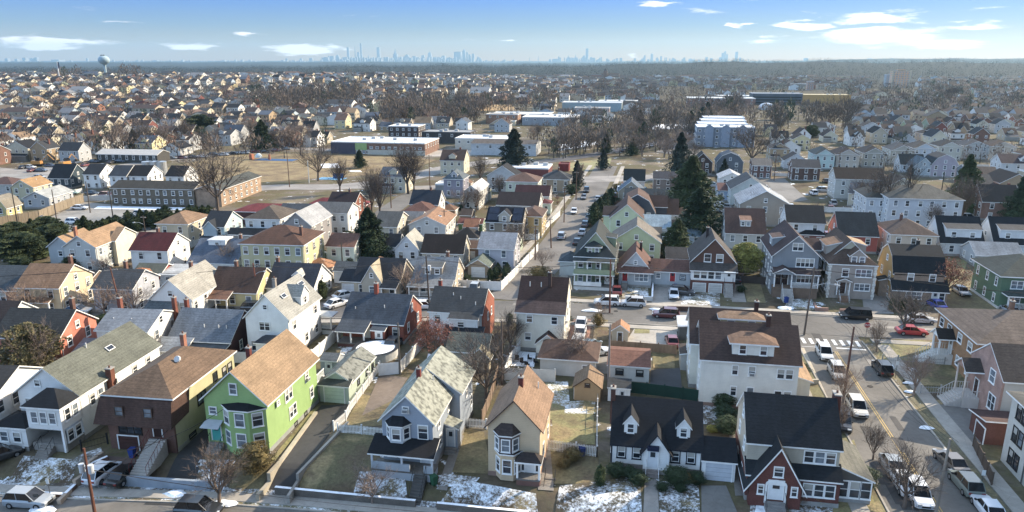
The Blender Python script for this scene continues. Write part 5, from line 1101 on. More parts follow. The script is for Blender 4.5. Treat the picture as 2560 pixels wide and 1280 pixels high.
    strip('road', PALE, [PT(-60, 420), PT(150, 432), PT(400, 402), PT(560, 384), PT(720, 372), PT(830, 376)], 9, .05)
    patch('parking_lot', mat('asphalt', '#8d8981'), [(20, 590), (330, 625), (520, 535), (210, 505)], .025)
    patch('snow_bank', mat('snow'), [(235, 523), (500, 527), (495, 520), (245, 516)], .12)
    patch('parking_lot', mat('asphalt', '#8d8a86'), [(1640, 380), (1735, 392), (1745, 345), (1690, 345)], .03)
    patch('parking_lot', mat('asphalt', '#77746f'), [(1890, 520), (2020, 500), (1960, 445), (1900, 450)], .03)
    patch('parking_lot', mat('asphalt', '#8a8782'), [(0, 470), (330, 445), (260, 410), (0, 425)], .03)
    patch('park_lawn', mat('lawn', '#8a7345'), [(330, 440), (560, 462), (1010, 432), (1090, 400)] + [], .03); patch('park_lawn', mat('lawn', '#8c7647'), [(330, 440), (1090, 400), (900, 380), (560, 388)], .034)
    patch('snow_patch', mat('snow'), [(805, 420), (850, 420), (845, 409), (800, 410)], .06); patch('snow_patch', mat('snow'), [(880, 430), (905, 430), (900, 426), (870, 427)], .06)
    patch('meadow', mat('lawn', '#8b8a55'), [(1395, 428), (1520, 425), (1530, 394), (1420, 408)], .03)
    patch('ball_field', mat('lawn', '#b08a4c'), [(1180, 277), (1290, 276), (1280, 262), (1200, 262)], .1); patch('forecourt', mat('concrete', '#a59d92'), [(1060, 392), (1230, 388), (1170, 370), (1080, 374)], .04)
    patch('meadow', mat('lawn', '#8f8160'), [(1560, 300), (1760, 296), (1720, 284), (1580, 286)], .1); patch('snow_patch', mat('snow'), [(1590, 326), (1780, 318), (1760, 308), (1640, 312)], .1)
    patch('snow_patch', mat('snow'), [(1395, 378), (1500, 360), (1480, 350), (1400, 362)], .1)
    # foreground surfaces
    L1 = mat('lawn', '#68613a'); L2 = mat('lawn', '#7b6e43'); SN = mat('snowlawn', '#5b4c35'); GR = mat('lawn', '#868049')
    patch('driveway', DK, [(634, 1266), (716, 1272), (876, 1012), (804, 1014)], .05, 24)
    patch('lawn', L1, [(738, 1232), (955, 1250), (948, 1085), (850, 1082)], .04, 20); patch('lawn', L2, [(855, 1072), (962, 1064), (1010, 1010), (905, 985)], .04)
    patch('snowy_lawn', SN, [(880, 1246), (1020, 1256), (1010, 1180), (900, 1180)], .06, 20); patch('patio', mat('concrete', '#7a6a5a'), [(905, 1040), (985, 1000), (1020, 945), (950, 935)], .045)
    patch('lawn', L2, [(1110, 1180), (1230, 1185), (1210, 1080), (1160, 1070)], .03); patch('snowy_lawn', SN, [(1085, 1275), (1345, 1290), (1340, 1235), (1150, 1200)], .05, 20)
    patch('path', mat('concrete', '#857d72'), [(1095, 1225), (1118, 1228), (1160, 1090), (1140, 1085)], .055, 20); patch('path', mat('concrete', '#857d72'), [(1345, 1225), (1385, 1228), (1372, 1080), (1350, 1080)], .05, 20)
    patch('lawn', L2, [(1375, 1210), (1500, 1210), (1495, 1140), (1370, 1130)], .03); patch('back_lawn', GR, [(1365, 1110), (1488, 1112), (1482, 1010), (1370, 1000)], .04); patch('snow_patch', mat('snowlawn', '#8a8049'), [(1290, 985), (1425, 1020), (1420, 955), (1260, 950)], .045); patch('snow_patch', mat('snowlawn', '#8a8049'), [(1410, 1035), (1488, 1035), (1488, 1000), (1415, 1005)], .05)
    patch('garden_bed', mat('soil', '#5a4432'), [(1340, 1110), (1385, 1112), (1380, 1050), (1345, 1040)], .06)
    patch('snowy_lawn', mat('snowlawn', '#4f4a35'), [(1385, 1300), (1605, 1330), (1600, 1190), (1400, 1215)], .045, 24); patch('snowy_lawn', mat('snowlawn', '#4f4a35'), [(1648, 1320), (1750, 1330), (1745, 1200), (1645, 1205)], .045, 24)
    patch('path', mat('concrete', '#8b847a'), [(1606, 1330), (1648, 1330), (1642, 1200), (1612, 1200)], .06, 20); patch('driveway', mat('concrete', '#7a766f'), [(1752, 1340), (1855, 1340), (1815, 1215), (1753, 1215)], .06, 20)
    patch('side_path', mat('concrete', '#7b756d'), [(1838, 1240), (1862, 1240), (1838, 1080), (1822, 1085)], .05); patch('snowy_lawn', SN, [(1755, 1060), (1800, 1065), (1790, 1000), (1755, 998)], .04)
    patch('snowy_lawn', SN, [(1870, 1320), (2080, 1330), (2100, 1200), (1880, 1235)], .04, 20); patch('lawn', GR, [(2080, 1330), (2210, 1330), (2135, 1100), (2085, 1120)], .05, 20)
    patch('path', mat('snow'), [(1880, 1320), (1965, 1320), (1950, 1245), (1895, 1245)], .07); patch('driveway', mat('concrete', '#b3a488'), [(2010, 1080), (2130, 1085), (2100, 1020), (2000, 1000)], .05)
    patch('forecourt', mat('concrete', '#b3a488'), [(1990, 990), (2065, 985), (2010, 870), (1990, 870)], .04)
    patch('lawn', GR, [(2190, 905), (2355, 900), (2350, 850), (2205, 850)], .05); patch('lawn', L1, [(2255, 962), (2425, 968), (2400, 910), (2270, 905)], .045); patch('forecourt', mat('asphalt', '#78736c'), [(2380, 1150), (2470, 1100), (2420, 985), (2320, 985)], .04)
    patch('garden_bed', mat('soil', '#4f4334'), [(2330, 1012), (2390, 1012), (2362, 982), (2300, 982)], .06)
    patch('lawn', GR, [(2300, 710), (2390, 740), (2420, 650), (2310, 640)], .04) ; patch('lawn', L2, [(2355, 770), (2500, 775), (2445, 705), (2380, 700)], .05); patch('driveway', mat('concrete', '#8c867e'), [(2160, 785), (2235, 785), (2190, 690), (2150, 690)], .04)
    patch('driveway', mat('concrete', '#948d83'), [(1628, 768), (1704, 770), (1700, 716), (1634, 716)], .04); patch('driveway', mat('concrete', '#948d83'), [(1830, 755), (1866, 756), (1850, 690), (1826, 690)], .04); patch('lawn', L2, [(1868, 755), (1915, 758), (1900, 705), (1858, 702)], .04)
    patch('snow_patch', mat('snowlawn', '#6b6648'), [(1702, 768), (1800, 772), (1800, 722), (1705, 722)], .05); patch('snow_patch', mat('snowlawn', '#6b6648'), [(1555, 745), (1622, 745), (1620, 716), (1556, 716)], .05)
    patch('parking_court', mat('asphalt', '#4a4a4c'), [(1625, 965), (1705, 975), (1700, 920), (1628, 925)], .04); patch('back_lawn', L1, [(1632, 920), (1688, 922), (1684, 868), (1630, 868)], .05); patch('patio', mat('concrete', '#a49c8f'), [(1560, 862), (1698, 870), (1690, 815), (1590, 815)], .04)
    patch('back_lawn', GR, [(1585, 834), (1624, 834), (1624, 818), (1588, 818)], .06); patch('driveway', mat('concrete', '#a5745a'), [(1412, 900), (1470, 905), (1478, 798), (1428, 798)], .045); patch('lawn', L2, [(1482, 850), (1520, 850), (1520, 800), (1486, 800)], .04); patch('driveway', mat('concrete', '#8b857c'), [(1485, 935), (1522, 935), (1520, 880), (1488, 880)], .04)
    patch('snow_patch', mat('snow'), [(1275, 915), (1335, 918), (1340, 882), (1290, 878)], .05); patch('lawn', L2, [(1225, 860), (1285, 862), (1288, 800), (1235, 800)], .04)
    patch('lawn', L2, [(735, 870), (830, 850), (850, 825), (770, 850)], .04); patch('lawn', GR, [(600, 900), (735, 893), (760, 860), (640, 870)], .035); patch('snow_patch', mat('snowlawn', '#6b6648'), [(840, 905), (1000, 900), (990, 860), (860, 860)], .04)
    patch('lawn', L1, [(1000, 935), (1100, 930), (1090, 870), (1030, 860)], .04); patch('snow_patch', mat('snow'), [(1065, 905), (1110, 905), (1105, 885), (1070, 885)], .05)
    patch('driveway', mat('asphalt', '#625f5c'), [(830, 800), (890, 800), (875, 745), (840, 740)], .045); patch('street_yard', mat('asphalt', '#75716b'), [(1395, 720), (1430, 720), (1430, 640), (1400, 640)], .04)
    patch('lawn', GR, [(1290, 700), (1360, 650), (1330, 640), (1275, 690)], .03); patch('driveway', mat('concrete', '#857f77'), [(860, 650), (1000, 600), (940, 580), (850, 610)], .03)
    patch('snow_patch', mat('snowlawn', '#7a756a'), [(95, 1240), (205, 1238), (200, 1215), (100, 1218)], .12, 14); patch('snow_patch', mat('snowlawn', '#7a756a'), [(170, 1175), (262, 1150), (252, 1120), (190, 1145)], .09, 10); patch('snow_patch', mat('snowlawn', '#5b4c35'), [(1085, 1215), (1180, 1222), (1200, 1195), (1110, 1185)], .07, 10)
    patch('snow_patch', mat('snowlawn', '#6b6648'), [(2225, 925), (2300, 940), (2290, 922), (2230, 912)], .07, 6); patch('snow_patch', mat('snowlawn', '#6b6648'), [(1960, 772), (2035, 776), (2030, 748), (1970, 748)], .06, 8); patch('snow_patch', mat('snowlawn', '#6b6648'), [(320, 790), (420, 792), (415, 775), (325, 772)], .05, 8)
    # brown house forecourt, white house yard
    patch('driveway', mat('asphalt', '#5b4a42'), [(190, 1245), (330, 1255), (360, 1150), (270, 1140)], .05, 18); patch('driveway', DK, [(360, 1262), (455, 1266), (560, 1060), (520, 1060)], .055, 24)
    patch('snowy_lawn', SN, [(440, 1240), (560, 1250), (590, 1150), (500, 1150)], .05, 20); patch('lawn', L2, [(560, 1240), (640, 1250), (680, 1160), (600, 1150)], .045, 20); patch('snowy_lawn', SN, [(20, 1205), (180, 1215), (190, 1150), (60, 1140)], .05, 20)
    patch('side_strip', GR, [(655, 1190), (690, 1150), (800, 1015), (780, 1025)], .05, 16)
def wall_thing(label, pts, h, w, m, z=None, cap=None, name='retaining_wall', cat='wall', world=False, top=None):
    q = [p if world else PT(*p) for p in pts]; mb = MB()
    for i in range(len(q)-1):
        a, b = Vector((*q[i], 0)), Vector((*q[i+1], 0)); n = max(1, int((b-a).length/2)); d = (b-a).normalized(); s = Vector((-d.y, d.x, 0))*w/2
        for k in range(n):
            p, r = a.lerp(b, k/n), a.lerp(b, (k+1)/n)
            z0 = min(tz(p.x, p.y), tz(r.x, r.y))-.4; z1 = (top if top is not None else max(tz(p.x, p.y), tz(r.x, r.y))+h)
            c = [p-s, r-s, r+s, p+s]; nn = len(mb.v); mb.v += [(v.x, v.y, z0) for v in c]+[(v.x, v.y, z1) for v in c]
            for f in ((4, 5, 6, 7), (0, 1, 5, 4), (1, 2, 6, 5), (2, 3, 7, 6), (3, 0, 4, 7)): mb.f.append(tuple(nn+t for t in f)); mb.m.append(0)
            mb.m[-5] = 1 if cap else 0
    return tag(mb.build(name, [m]+([cap] if cap else [])), label, cat)
def fence(label, pts, h=1.8, kind='vinyl', col='#d9d9d6', world=False, cat='fence'):
    q = [p if world else PT(*p) for p in pts]
    X0, Y0 = q[0]; root = empty('fence', (X0, Y0, tz(X0, Y0)), 0, label, cat)
    pm = mat('plain' if kind != 'wood' else 'wood', col); pan = MB(); post = []
    for i in range(len(q)-1):
        a = Vector((q[i][0]-X0, q[i][1]-Y0, 0)); b = Vector((q[i+1][0]-X0, q[i+1][1]-Y0, 0)); L = (b-a).length; n = max(1, int(round(L/2.4))); d = (b-a)/L; s = Vector((-d.y, d.x, 0))
        for k in range(n+1):
            p = a.lerp(b, k/n); post.append((p, tz(p.x+X0, p.y+Y0)-tz(X0, Y0)))
        if kind in ('vinyl', 'wood', 'solid'):
            t = .025
            for k in range(n):
                p, r = a.lerp(b, k/n), a.lerp(b, (k+1)/n); z = tz(p.x+X0, p.y+Y0)-tz(X0, Y0); nn = len(pan.v); c = [p-s*t, r-s*t, r+s*t, p+s*t]
                pan.v += [(v.x, v.y, z+.05) for v in c]+[(v.x, v.y, z+h) for v in c]
                for f in ((4, 5, 6, 7), (0, 1, 5, 4), (1, 2, 6, 5), (2, 3, 7, 6), (3, 0, 4, 7)): pan.f.append(tuple(nn+j for j in f)); pan.m.append(0)
        else:
            k = int(L/(.17 if kind == 'picket' else .3)); w_ = .09 if kind == 'picket' else .015
            for j in range(k):
                p = a.lerp(b, j/k); r = p+d*w_; z = tz(p.x+X0, p.y+Y0)-tz(X0, Y0); nn = len(pan.v); c = [p-s*.012, r-s*.012, r+s*.012, p+s*.012]
                pan.v += [(v.x, v.y, z+.05) for v in c]+[(v.x, v.y, z+h) for v in c]
                for f in ((4, 5, 6, 7), (0, 1, 5, 4), (1, 2, 6, 5), (2, 3, 7, 6), (3, 0, 4, 7)): pan.f.append(tuple(nn+j2 for j2 in f)); pan.m.append(0)
            for zz in (.3, h-.2): 
                for k2 in range(n):
                    p, r = a.lerp(b, k2/n), a.lerp(b, (k2+1)/n); z = tz(p.x+X0, p.y+Y0)-tz(X0, Y0); pan.tube((p.x, p.y, z+zz), (r.x, r.y, z+zz), .03, .03, 4)
    pan.build('panel' if kind != 'picket' else 'pickets', [pm], root)
    pw = .07; mb = MB(); mb.box(-pw, pw, -pw, pw, 0, h+.12); mb.box(-pw-.02, pw+.02, -pw-.02, pw+.02, h+.121, h+.18); me = mb.mesh('post', [pm])
    seen = set()
    for p, z in post[:100]:
        k = (round(p.x, 1), round(p.y, 1))
        if k in seen: continue
        seen.add(k); inst(me, 'post', root, (p.x, p.y, z))
    return root
def fences():
    f = fence
    f('white vinyl fence running along the side street corner up to the green garage', [(1045, 712), (1140, 722), (1253, 727), (1296, 682), (1335, 640), (1345, 628)])
    f('white vinyl fence along the upper part of the central street', [(1305, 600), (1345, 600), (1376, 562), (1400, 540)], 1.5)
    f('white vinyl fence between the tan garage yard and the corner', [(1215, 668), (1292, 672)])
    f('long white vinyl fence left of the round pool, rising towards the red brick house', [(760, 925), (800, 890), (850, 845)], 1.9)
    f('white vinyl fence right of the round pool', [(948, 940), (1000, 935), (1048, 880), (1075, 850)], 1.8)
    f('white vinyl fence behind the brown hip-roofed and lime green houses', [(480, 912), (510, 906), (625, 908)], 1.7)
    f('grey-white vinyl fence with lattice top behind the beige house', [(1262, 950), (1330, 953), (1387, 956)], 1.8, col='#c9c7bf')
    f('white vinyl side fence next to the snowy yard of the tall cream house', [(1262, 948), (1275, 915), (1300, 880)], 1.8)
    f('white picket fence across the top of the empty lawn', [(845, 1082), (905, 1086), (958, 1092)], 1.1, 'picket')
    f('white picket fence angling down beside the dark driveway', [(835, 1078), (865, 1052), (875, 1030), (950, 925)], 1.2, 'picket')
    f('white picket fence between the blue-grey and beige houses', [(1158, 1068), (1216, 1073)], 1.2, 'picket')
    f('weathered wooden fence running uphill between the blue-grey and beige yards', [(1205, 1060), (1225, 1010), (1245, 940)], 1.7, 'wood', '#7a6450')
    f('white lattice-topped fence across the beige house side yard', [(1366, 1125), (1440, 1135), (1492, 1143)], 1.3, 'picket', '#d9d5cc')
    f('thin white pipe fence along the right side of the beige house yard', [(1492, 1143), (1492, 1090), (1494, 1000)], 1.2, 'wire', '#d4d4d0')
    f('dark green windscreen fence behind the white cape cod house', [(1572, 982), (1660, 992), (1752, 1005)], 1.6, 'solid', '#123c33')
    f('brown wooden fence above the rusty-roofed garage', [(1522, 873), (1600, 878), (1690, 886)], 1.4, 'wood', '#80664c')
    f('thin wire fence enclosing the lawn at the avenue corner', [(2205, 905), (2360, 912), (2360, 870)], 1.0, 'wire', '#8d8d88')
    f('chain-link fence along the shaded lawn opposite the pink brick house', [(2300, 985), (2400, 988)], 1.2, 'wire', '#9c9c98')
    f('dense wooden paling fence beside the off-white apartment block', [(2432, 1118), (2455, 1165), (2478, 1215)], 1.4, 'wood', '#5a4a3c')
    f('long weathered wooden fence around the big parking lot, left', [(-30, 572), (100, 550), (160, 524), (210, 506)], 2.6, 'wood', '#85765f')
    f('white fence segment in front of the small flat patch behind the yellow house, left', [(375, 722), (430, 716)], 1.4)
    f('white fence behind the deep red roofed house driveway', [(455, 632), (500, 610)], 1.4)
    f('long white box-like fence beside the tan roofed cottage and brick block, far left', [(200, 505), (290, 500)], 1.8)
    f('white garden fence behind the mint house, centre left', [(822, 688), (870, 690)], 1.2, 'picket')
    f('black metal railing fence beside the long white house', [(205, 1128), (270, 1110)], 1.2, 'wire', '#26282a')
    f('low dark fence behind the golden shrub house driveway', [(1820, 705), (1920, 712)], 1.5, 'solid', '#4b4038')
    w = wall_thing; K = mat('concrete', '#7d756c'); SNc = mat('snow')
    w('long dark stone retaining wall below the empty lawn, snow along its top', [(-35.6, 61.1), (-20.6, 61.3)], .2, .35, mat('brick', '#6a6259'), top=-.5, cap=SNc, world=True)
    w('dark stone retaining wall below the beige house', [(-18.4, 61.3), (-9.2, 61.4)], .2, .35, mat('brick', '#6a6259'), top=-.5, cap=SNc, world=True)
    w('blue-grey painted retaining wall below the lime green house', [(-52.5, 59.9), (-42.6, 60.6)], .2, .35, mat('plain', '#8b97a3'), top=-.35, world=True)
    w('low pale concrete wall along the right side of the dark driveway', [(722, 1262), (745, 1210), (870, 1060)], .35, .3, mat('concrete', '#9d988e'))
    w('pale stone wall between the lime green house and its driveway', [(645, 1255), (700, 1160), (790, 1035)], .35, .4, mat('concrete', '#a79c85'))
    w('brown brick planter wall in front of the long white house', [(30, 1235), (165, 1245), (205, 1205), (270, 1150)], .5, .35, mat('brick', '#7c5a48'), cap=SNc)
    w('beige block wall beside the black cars in the forecourt', [(148, 1262), (188, 1222), (258, 1140)], .55, .4, mat('concrete', '#a5917b'))
    w('white retaining wall below the small light grey bungalow', [(1520, 747), (1547, 748)], .8, .3, mat('plain', '#c9cac6')); w('white retaining wall right of the bungalow steps', [(1563, 750), (1630, 752), (1632, 712)], .8, .3, mat('plain', '#c9cac6'), cap=SNc)
    w('brown brick planter wall below the garage-door house', [(1668, 776), (1735, 778)], .8, .3, mat('brick', '#5a4238')); w('pinkish block wall in front of the taupe stucco house', [(2035, 765), (2040, 778), (2070, 779)], .7, .3, mat('brick', '#a07a68')); w('pinkish block wall right of the taupe stucco house steps', [(2098, 782), (2165, 782)], .7, .3, mat('brick', '#a07a68'))
    w('cream stepped wall of the shrub garden beside the large white house', [(1995, 962), (2045, 960)], .7, .3, mat('plain', '#b3a890'))
# ------------------------------------------------------------------ trees
def bare_mesh(seed, h=10.0, spread=.42, levels=4, kids=(6, 5, 5, 5), trunkf=.22, leaf=0, weep=0, tw=.05):
    rnd = random.Random(seed); tr = MB(); cr = MB()
    def rv(): return Vector((rnd.uniform(-1, 1), rnd.uniform(-1, 1), rnd.uniform(-1, 1)))
    r0 = h*.022
    def branch(p, d, L, r, lev):
        segs = 3 if lev < 2 else 2 if lev < 3 else 1; pts = [p]; q = p.copy(); dd = d.copy()
        for i in range(segs):
            dd = (dd+rv()*.16+Vector((0, 0, .10 if not weep else -.12*lev))).normalized(); q = q+dd*(L/segs); pts.append(q.copy())
        m = cr
        for i in range(segs):
            a, b = r*(1-.5*i/segs), r*(1-.5*(i+1)/segs)
            if lev < 3: m.tube(pts[i], pts[i+1], a, b, 5 if lev < 2 else 3, 0, False)
            else: m.blade(pts[i], pts[i+1], max(tw, a*2))
        if lev >= levels:
            for _ in range(leaf):
                c = pts[-1]+rv()*.35; s_ = rnd.uniform(.12, .24); n = len(cr.v); a = rv()*s_; b = rv()*s_
                cr.v += [tuple(c), tuple(c+a), tuple(c+b)]; cr.f.append((n, n+1, n+2)); cr.m.append(1)
            return
        k = kids[min(lev, len(kids)-1)]
        for i in range(k):
            t = .3+.7*(i+.5)/k; j = min(segs-1, int(t*segs)); o = pts[j].lerp(pts[j+1], t*segs-j)
            side = rv(); side = (side-dd*side.dot(dd)).normalized(); ang = rnd.uniform(.45, .95)
            nd = (dd*cos(ang)+side*sin(ang)).normalized(); branch(o, nd, L*rnd.uniform(.5, .72), max(.012, r*.5), lev+1)
        if lev >= 1: branch(pts[-1], dd, L*.6, r*.5, lev+1)
    th = h*trunkf; top = Vector((rnd.uniform(-.1, .1)*h*.2, rnd.uniform(-.1, .1)*h*.2, th))
    tr.tube((0, 0, -.4), tuple(top*.5), r0*1.4, r0*1.15, 7, 0, False); tr.tube(tuple(top*.5), tuple(top), r0*1.15, r0, 7, 0, False)
    n0 = kids[0]
    for i in range(n0):
        a = 2*pi*i/n0+rnd.uniform(-.4, .4); tl = rnd.uniform(.35, .85)*spread*2
        d = Vector((cos(a)*tl, sin(a)*tl, 1)).normalized(); branch(top*rnd.uniform(.8, 1), d, h*rnd.uniform(.36, .48), r0*.62, 1)
    branch(top, Vector((0, 0, 1)), h*.42, r0*.7, 1)
    return tr, cr
def conifer_mesh(seed, h=12.0, w=.26, dens=1.0, shape='cone'):
    rnd = random.Random(seed); tr = MB(); cr = MB()
    tr.tube((0, 0, -.3), (0, 0, h*.95), h*.016, .03, 6, 0, False)
    def RR(t):
        if shape == 'cone': return h*w*(1-t)**.85+.1
        if shape == 'col': return h*w*(.35+.65*sin(pi*min(1, t*.8+.2)))*(1 if t < .8 else max(0, (1-t)/.2)+.05)
        return h*w*sqrt(max(.02, 1-(2*t-1)**2))
    k0 = None; LV, SG = 16, 14
    for i in range(LV+1):
        t = i/LV; z = h*(.07+.9*t); k1 = len(cr.v)
        for j in range(SG):
            a = 2*pi*j/SG; lay = 1+.16*sin(t*h*3.6+seed); lob = 1+.22*sin(a*3+t*7+seed)+.12*sin(a*7-t*11); rr = RR(t)*(.6 if shape != 'ball' else .58)*lay*lob*rnd.uniform(.7, 1.1); cr.v.append((cos(a)*rr, sin(a)*rr, z+rnd.uniform(-.02, .02)*h))
        if k0 is not None:
            for j in range(SG): jj = (j+1) % SG; cr.f.append((k0+j, k0+jj, k1+jj, k1+j)); cr.m.append(0)
        k0 = k1
    n = int(6500*dens)
    for i in range(n):
        t = rnd.random()**(.8 if shape == 'cone' else .9); z = h*(.06+.93*t)
        if shape == 'cone': R0 = h*w*(1-t)**.85+.12
        elif shape == 'col': R0 = h*w*(.35+.65*sin(pi*min(1, t*.8+.2)))*(1 if t < .8 else (1-t)/.2+.05)
        else: R0 = h*w*sqrt(max(.02, 1-(2*t-1)**2))
        lay = 1+.16*sin(t*h*3.6+seed)+.10*sin(t*h*1.3+seed*2); a = rnd.uniform(0, 2*pi); lob = 1+.22*sin(a*3+t*7+seed)+.12*sin(a*7-t*11)
        rr = R0*(rnd.uniform(.45, 1.0)**.5)*lay*lob; s_ = rnd.uniform(.5, 1.0)*h*(.024 if shape != 'ball' else .04)+.08
        c = Vector((cos(a)*rr, sin(a)*rr, z)); o = Vector((cos(a), sin(a), rnd.uniform(-.5, .35))).normalized()*s_; sd = Vector((-sin(a), cos(a), rnd.uniform(-.4, .4)))*s_*.45
        k = len(cr.v); cr.v += [tuple(c-sd), tuple(c+sd), tuple(c+o)]; cr.f.append((k, k+1, k+2)); cr.m.append(0)
        if rnd.random() < .5:
            k = len(cr.v); up = Vector((0, 0, s_*.5)); cr.v += [tuple(c-o*.3+up), tuple(c-o*.3-up), tuple(c+o*.9)]; cr.f.append((k, k+1, k+2)); cr.m.append(0)
    return tr, cr
TT = {}
def tree_kinds():
    def reg(k, gen, name, mats, tname='trunk'):
        tr, cr = gen; TT[k] = (tr.mesh(tname, [mats[0]]), cr.mesh('crown', mats[1]), name)
    bk = mat('bark', '#6f6054'); bk2 = mat('bark', '#837164'); bk3 = mat('bark', '#5f544c')
    reg('b0', bare_mesh(1, kids=(6, 5, 5, 5)), 'bare_tree', (bk, [bk])); reg('b1', bare_mesh(2, kids=(5, 5, 5, 6), spread=.55), 'bare_tree', (bk2, [bk2])); reg('b2', bare_mesh(3, kids=(7, 5, 5, 5), spread=.3), 'bare_tree', (bk3, [bk3]))
    reg('b3', bare_mesh(4, kids=(6, 5, 6, 6), spread=.7, trunkf=.3), 'bare_tree', (bk3, [bk3]))
    reg('bt', bare_mesh(5, kids=(4, 4, 4, 4), spread=.12, trunkf=.45), 'bare_tree', (bk3, [bk3]))
    reg('br', bare_mesh(6, kids=(6, 5, 5, 4), spread=.6, trunkf=.14, leaf=5), 'copper_leaved_tree', (bk, [bk, mat('leaf', '#8c4a34')]))
    reg('bw', bare_mesh(8, kids=(7, 6, 5, 3), spread=.6, weep=.6, trunkf=.3), 'weeping_tree', (bk, [bk]))
    reg('sh', bare_mesh(9, kids=(9, 5, 5, 4), spread=.5, trunkf=.06), 'bare_shrub', (bk2, [mat('bark', '#8d6a52')]))
    g1, g2, g3, g4, g5 = (mat('leaf', c) for c in ('#33462a', '#44532d', '#8a8a30', '#2a3a34', '#6b5a2a'))
    reg('c0', conifer_mesh(1, w=.3), 'spruce_tree', (bk, [g1])); reg('c1', conifer_mesh(2, w=.32), 'conifer', (bk, [g2])); reg('c2', conifer_mesh(3, w=.3, dens=.8), 'spruce_tree', (bk, [g4]))
    reg('a0', conifer_mesh(4, w=.2, shape='col', dens=.8), 'arborvitae', (bk, [g2])); reg('a1', conifer_mesh(6, w=.24, shape='col', dens=.8), 'arborvitae', (bk, [g1]))
    reg('s0', conifer_mesh(7, w=.5, shape='ball', dens=.7), 'evergreen_shrub', (bk, [g1]), 'stem'); reg('s1', conifer_mesh(8, w=.46, shape='ball', dens=.9), 'golden_shrub', (bk, [g3]), 'stem'); reg('s2', conifer_mesh(9, w=.6, shape='ball', dens=.5), 'brown_shrub', (bk, [g5]), 'stem')
    reg('m0', conifer_mesh(10, w=.42, shape='ball', dens=1.7), 'evergreen_tree', (bk, [mat('leaf', '#46542f')])); reg('m1', conifer_mesh(12, w=.42, shape='ball', dens=.7), 'evergreen_tree', (bk, [mat('leaf', '#5c5836')]))
BASEH = {'m1': 12, 's0': 12, 's1': 12, 's2': 12, 'm0': 12, 'c0': 12, 'c1': 12, 'c2': 12, 'a0': 12, 'a1': 12}
TREES = []
def tree(k, px, py, h, label=None, wf=1.0, world=None, group=None, parts=True, cat=None):
    X, Y = world if world else PT(px, py)
    tr, cr, nm = TT[k]; s = h/BASEH.get(k, 10.8 if k != 'bt' else 11)
    root = empty(nm, (X, Y, tz(X, Y)-.05), random.uniform(0, 6.28), label, cat or ('shrub' if 'shrub' in nm else 'tree'), group)
    root.scale = (s*wf, s*wf, s)
    inst(tr, 'trunk' if k[0] != 's' or k == 'sh' else 'stem', root, (0, 0, 0)); inst(cr, 'crown', root, (0, 0, 0))
    TREES.append([root, k, X, Y, h]); return root
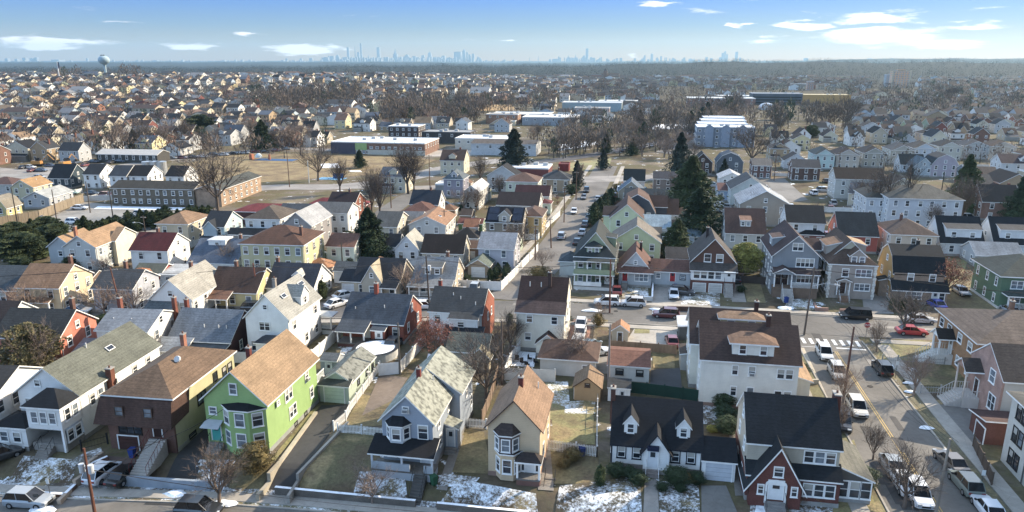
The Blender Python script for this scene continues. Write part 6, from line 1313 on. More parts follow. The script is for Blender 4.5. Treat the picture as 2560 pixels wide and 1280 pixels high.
def near_trees():
    t = tree
    t('m1', 85, 960, 8.6, 'big mixed evergreen tree with thin bare tips beside the orange-red brick house', .95); t('b1', 105, 968, 9.4, 'bare tree entangled in the big mixed evergreen at left', .8)
    t('br', 1085, 905, 7.5, 'copper-leaved tree between the pool fence and the grey-green garage'); t('br', 2358, 748, 8.5, 'spreading copper-leaved tree on the sunny lawn at right', 1.15)
    t('b3', 1215, 1010, 9.5, 'wide leaning bare tree behind the blue-grey and beige houses', 1.1); t('b1', 1440, 925, 7, 'bare dark tree beside the tan garden shed'); t('bw', 1860, 1000, 4.5, 'small weeping bare tree in front of the large white house', 1.1)
    t('b0', 548, 1262, 6.5, 'bare tree on the snowy slope below the lime green house', 1.2); t('b1', 930, 1262, 4.5, 'bare multi-stemmed shrub-like tree on the snow above the stone wall', 1.2); t('s2', 640, 1180, 3.4, 'orange-brown evergreen shrub against the lime green house', .95)
    t('b0', 2182, 1150, 4.4, 'small bare street tree by the beige sided house sunroom', 1.0); t('b3', 2260, 1270, 6.5, 'bare street tree spreading over the white parked cars at bottom right', 1.15); t('b1', 2105, 1012, 6.0, 'bare street tree beside the tall utility pole on the avenue', .9); t('b0', 2100, 1075, 4.0, 'low bare tree hiding the dark parked car', 1.2)
    t('b1', 2282, 990, 6.5, 'bare street tree in front of the shaded lawn by the pink brick house', .9); t('b0', 2191, 880, 5.2, 'bare street tree at the avenue corner lawn', .9); t('b3', 2258, 838, 7.8, 'large bare tree standing over the red car at the corner', 1.25)
    t('b0', 1742, 0, 1) if False else None
    for i, (x, y, h, k, l) in enumerate(((1690, 1210, 1.9, 's0', 'big rounded dark shrub right of the white cape entry steps'), (1574, 1192, 1.2, 's0', 'dark round shrub left of the white cape entry'), (1540, 1190, 1.5, 's0', 'dark round shrub at the left corner of the white cape'), (1595, 1210, 1.4, 's0', 'dark shrub touching the left handrail of the white cape steps'), (1720, 1205, 1.1, 's2', 'brown-red shrub below the white cape right windows'), (1740, 1208, 1.3, 's0', 'dark shrub beside the white garage door'), (1655, 1225, .9, 's0', 'small dark shrub at the foot of the white cape steps'), (1700, 1228, .9, 's0', 'low spreading shrub edging the snow before the white cape'),
            (2155, 1215, 2.2, 's0', 'large clipped dark ball shrub right of the screened sunroom'), (2118, 1210, 1.8, 's0', 'dark shrub in front of the screened sunroom'), (2045, 1252, 1.4, 's1', 'olive clipped shrub right of the brick entry steps'), (2000, 1262, 1.5, 'sh', 'twiggy tan ball shrub right of the brick entry steps'), (2020, 1215, 1.5, 's0', 'dark shrub under the brick house front windows'), (2080, 1240, 1.1, 's0', 'small dark shrub at the corner of the brick house'),
            (1808, 1020, 2.0, 's0', 'clipped dark hedge shrub behind the black-roofed garage'), (1812, 1050, 1.9, 's0', 'second clipped dark hedge shrub behind the black-roofed garage'), (1818, 1082, 2.1, 's0', 'third clipped dark hedge shrub, nearest the beige sided gable'), (1780, 1080, .9, 's1', 'small golden shrub in the snow behind the white cape'), (2003, 935, 1.6, 's0', 'dark topiary shrub at the corner of the large white house'), (1998, 975, 1.2, 's1', 'golden-green low shrub beside the large white house'),
            (1408, 1165, 1.0, 's2', 'brown dead shrub in the beige house side yard'), (1430, 1150, 1.4, 's2', 'larger brown dead shrub in the beige house side yard'), (1500, 1215, 2.6, 'a0', 'narrow dark evergreen between the beige and cape yards'))):
        t(k, x, y, h, l, 1.35 if k in ('s0', 's1', 's2') and h < 2.3 else 1.0)
    t('c0', 925, 662, 12.5, 'tall dark spruce standing alone left of centre', 1.4); t('c1', 730, 668, 8.4, 'dark broad conifer in front of the large pale yellow apartment house', 1.15); t('m0', 705, 680, 5.0, 'round dark evergreen beside the broad conifer', 1.0)
    t('a1', 890, 665, 5.5, 'columnar arborvitae left of the tall dark spruce'); t('a0', 878, 680, 3.6, 'yellowish small evergreen below the tall dark spruce', 1.2); t('a0', 806, 748, 3.8, 'olive conical shrub beside the skylit grey-roofed house', 1.3)
    t('s1', 1863, 690, 7.0, 'big golden-green rounded shrub right of the dark brown gable', 1.0); t('c1', 1690, 642, 8.6, 'leaning feathery pine behind the pale green house', 1.6); t('c0', 1745, 600, 13, 'very dark spreading spruce, right one of the central pair', 1.65); t('c1', 1725, 540, 17, 'tall green pine, left and farther one of the central pair', 1.5)
    t('m0', 235, 670, 5.6, 'bright green rounded tree in front of the big cream house', 1.1); t('m0', 185, 680, 3.6, 'small green evergreen in front of the grey front gables', 1.2); t('b1', 262, 690, 4.5, 'bare reddish shrub tree below the big cream house', 1.1)
    for i, (x, y, h) in enumerate(((20, 640, 8), (60, 655, 9.5), (100, 640, 9), (140, 620, 8.5), (160, 590, 6), (40, 610, 8), (85, 600, 8), (120, 590, 7.5), (0, 610, 8), (60, 680, 5))):
        t('m0' if i % 2 else 'c1', x, y+6, h*.74, None, 1.3, group='dense evergreens left of the big cream house')
    for i in range(22):
        f = i/21; x = 200+f*325; y = 590-f*38+random.uniform(-5, 5); t(random.choice(['a0', 'a1', 'c1']), x, y, random.uniform(3.6, 5.6), None, random.uniform(1.2, 1.6), group='evergreen hedge along the parking lot')
    for i in range(4): t('a1', 1485+i*14, 565-i*18, 6.5-i*.4, None, 1.1, group='dark arborvitae right of the central street')
    for i in range(7): t('a0', 1282+i*8, 482, 2.6, None, 1.0, group='arborvitae row below the pale green block house')
    for i, (x, y) in enumerate(((1262, 700), (1268, 690), (1238, 700), (1226, 704), (1245, 690))): t('a1', x, y, 3.0, None, .9, group='small conical shrubs inside the white corner fence')
    t('s2', 1350, 702, 3.0, 'rust-brown hedge block behind the tall cream house roof', 1.4); t('b3', 1258, 655, 1) if False else None
    t('b1', 1355, 672, 4.5, 'small dark bare tree beside the street at the corner', 1.2); t('b2', 1290, 650, 9.0, 'dense grey bare tree covered with ivy, centre', 1.3); t('b0', 1210, 665, 6.5, 'reddish bare tree beside the ivy-covered one', .9); t('a1', 1262, 660, 6.5, 'ivy column on a trunk between the bare trees, centre', .8)
    t('b1', 1160, 528, 7.5, 'bare tree behind the long dark brown roof, left one', 1.2); t('b0', 1190, 530, 7.5, 'bare tree behind the long dark brown roof, right one', 1.1); t('b2', 1250, 500, 8, 'grey bare tree in front of the pale green block house', 1.2); t('b2', 1200, 462, 10.5, 'tall reddish bare tree beside the lavender-grey victorian', 1.0)
    t('b3', 545, 535, 19, 'very large bare tree rising over the brick apartment block', 1.15); t('b3', 795, 452, 13.5, 'large round-crowned bare tree in the park', 1.1); t('b2', 1020, 485, 17, 'large bare tree at the road junction, centre left', 1.1); t('b2', 1036, 484, 14, 'second trunk of bare tree at the road junction', .9); t('c0', 900, 420, 7.5, 'small dark conical evergreen on the park lawn', 1.3)
    t('b2', 850, 485, 12, 'thin bare tree beside the park playground', 1.0); t('b2', 930, 540, 14, 'tall bare tree right of the maroon-black roofed house', .8); t('b2', 950, 545, 14, 'tall bare tree with twin stem right of the maroon-black roofed house', .9); t('c2', 1285, 432, 17, 'tall layered blue-green spruce beside the red-walled store', 1.4)
    t('c2', 1442, 470, 9.5, 'thin dark conifer left of the central street top', 1.0); t('b2', 1450, 474, 9.5, 'bare pole-like tree beside the thin conifer', .5); t('s0', 1430, 486, 3.5, 'dark round evergreen by the dark grey hip roof', 1.3); t('c2', 1508, 424, 8, 'dark conifer at the end of the meadow', 1.2); t('c2', 1698, 446, 17, 'tall blue spruce in front of the apartment complex', .95); t('c2', 1808, 455, 8.5, 'blue spruce beside the slate mansard-like house', 1.0)
    t('b2', 1690, 500, 9, 'hazy grey bare tree left of the tall green pine', 1.3); t('b0', 1655, 545, 8, 'twiggy grey tree over the dark brown roof', 1.2); t('m0', 1640, 575, 2) if False else None
    t('b3', 1880, 425, 20, 'huge fan-shaped bare tree in front of the apartment complex', 1.05); t('b3', 2110, 330, 24, 'enormous rounded bare tree in the right middle distance', 1.0); t('b3', 2060, 328, 19, 'big bare tree left of the enormous rounded one', 1.0); t('b3', 2365, 265, 23, 'very broad fan-crowned bare tree on the right skyline side', 1.1)
    for i, x in enumerate((2262, 2213, 2190, 2172, 2232, 2180)): t('bt', x, 560-i*3, 15-i*1.3, None, .8, group='row of tall bare trunks before the hip-roofed apartment house')
    t('b2', 2330, 585, 8, 'bare forked tree before the hip-roofed apartment house', .9); t('c1', 2405, 535, 17, 'tall olive-brown conifer in front of the lilac barn-gabled house', 1.0); t('b2', 2400, 560, 13, 'ivy-clad grey tree below the tall olive-brown conifer', 1.1); t('c0', 2548, 560, 14, 'dark green spruce at the right frame edge', 1.1); t('b0', 2325, 675, 6, 'pale bare tree behind the black gambrel roof', 1.0)
    t('b2', 2150, 520, 9, 'bare thin-crowned tree beside the slate roofed small house', 1.2); t('m0', 2175, 540, 5, 'dark evergreen mound beside the narrow white house', 1.2); t('b0', 2040, 560, 6, 'pale grey bare tree above the parked cars, right', 1.2); t('c2', 2275, 440, 4.5, 'bluish small conifer before the green-black cottage', 1.3)
    t('b0', 1885, 560, 9, 'bare tree with white streak wires near the large tan house', .8); t('b1', 70, 795, 6.5, 'twiggy bare tree before the yellow gabled house', 1.3); t('b1', 262, 790, 6, 'bare twiggy tree left of the leaning utility pole', 1.4); t('b1', 335, 795, 6, 'bare twiggy tree right of the leaning utility pole', 1.3); t('b0', 570, 685, 6.5, 'bare tree in front of the slate blue roof', 1.2); t('b0', 610, 680, 6, 'bare tree behind the dark brown roof with chimney', 1.1)
    t('b1', 740, 700, 5, 'bare twiggy tree over the charcoal cape roof', 1.2); t('b1', 1018, 745, 7, 'bare dark tree right of the beige and grey house', 1.1); t('b0', 1010, 665, 4, 'purple-grey bare tree before the white cottage', 1.4); t('b0', 1765, 0, 1) if False else None
    t('b1', 1520, 720, 5, 'bare tree between the victorian porch and the grey bungalow', 1.1); t('b0', 395, 915, 5, 'thin bare tree behind the long white house', .9); t('b0', 1275, 880, 6.5, 'bare tree cluster left of the tall cream house', 1.0); t('b0', 1250, 900, 6.5, 'bare tree behind the picket corner of the snowy yard', .9)
    t('b1', 1500, 795, 3.2, 'small bare ornamental tree beside the white cars driveway', .9); t('s2', 1495, 815, 2.2, 'mustard brown shrub on the lawn beside the white cars', .8); t('b1', 2090, 745, 2.6, 'bare shrub in front of the taupe stucco house', 1.2)
    for i, x in enumerate((2228, 2243, 2258, 2270, 2285)): t('a1', x, 776+i, 2.6+.3*(i % 2), None, .9, group='small conical evergreens before the gold-sided house')
    t('s0', 445, 990, 1) if False else None
# ------------------------------------------------------------------ cars
def car_template(kind):
    if kind == 'suv': L, Wd, hb, hr, cab = 4.6, 1.86, 1.0, 1.66, (-2.2, -1.75, .35, 1.15)
    elif kind == 'van': L, Wd, hb, hr, cab = 5.0, 1.95, 1.05, 1.85, (-2.4, -2.2, .9, 1.6)
    elif kind == 'pickup': L, Wd, hb, hr, cab = 5.4, 1.9, 1.05, 1.75, (-.9, -.7, .6, 1.2)
    else: L, Wd, hb, hr, cab = 4.7, 1.82, .92, 1.42, (-1.85, -1.15, .35, 1.05)
    h = L/2; w = Wd/2
    root = bpy.data.objects.new('parked_car', None); C.objects.link(root)
    bm = MB(); st = [(-h, .42, hb*.86, .86), (-h+.12, .3, hb*.97, .95), (-h+.7, .24, hb, 1), (0, .22, hb*.99, 1), (h-1.3, .24, hb*.95, 1), (h-.35, .26, hb*.83, .96), (h-.03, .38, hb*.66, .86)]
    rings = []
    for x, zl, zh, f in st:
        ww = w*f; r = [(x, -ww*.96, zl), (x, -ww, zl+.2), (x, -ww, zh-.18), (x, -ww*.9, zh), (x, ww*.9, zh), (x, ww, zh-.18), (x, ww, zl+.2), (x, ww*.96, zl)]
        rings.append(len(bm.v)); bm.v += r
    for a, b in zip(rings, rings[1:]):
        for i in range(8): j = (i+1) % 8; bm.f.append((a+i, a+j, b+j, b+i)); bm.m.append(0)
    bm.f.append(tuple(rings[0]+i for i in range(8))); bm.m.append(0); bm.f.append(tuple(rings[-1]+7-i for i in range(8))); bm.m.append(0)
    a, b, c, d = cab
    bm.box(b+.05, c-.02, -w*.74, w*.74, hr-.03, hr+.03, 0)      # roof skin
    for x0, x1 in ((a, b), (d, c)):
        for s_ in (-1, 1): bm.tube((x0, s_*w*.87, hb-.05), (x1, s_*w*.74, hr), .045, .045, 4, 0)
    for s_ in (-1, 1): bm.tube(((a+d)/2-.1, s_*w*.88, hb-.05), ((b+c)/2-.1, s_*w*.75, hr), .04, .04, 4, 0)
    if kind == 'pickup': bm.box(-h+.15, a-.05, -w*.8, w*.8, hb+.001, hb+.02, 0)
    body = bm.build('body', [mat('paint', '#ffffff')], root, smooth=False)
    gm = MB(); k = len(gm.v); gm.v += [(a, -w*.86, hb-.06), (d, -w*.86, hb-.06), (d, w*.86, hb-.06), (a, w*.86, hb-.06), (b, -w*.72, hr), (c, -w*.72, hr), (c, w*.72, hr), (b, w*.72, hr)]
    for q in ((0, 1, 5, 4), (1, 2, 6, 5), (2, 3, 7, 6), (3, 0, 4, 7)): gm.f.append(q); gm.m.append(0)
    gm.build('windows', [mat('glass', '#1a1f26')], root)
    tm = MB(); tm.tube((0, -.12, 0), (0, .12, 0), .34, .34, 16); tmesh = tm.mesh('wheel', [mat('plain', '#17171a')]); rm_ = MB(); rm_.tube((0, -.13, 0), (0, .13, 0), .2, .2, 10); rmesh = rm_.mesh('rim', [mat('metal', '#a9abae')])
    for x in (-h+.85, h-.88):
        for s_ in (-1, 1): wo = inst(tmesh, 'wheel', root, (x, s_*(w-.1), .34)); inst(rmesh, 'rim', wo, (0, 0, 0))
    for s_ in (-1, 1):
        m = MB(); m.box(h-.2, h-.02, s_*w*.62-.2, s_*w*.62+.2, hb*.62, hb*.76); m.build('headlight', [mat('glass', '#cfd6da')], root)
        m = MB(); m.box(-h-.015, -h+.1, s_*w*.66-.16, s_*w*.66+.16, hb*.62, hb*.84); m.build('taillight', [mat('paint', '#8a1010')], root)
        m = MB(); m.box(d-.35, d-.15, s_*(w+.02)-.08, s_*(w+.02)+.08, hb-.02, hb+.12); m.build('mirror', [mat('plain', '#2a2a2c')], root)
    m = MB(); m.box(h-.06, h+.01, -w*.42, w*.42, hb*.45, hb*.64); m.build('grille', [mat('plain', '#1c1c1e')], root)
    return root
CARS = []; CT = {}; CBODY = {}
def car(kind, px, py, heading, col, label, world=None, z=None, group='cars parked around the neighbourhood'):
    if kind not in CT: CT[kind] = car_template(kind); root = CT[kind]
    else: root = copy_tree(CT[kind])
    key = (kind, col)
    for ch in root.children:
        if ch.name.startswith('body'):
            if key not in CBODY: me = ch.data.copy(); me.materials[0] = mat('paint', col); CBODY[key] = me
            ch.data = CBODY[key]
    root.name = 'parked_car'
    if 'label' in root: del root['label']
    X, Y = world if world else PT(px, py); root.location = (X, Y, (tz(X, Y) if z is None else z)+.035); root.rotation_euler = (0, 0, R(heading))
    tag(root, label, {'suv': 'car', 'van': 'van', 'pickup': 'pickup truck', 'sedan': 'car'}[kind], group); CARS.append(root); return root
def cars():
    c = car; Wt, Bk, Sv = '#d9dadb', '#15161a', '#a3a6a8'
    # avenue: left kerb then right kerb (heading 90 = away from the camera)
    c('suv', 2060, 892, -90, '#cfcdc6', 'white SUV facing the camera, first at the left kerb of the avenue'); c('suv', 2092, 940, -90, '#b9b7b0', 'pale silver SUV parked just before the tall utility pole'); c('suv', 2141, 1030, -90, '#c9c2b2', 'champagne white SUV facing the camera by the tan driveway')
    c('suv', 2105, 1065, -100, '#2a2b2f', 'dark car hidden by low bare branches beside the brick chimney'); c('sedan', 2232, 1180, -90, '#8f9698', 'silver sedan at the left kerb next to the sunroom lawn'); c('sedan', 2258, 1220, -90, '#cfd0cf', 'white sedan partly hidden by bare branches, behind the silver one'); c('suv', 2293, 1248, -90, '#dcdfe2', 'large white SUV facing the camera at the bottom edge')
    c('suv', 2204, 930, 90, '#121316', 'black SUV alone in the shade at the right kerb of the avenue'); c('sedan', 2375, 1165, 98, '#5a544d', 'brown-grey sedan with red taillights at the right kerb'); c('suv', 2412, 1220, 93, '#6a746c', 'grey-green hatchback behind the brown-grey sedan'); c('sedan', 2470, 1285, 90, '#cdd3d8', 'white car cut by the bottom edge, rightmost')
    # cross street
    c('suv', 1517, 762, 180, Wt, 'white SUV parked left of the tall pole below the small grey bungalow'); c('suv', 1582, 765, 180, '#b9babb', 'silver SUV with roof rails parked below the small grey bungalow'); c('suv', 1664, 793, 178, '#5c1f27', 'maroon crossover driving on the cross street'); c('van', 2137, 797, 180, '#131417', 'black minivan parked before the taupe stucco house'); c('sedan', 2300, 806, 0, '#c9cac9', 'white sedan half hidden by the large bare tree at the corner'); c('sedan', 2278, 836, 0, '#b01c26', 'bright red coupe parked at the corner under the large bare tree')
    c('sedan', 1062, 771, 10, Wt, 'white sedan between the two slate-roofed brick houses'); c('suv', 1160, 742, 10, Wt, 'white hatchback with red taillight in front of the white corner fence'); c('sedan', 195, 783, 8, '#c9cbcc', 'white sedan in front of the yellow gabled house'); c('suv', 485, 782, 8, Wt, 'white SUV below the white pale-roofed house'); c('suv', 638, 777, 8, '#2a2f3a', 'dark blue SUV beside the leaning street-light pole')
    c('sedan', 843, 766, 60, Wt, 'white sedan in the driveway, nearer one of two'); c('sedan', 862, 745, 55, Wt, 'white sedan in the driveway, farther one of two'); c('sedan', 1684, 743, -90, '#d3d6d9', 'white car facing the camera on the concrete driveway'); c('sedan', 1838, 703, 90, '#30343f', 'dark blue hatchback in the driveway left of the slate grey house')
    c('sedan', 2318, 748, 95, '#1d2433', 'dark car beside the gold-sided house'); c('sedan', 2338, 768, 100, '#2540a0', 'bright blue car beside the copper-leaved tree lawn'); c('sedan', 1452, 818, -90, Wt, 'white car at the top of the brick driveway, farthest of three'); c('sedan', 1450, 840, -90, Wt, 'white car in the middle of the brick driveway row of three'); c('sedan', 1442, 864, 90, '#d0d1d1', 'white car at the near end of the brick driveway row of three'); c('sedan', 1488, 886, 20, '#c5c9cb', 'pale car with snowy roof beside the brown outbuilding'); c('sedan', 1474, 872, 60, '#4e5750', 'dark green car under a bare tree beside the brick driveway')
    c('suv', 75, 1262, 5, '#8f979e', 'silver SUV with snow on the roof parked at the bottom left'); c('suv', 262, 1192, 88, '#c4ccd4', 'white SUV in the brown house forecourt'); c('sedan', 316, 1196, 88, '#0f1012', 'black sedan in the brown house forecourt'); c('suv', 500, 1285, 5, '#2b2c2e', 'dark car cut by the bottom edge below the bare tree'); c('suv', 0, 1150, 60, '#222326', 'black car at the far left edge behind the planter')
    # central street
    for i, (x, y, k, col, hd, l) in enumerate(((1404, 596, 'suv', '#9aa3ad', 90, 'silver-blue car at the left kerb of the central street, nearest'), (1435, 533, 'sedan', Wt, -88, 'white sedan at the left kerb of the central street'), (1466, 480, 'suv', '#3a3d42', -88, 'dark SUV driving up the central street'), (1459, 497, 'sedan', '#77797d', -88, 'grey car at the left kerb near the top of the central street'), (1495, 501, 'sedan', Sv, 88, 'silver car, farthest at the right kerb of the central street'), (1478, 535, 'sedan', Wt, 88, 'white-roofed car at the right kerb, second group'), (1472, 549, 'suv', Sv, 88, 'silver SUV at the right kerb of the central street'), (1463, 565, 'sedan', '#6a6c70', 88, 'grey sedan at the right kerb of the central street'), (1456, 586, 'sedan', '#b9babc', 88, 'pale sedan beside the sage victorian'), (1443, 610, 'sedan', '#2f3237', 88, 'dark sedan beside the sage victorian wing'))):
        c(k, x, y, hd, col, l)
    # lots
    for i, (x, y, hd, col, l) in enumerate(((200, 524, 10, Wt, 'white car by the wooden fence in the big parking lot'), (188, 560, 5, Wt, 'white SUV in the middle of the big parking lot'), (335, 546, 10, Wt, 'white pickup partly behind the evergreen hedge'), (95, 549, 20, '#8d8f91', 'grey car near the fence corner of the big parking lot'), (355, 540, 15, '#b9bbbd', 'silver car behind the evergreen hedge'), (470, 606, 5, Wt, 'white car beside the tan hip-roofed house'), (615, 612, 10, Wt, 'white car below the dark arched garage doors'), (582, 609, 10, '#2a4470', 'blue car left of the dark arched garage doors'), (868, 597, 10, Wt, 'white car on the drive beside the grey and cream gabled house'), (865, 580, 5, '#8f9aa3', 'pale blue car near the bend, centre left'), (268, 492, 5, '#6e2a33', 'dark red car before the brick apartment block'), (232, 487, 5, '#3b4656', 'blue car before the brick apartment block'), (180, 486, 10, '#a9c7b4', 'pale green boat-like car before the brick apartment block'), (160, 480, 10, '#7c2c34', 'red car beside the pale green one'), (99, 446, 5, Sv, 'silver car near the dark green gambrel house'), (75, 421, 5, Wt, 'white van by the yellow machinery at far left'))):
        c('suv' if i % 3 == 1 else 'sedan', x, y, hd, col, l)
    cols = [Wt, Sv, '#3b3e44', '#1b1c20', '#7a2a2a', '#8f959a', '#4a5a70', Wt]
    for i in range(16): c('sedan', 1905+i*7.0, 470+i*5.4+random.uniform(-3, 3), 90+random.uniform(-8, 8), random.choice(cols), None, group='cars in the hazy lot beside the tan house') if i < 14 else None
    for i in range(9): c('sedan', 1700+i*5.5, 338+i*0-.4*i, 85, random.choice(cols), None, group='cars lined up beside the apartment complex')
    for i in range(10): c('sedan', 1560+i*18, 368-i*3.4+12, 70, random.choice(cols), None, group='cars along the curved dark road')
    for i in range(7): c('sedan', 1780+i*12, 530+random.uniform(-16, 16), random.choice([0, 90]), random.choice(cols), None, group='cars behind the houses right of centre')
    for i in range(10): c('sedan', 2160+i*12, 545+random.uniform(-6, 10), random.uniform(-10, 10), random.choice(cols), None, group='cars around the hip-roofed apartment house')
    for i in range(12): c('sedan', 430+i*26, 398-i*2+random.uniform(-2, 2), 8, random.choice(cols), None, group='cars parked along the street behind the park')
    for i in range(16): c('sedan', 60+i*22, 425-i*1.5+random.uniform(-8, 8), random.choice([5, 95]), random.choice(cols), None, group='cars around the shop behind the white row of houses')
    for i in range(8): c('sedan', 1330+i*14, 300+random.uniform(-2, 3), 5, random.choice(cols), None, group='cars before the far market hall')
# ------------------------------------------------------------------ poles and wires
POLES = {}
def pole(key, label, px, py, h, arm=2.4, lean=(0, 0), trans=0, lamp=0, col='#6a5040', arms=1, ang=0, world=None):
    X, Y = world if world else PT(px, py); root = empty('utility_pole', (X, Y, tz(X, Y)), R(ang), label, 'utility pole'); root.rotation_euler = (lean[0], lean[1], R(ang))
    w = mat('wood', col); m = MB(); m.tube((0, 0, -.3), (0, 0, h), .17, .11, 8); m.build('pole', [w], root)
    if arm:
        for a in range(arms):
            m = MB(); m.box(-arm/2, arm/2, -.05, .05, h-.5-a*.9, h-.38-a*.9); c_ = m.build('crossarm', [mat('wood', '#a0917f')], root)
            m = MB()
            for u in (-.46, -.2, .2, .46): m.tube((arm*u, 0, h-.38-a*.9), (arm*u, 0, h-.2-a*.9), .04, .03, 6)
            m.build('insulators', [mat('plain', '#77797c')], c_)
    for i in range(trans):
        m = MB(); s_ = (-1) ** i; m.tube((s_*.5, -.1, h-2.6), (s_*.5, -.1, h-1.7), .26, .26, 12); m.box(min(0, s_*.5), max(0, s_*.5), -.03, .03, h-2.2, h-2.1); m.build('transformer', [mat('plain', '#b9bdc0')], root)
    if lamp:
        m = MB(); p = [(0, 0, h*.72), (lamp*.5, -.2, h*.78), (lamp, -.4, h*.79)]
        for a, b in zip(p, p[1:]): m.tube(a, b, .045, .04, 6)
        m.tube((lamp, -.4, h*.79), (lamp*1.25, -.5, h*.775), .14, .1, 8); m.build('lamp_arm', [mat('plain', '#b9bcbc')], root)
    POLES[key] = (Vector((X+(h*sin(lean[1])), Y-h*sin(lean[0]), tz(X, Y)+h-.3)), R(ang)); return root
def wire(label, a, b, n=3, sag=.8, sp=.75, r=.018, dz=0.0):
    A, an = POLES[a] if isinstance(a, str) else (Vector(a), 0); B, bn = POLES[b] if isinstance(b, str) else (Vector(b), 0); m = MB()
    for i in range(n):
        o = (i-(n-1)/2)*sp; p = A+Vector((cos(an)*o, sin(an)*o, -dz)); q = B+Vector((cos(bn)*o, sin(bn)*o, -dz)); k = 10; prev = p
        for j in range(1, k+1):
            t = j/k; c = p.lerp(q, t); c.z -= sag*4*t*(1-t); m.tube(prev, c, r, r, 3, 0, False); prev = c
    tag(m.build('power_line', [mat('plain', '#3a3836')]), label, 'power line')
def poles():
    p = pole
    p('a', 'wooden utility pole with two grey transformers at the bottom left', 237, 1283, 7.2, 0, trans=2, col='#6b3f2a'); p('b', 'tall leaning utility pole with crossarm left of the crosswalk', 2010, 838, 11.2, 2.2, (0, R(2)), lamp=3.2, col='#5c5047', arms=1)
    p('c', 'tall bare wooden pole on the avenue before the bare street tree', 2107, 1005, 10.2, 0, (0, R(1)), col='#5a3a30'); p('d', 'grey wooden pole among parked cars at the bottom right', 2338, 1290, 8.2, 0, (0, R(1)), col='#857a6c'); p('e', 'reddish wooden pole in front of the small grey bungalow', 1524, 782, 9.6, 0, (0, R(-1)), trans=0, col='#6a4236')
    p('f', 'leaning wooden pole with pale crossarm in front of the pale grey gabled house, left', 306, 786, 8.4, 2.2, (0, R(-6)), col='#7c4f3c', ang=15); p('g', 'wooden pole with crossarm and street lamp above the skylit grey roof', 648, 760, 7.6, 2.0, (0, R(-3)), lamp=1.6, col='#7a4636', ang=25); p('h', 'dark pole with transformer beside the grey-roofed bungalow porch', 1074, 775, 9.8, 0, (0, R(-2)), trans=1, col='#4c4038')
    p('i', 'wooden pole at the street corner by the white vinyl fence', 1338, 650, 7.6, 1.6); p('j', 'wooden pole at the left kerb of the central street', 1378, 620, 7.2, 1.4, (0, R(-3))); p('k', 'tall pole beside the central street below the white car', 1410, 556, 9.2, 1.8); p('l', 'pole beside the white picket house, upper central street', 1440, 500, 9.0, 1.6)
    p('m', 'tall dark pole in front of the park road, centre left', 1075, 472, 11.5, 2); p('n', 'tall pole on the park side of the curved road', 724, 468, 12.5, 2.2); p('o', 'white lamp post in the park', 773, 458, 8, 0, col='#c9c9c4'); p('q', 'slim pole behind the tall dark spruce', 1240, 0, 1) if False else None
    p('r', 'lamp pole on the island of the big parking lot', 226, 532, 9, 0, lamp=0, col='#5b5149'); p('s', 'second lamp pole in the big parking lot near the hedge', 143, 557, 9, 0, col='#5b5149'); p('t', 'dark pole rising from the evergreen hedge at left', 285, 560, 9.5, 0, col='#3f3a34'); p('u', 'pole with street lamp arm beside the deep red roof', 368, 618, 7.5, 1.4, lamp=-2.0, col='#4b4038'); p('v', 'thin dark pole at the left end of the parking lot', 45, 565, 10, 0, col='#3f3a34')
    p('w', 'pole with street lamp arm near the brick houses, right of centre', 1935, 452, 9, 1.6, lamp=2.2); p('x', 'slim utility pole beside the bluish white victorian', 2095, 430, 8, 1.4); p('y', 'thick ivy-wrapped pole beside the hip-roofed apartment house', 2343, 548, 13, 0, col='#3d3a30'); p('z', 'street lamp before the narrow white house, right', 2160, 548, 6, 0, lamp=-1.8, col='#8d8f90')
    p('aa', 'wooden pole beside the maroon roofed house, centre left', 978, 520, 10, 1.8); p('ab', 'pole between the two white hip roofed houses, left', 543, 608, 8.5, 1.5); p('ac', 'pole before the mint white house', 858, 690, 7, 0, col='#4a443c'); p('ad', 'thin pole beside the wide tan gable house', 1112, 600, 7.5, 1.5)
    p('ae', 'thin grey mast beside the white fence by the pool', 1000, 935, 7.5, 0, col='#5f5a54'); p('af', 'tall thin pole behind the wooden fence between the yards', 1255, 960, 9, 0, col='#5f5148'); p('ag', 'thin pole beside the rusty-roofed garage', 1520, 970, 9, 0, col='#8a8078'); p('ah', 'pole in front of the sage victorian driveway', 1755, 452, 8, 1.4)
    wire('wires from the crosswalk pole to the avenue pole', 'b', 'c', 4, 1.2, .5); wire('wires from the avenue pole to the bottom right pole', 'c', 'd', 4, 1.2, .5); wire('wires from the reddish pole to the crosswalk pole', 'e', 'b', 3, 1.4, .5); wire('wires from the dark transformer pole to the reddish pole', 'h', 'e', 3, 1.5, .5)
    wire('wires from the skylit roof pole to the dark transformer pole', 'g', 'h', 3, 1.2, .5); wire('wires from the leaning crossarm pole to the skylit roof pole', 'f', 'g', 3, 1.2, .6); wire('wires up the central street, lower span', 'i', 'j', 3, .4); wire('wires up the central street, middle span', 'j', 'k', 3, .6); wire('wires up the central street, upper span', 'k', 'l', 3, .8)
    A = POLES['a'][0]; wire('twisted cable from the bottom left pole across the brown house forecourt', (A.x, A.y, A.z-.6), (-43.5, 66.5, 5.2), 1, 1.2, r=.035); wire('second twisted cable from the bottom left pole towards the lime green house', (A.x, A.y, A.z-1.4), (-49.2, 64.4, 3.3), 1, 1.3, r=.035)
    wire('wires along the front street at the bottom', (A.x, A.y, A.z-2), (16, 56.0, 4.5), 3, 1.6, .5); wire('wires leaving the left frame edge from the leaning pole', 'f', (-150, 92, 8), 3, 1.5, .6); wire('wires from the crosswalk pole along the cross street to the right', 'b', (110, 112, 9), 3, 1.5, .5)
    wire('service cable from the crosswalk pole to the slate grey house', (POLES['b'][0].x, POLES['b'][0].y, POLES['b'][0].z-1.5), (19, 127, 7), 2, .8, .3)
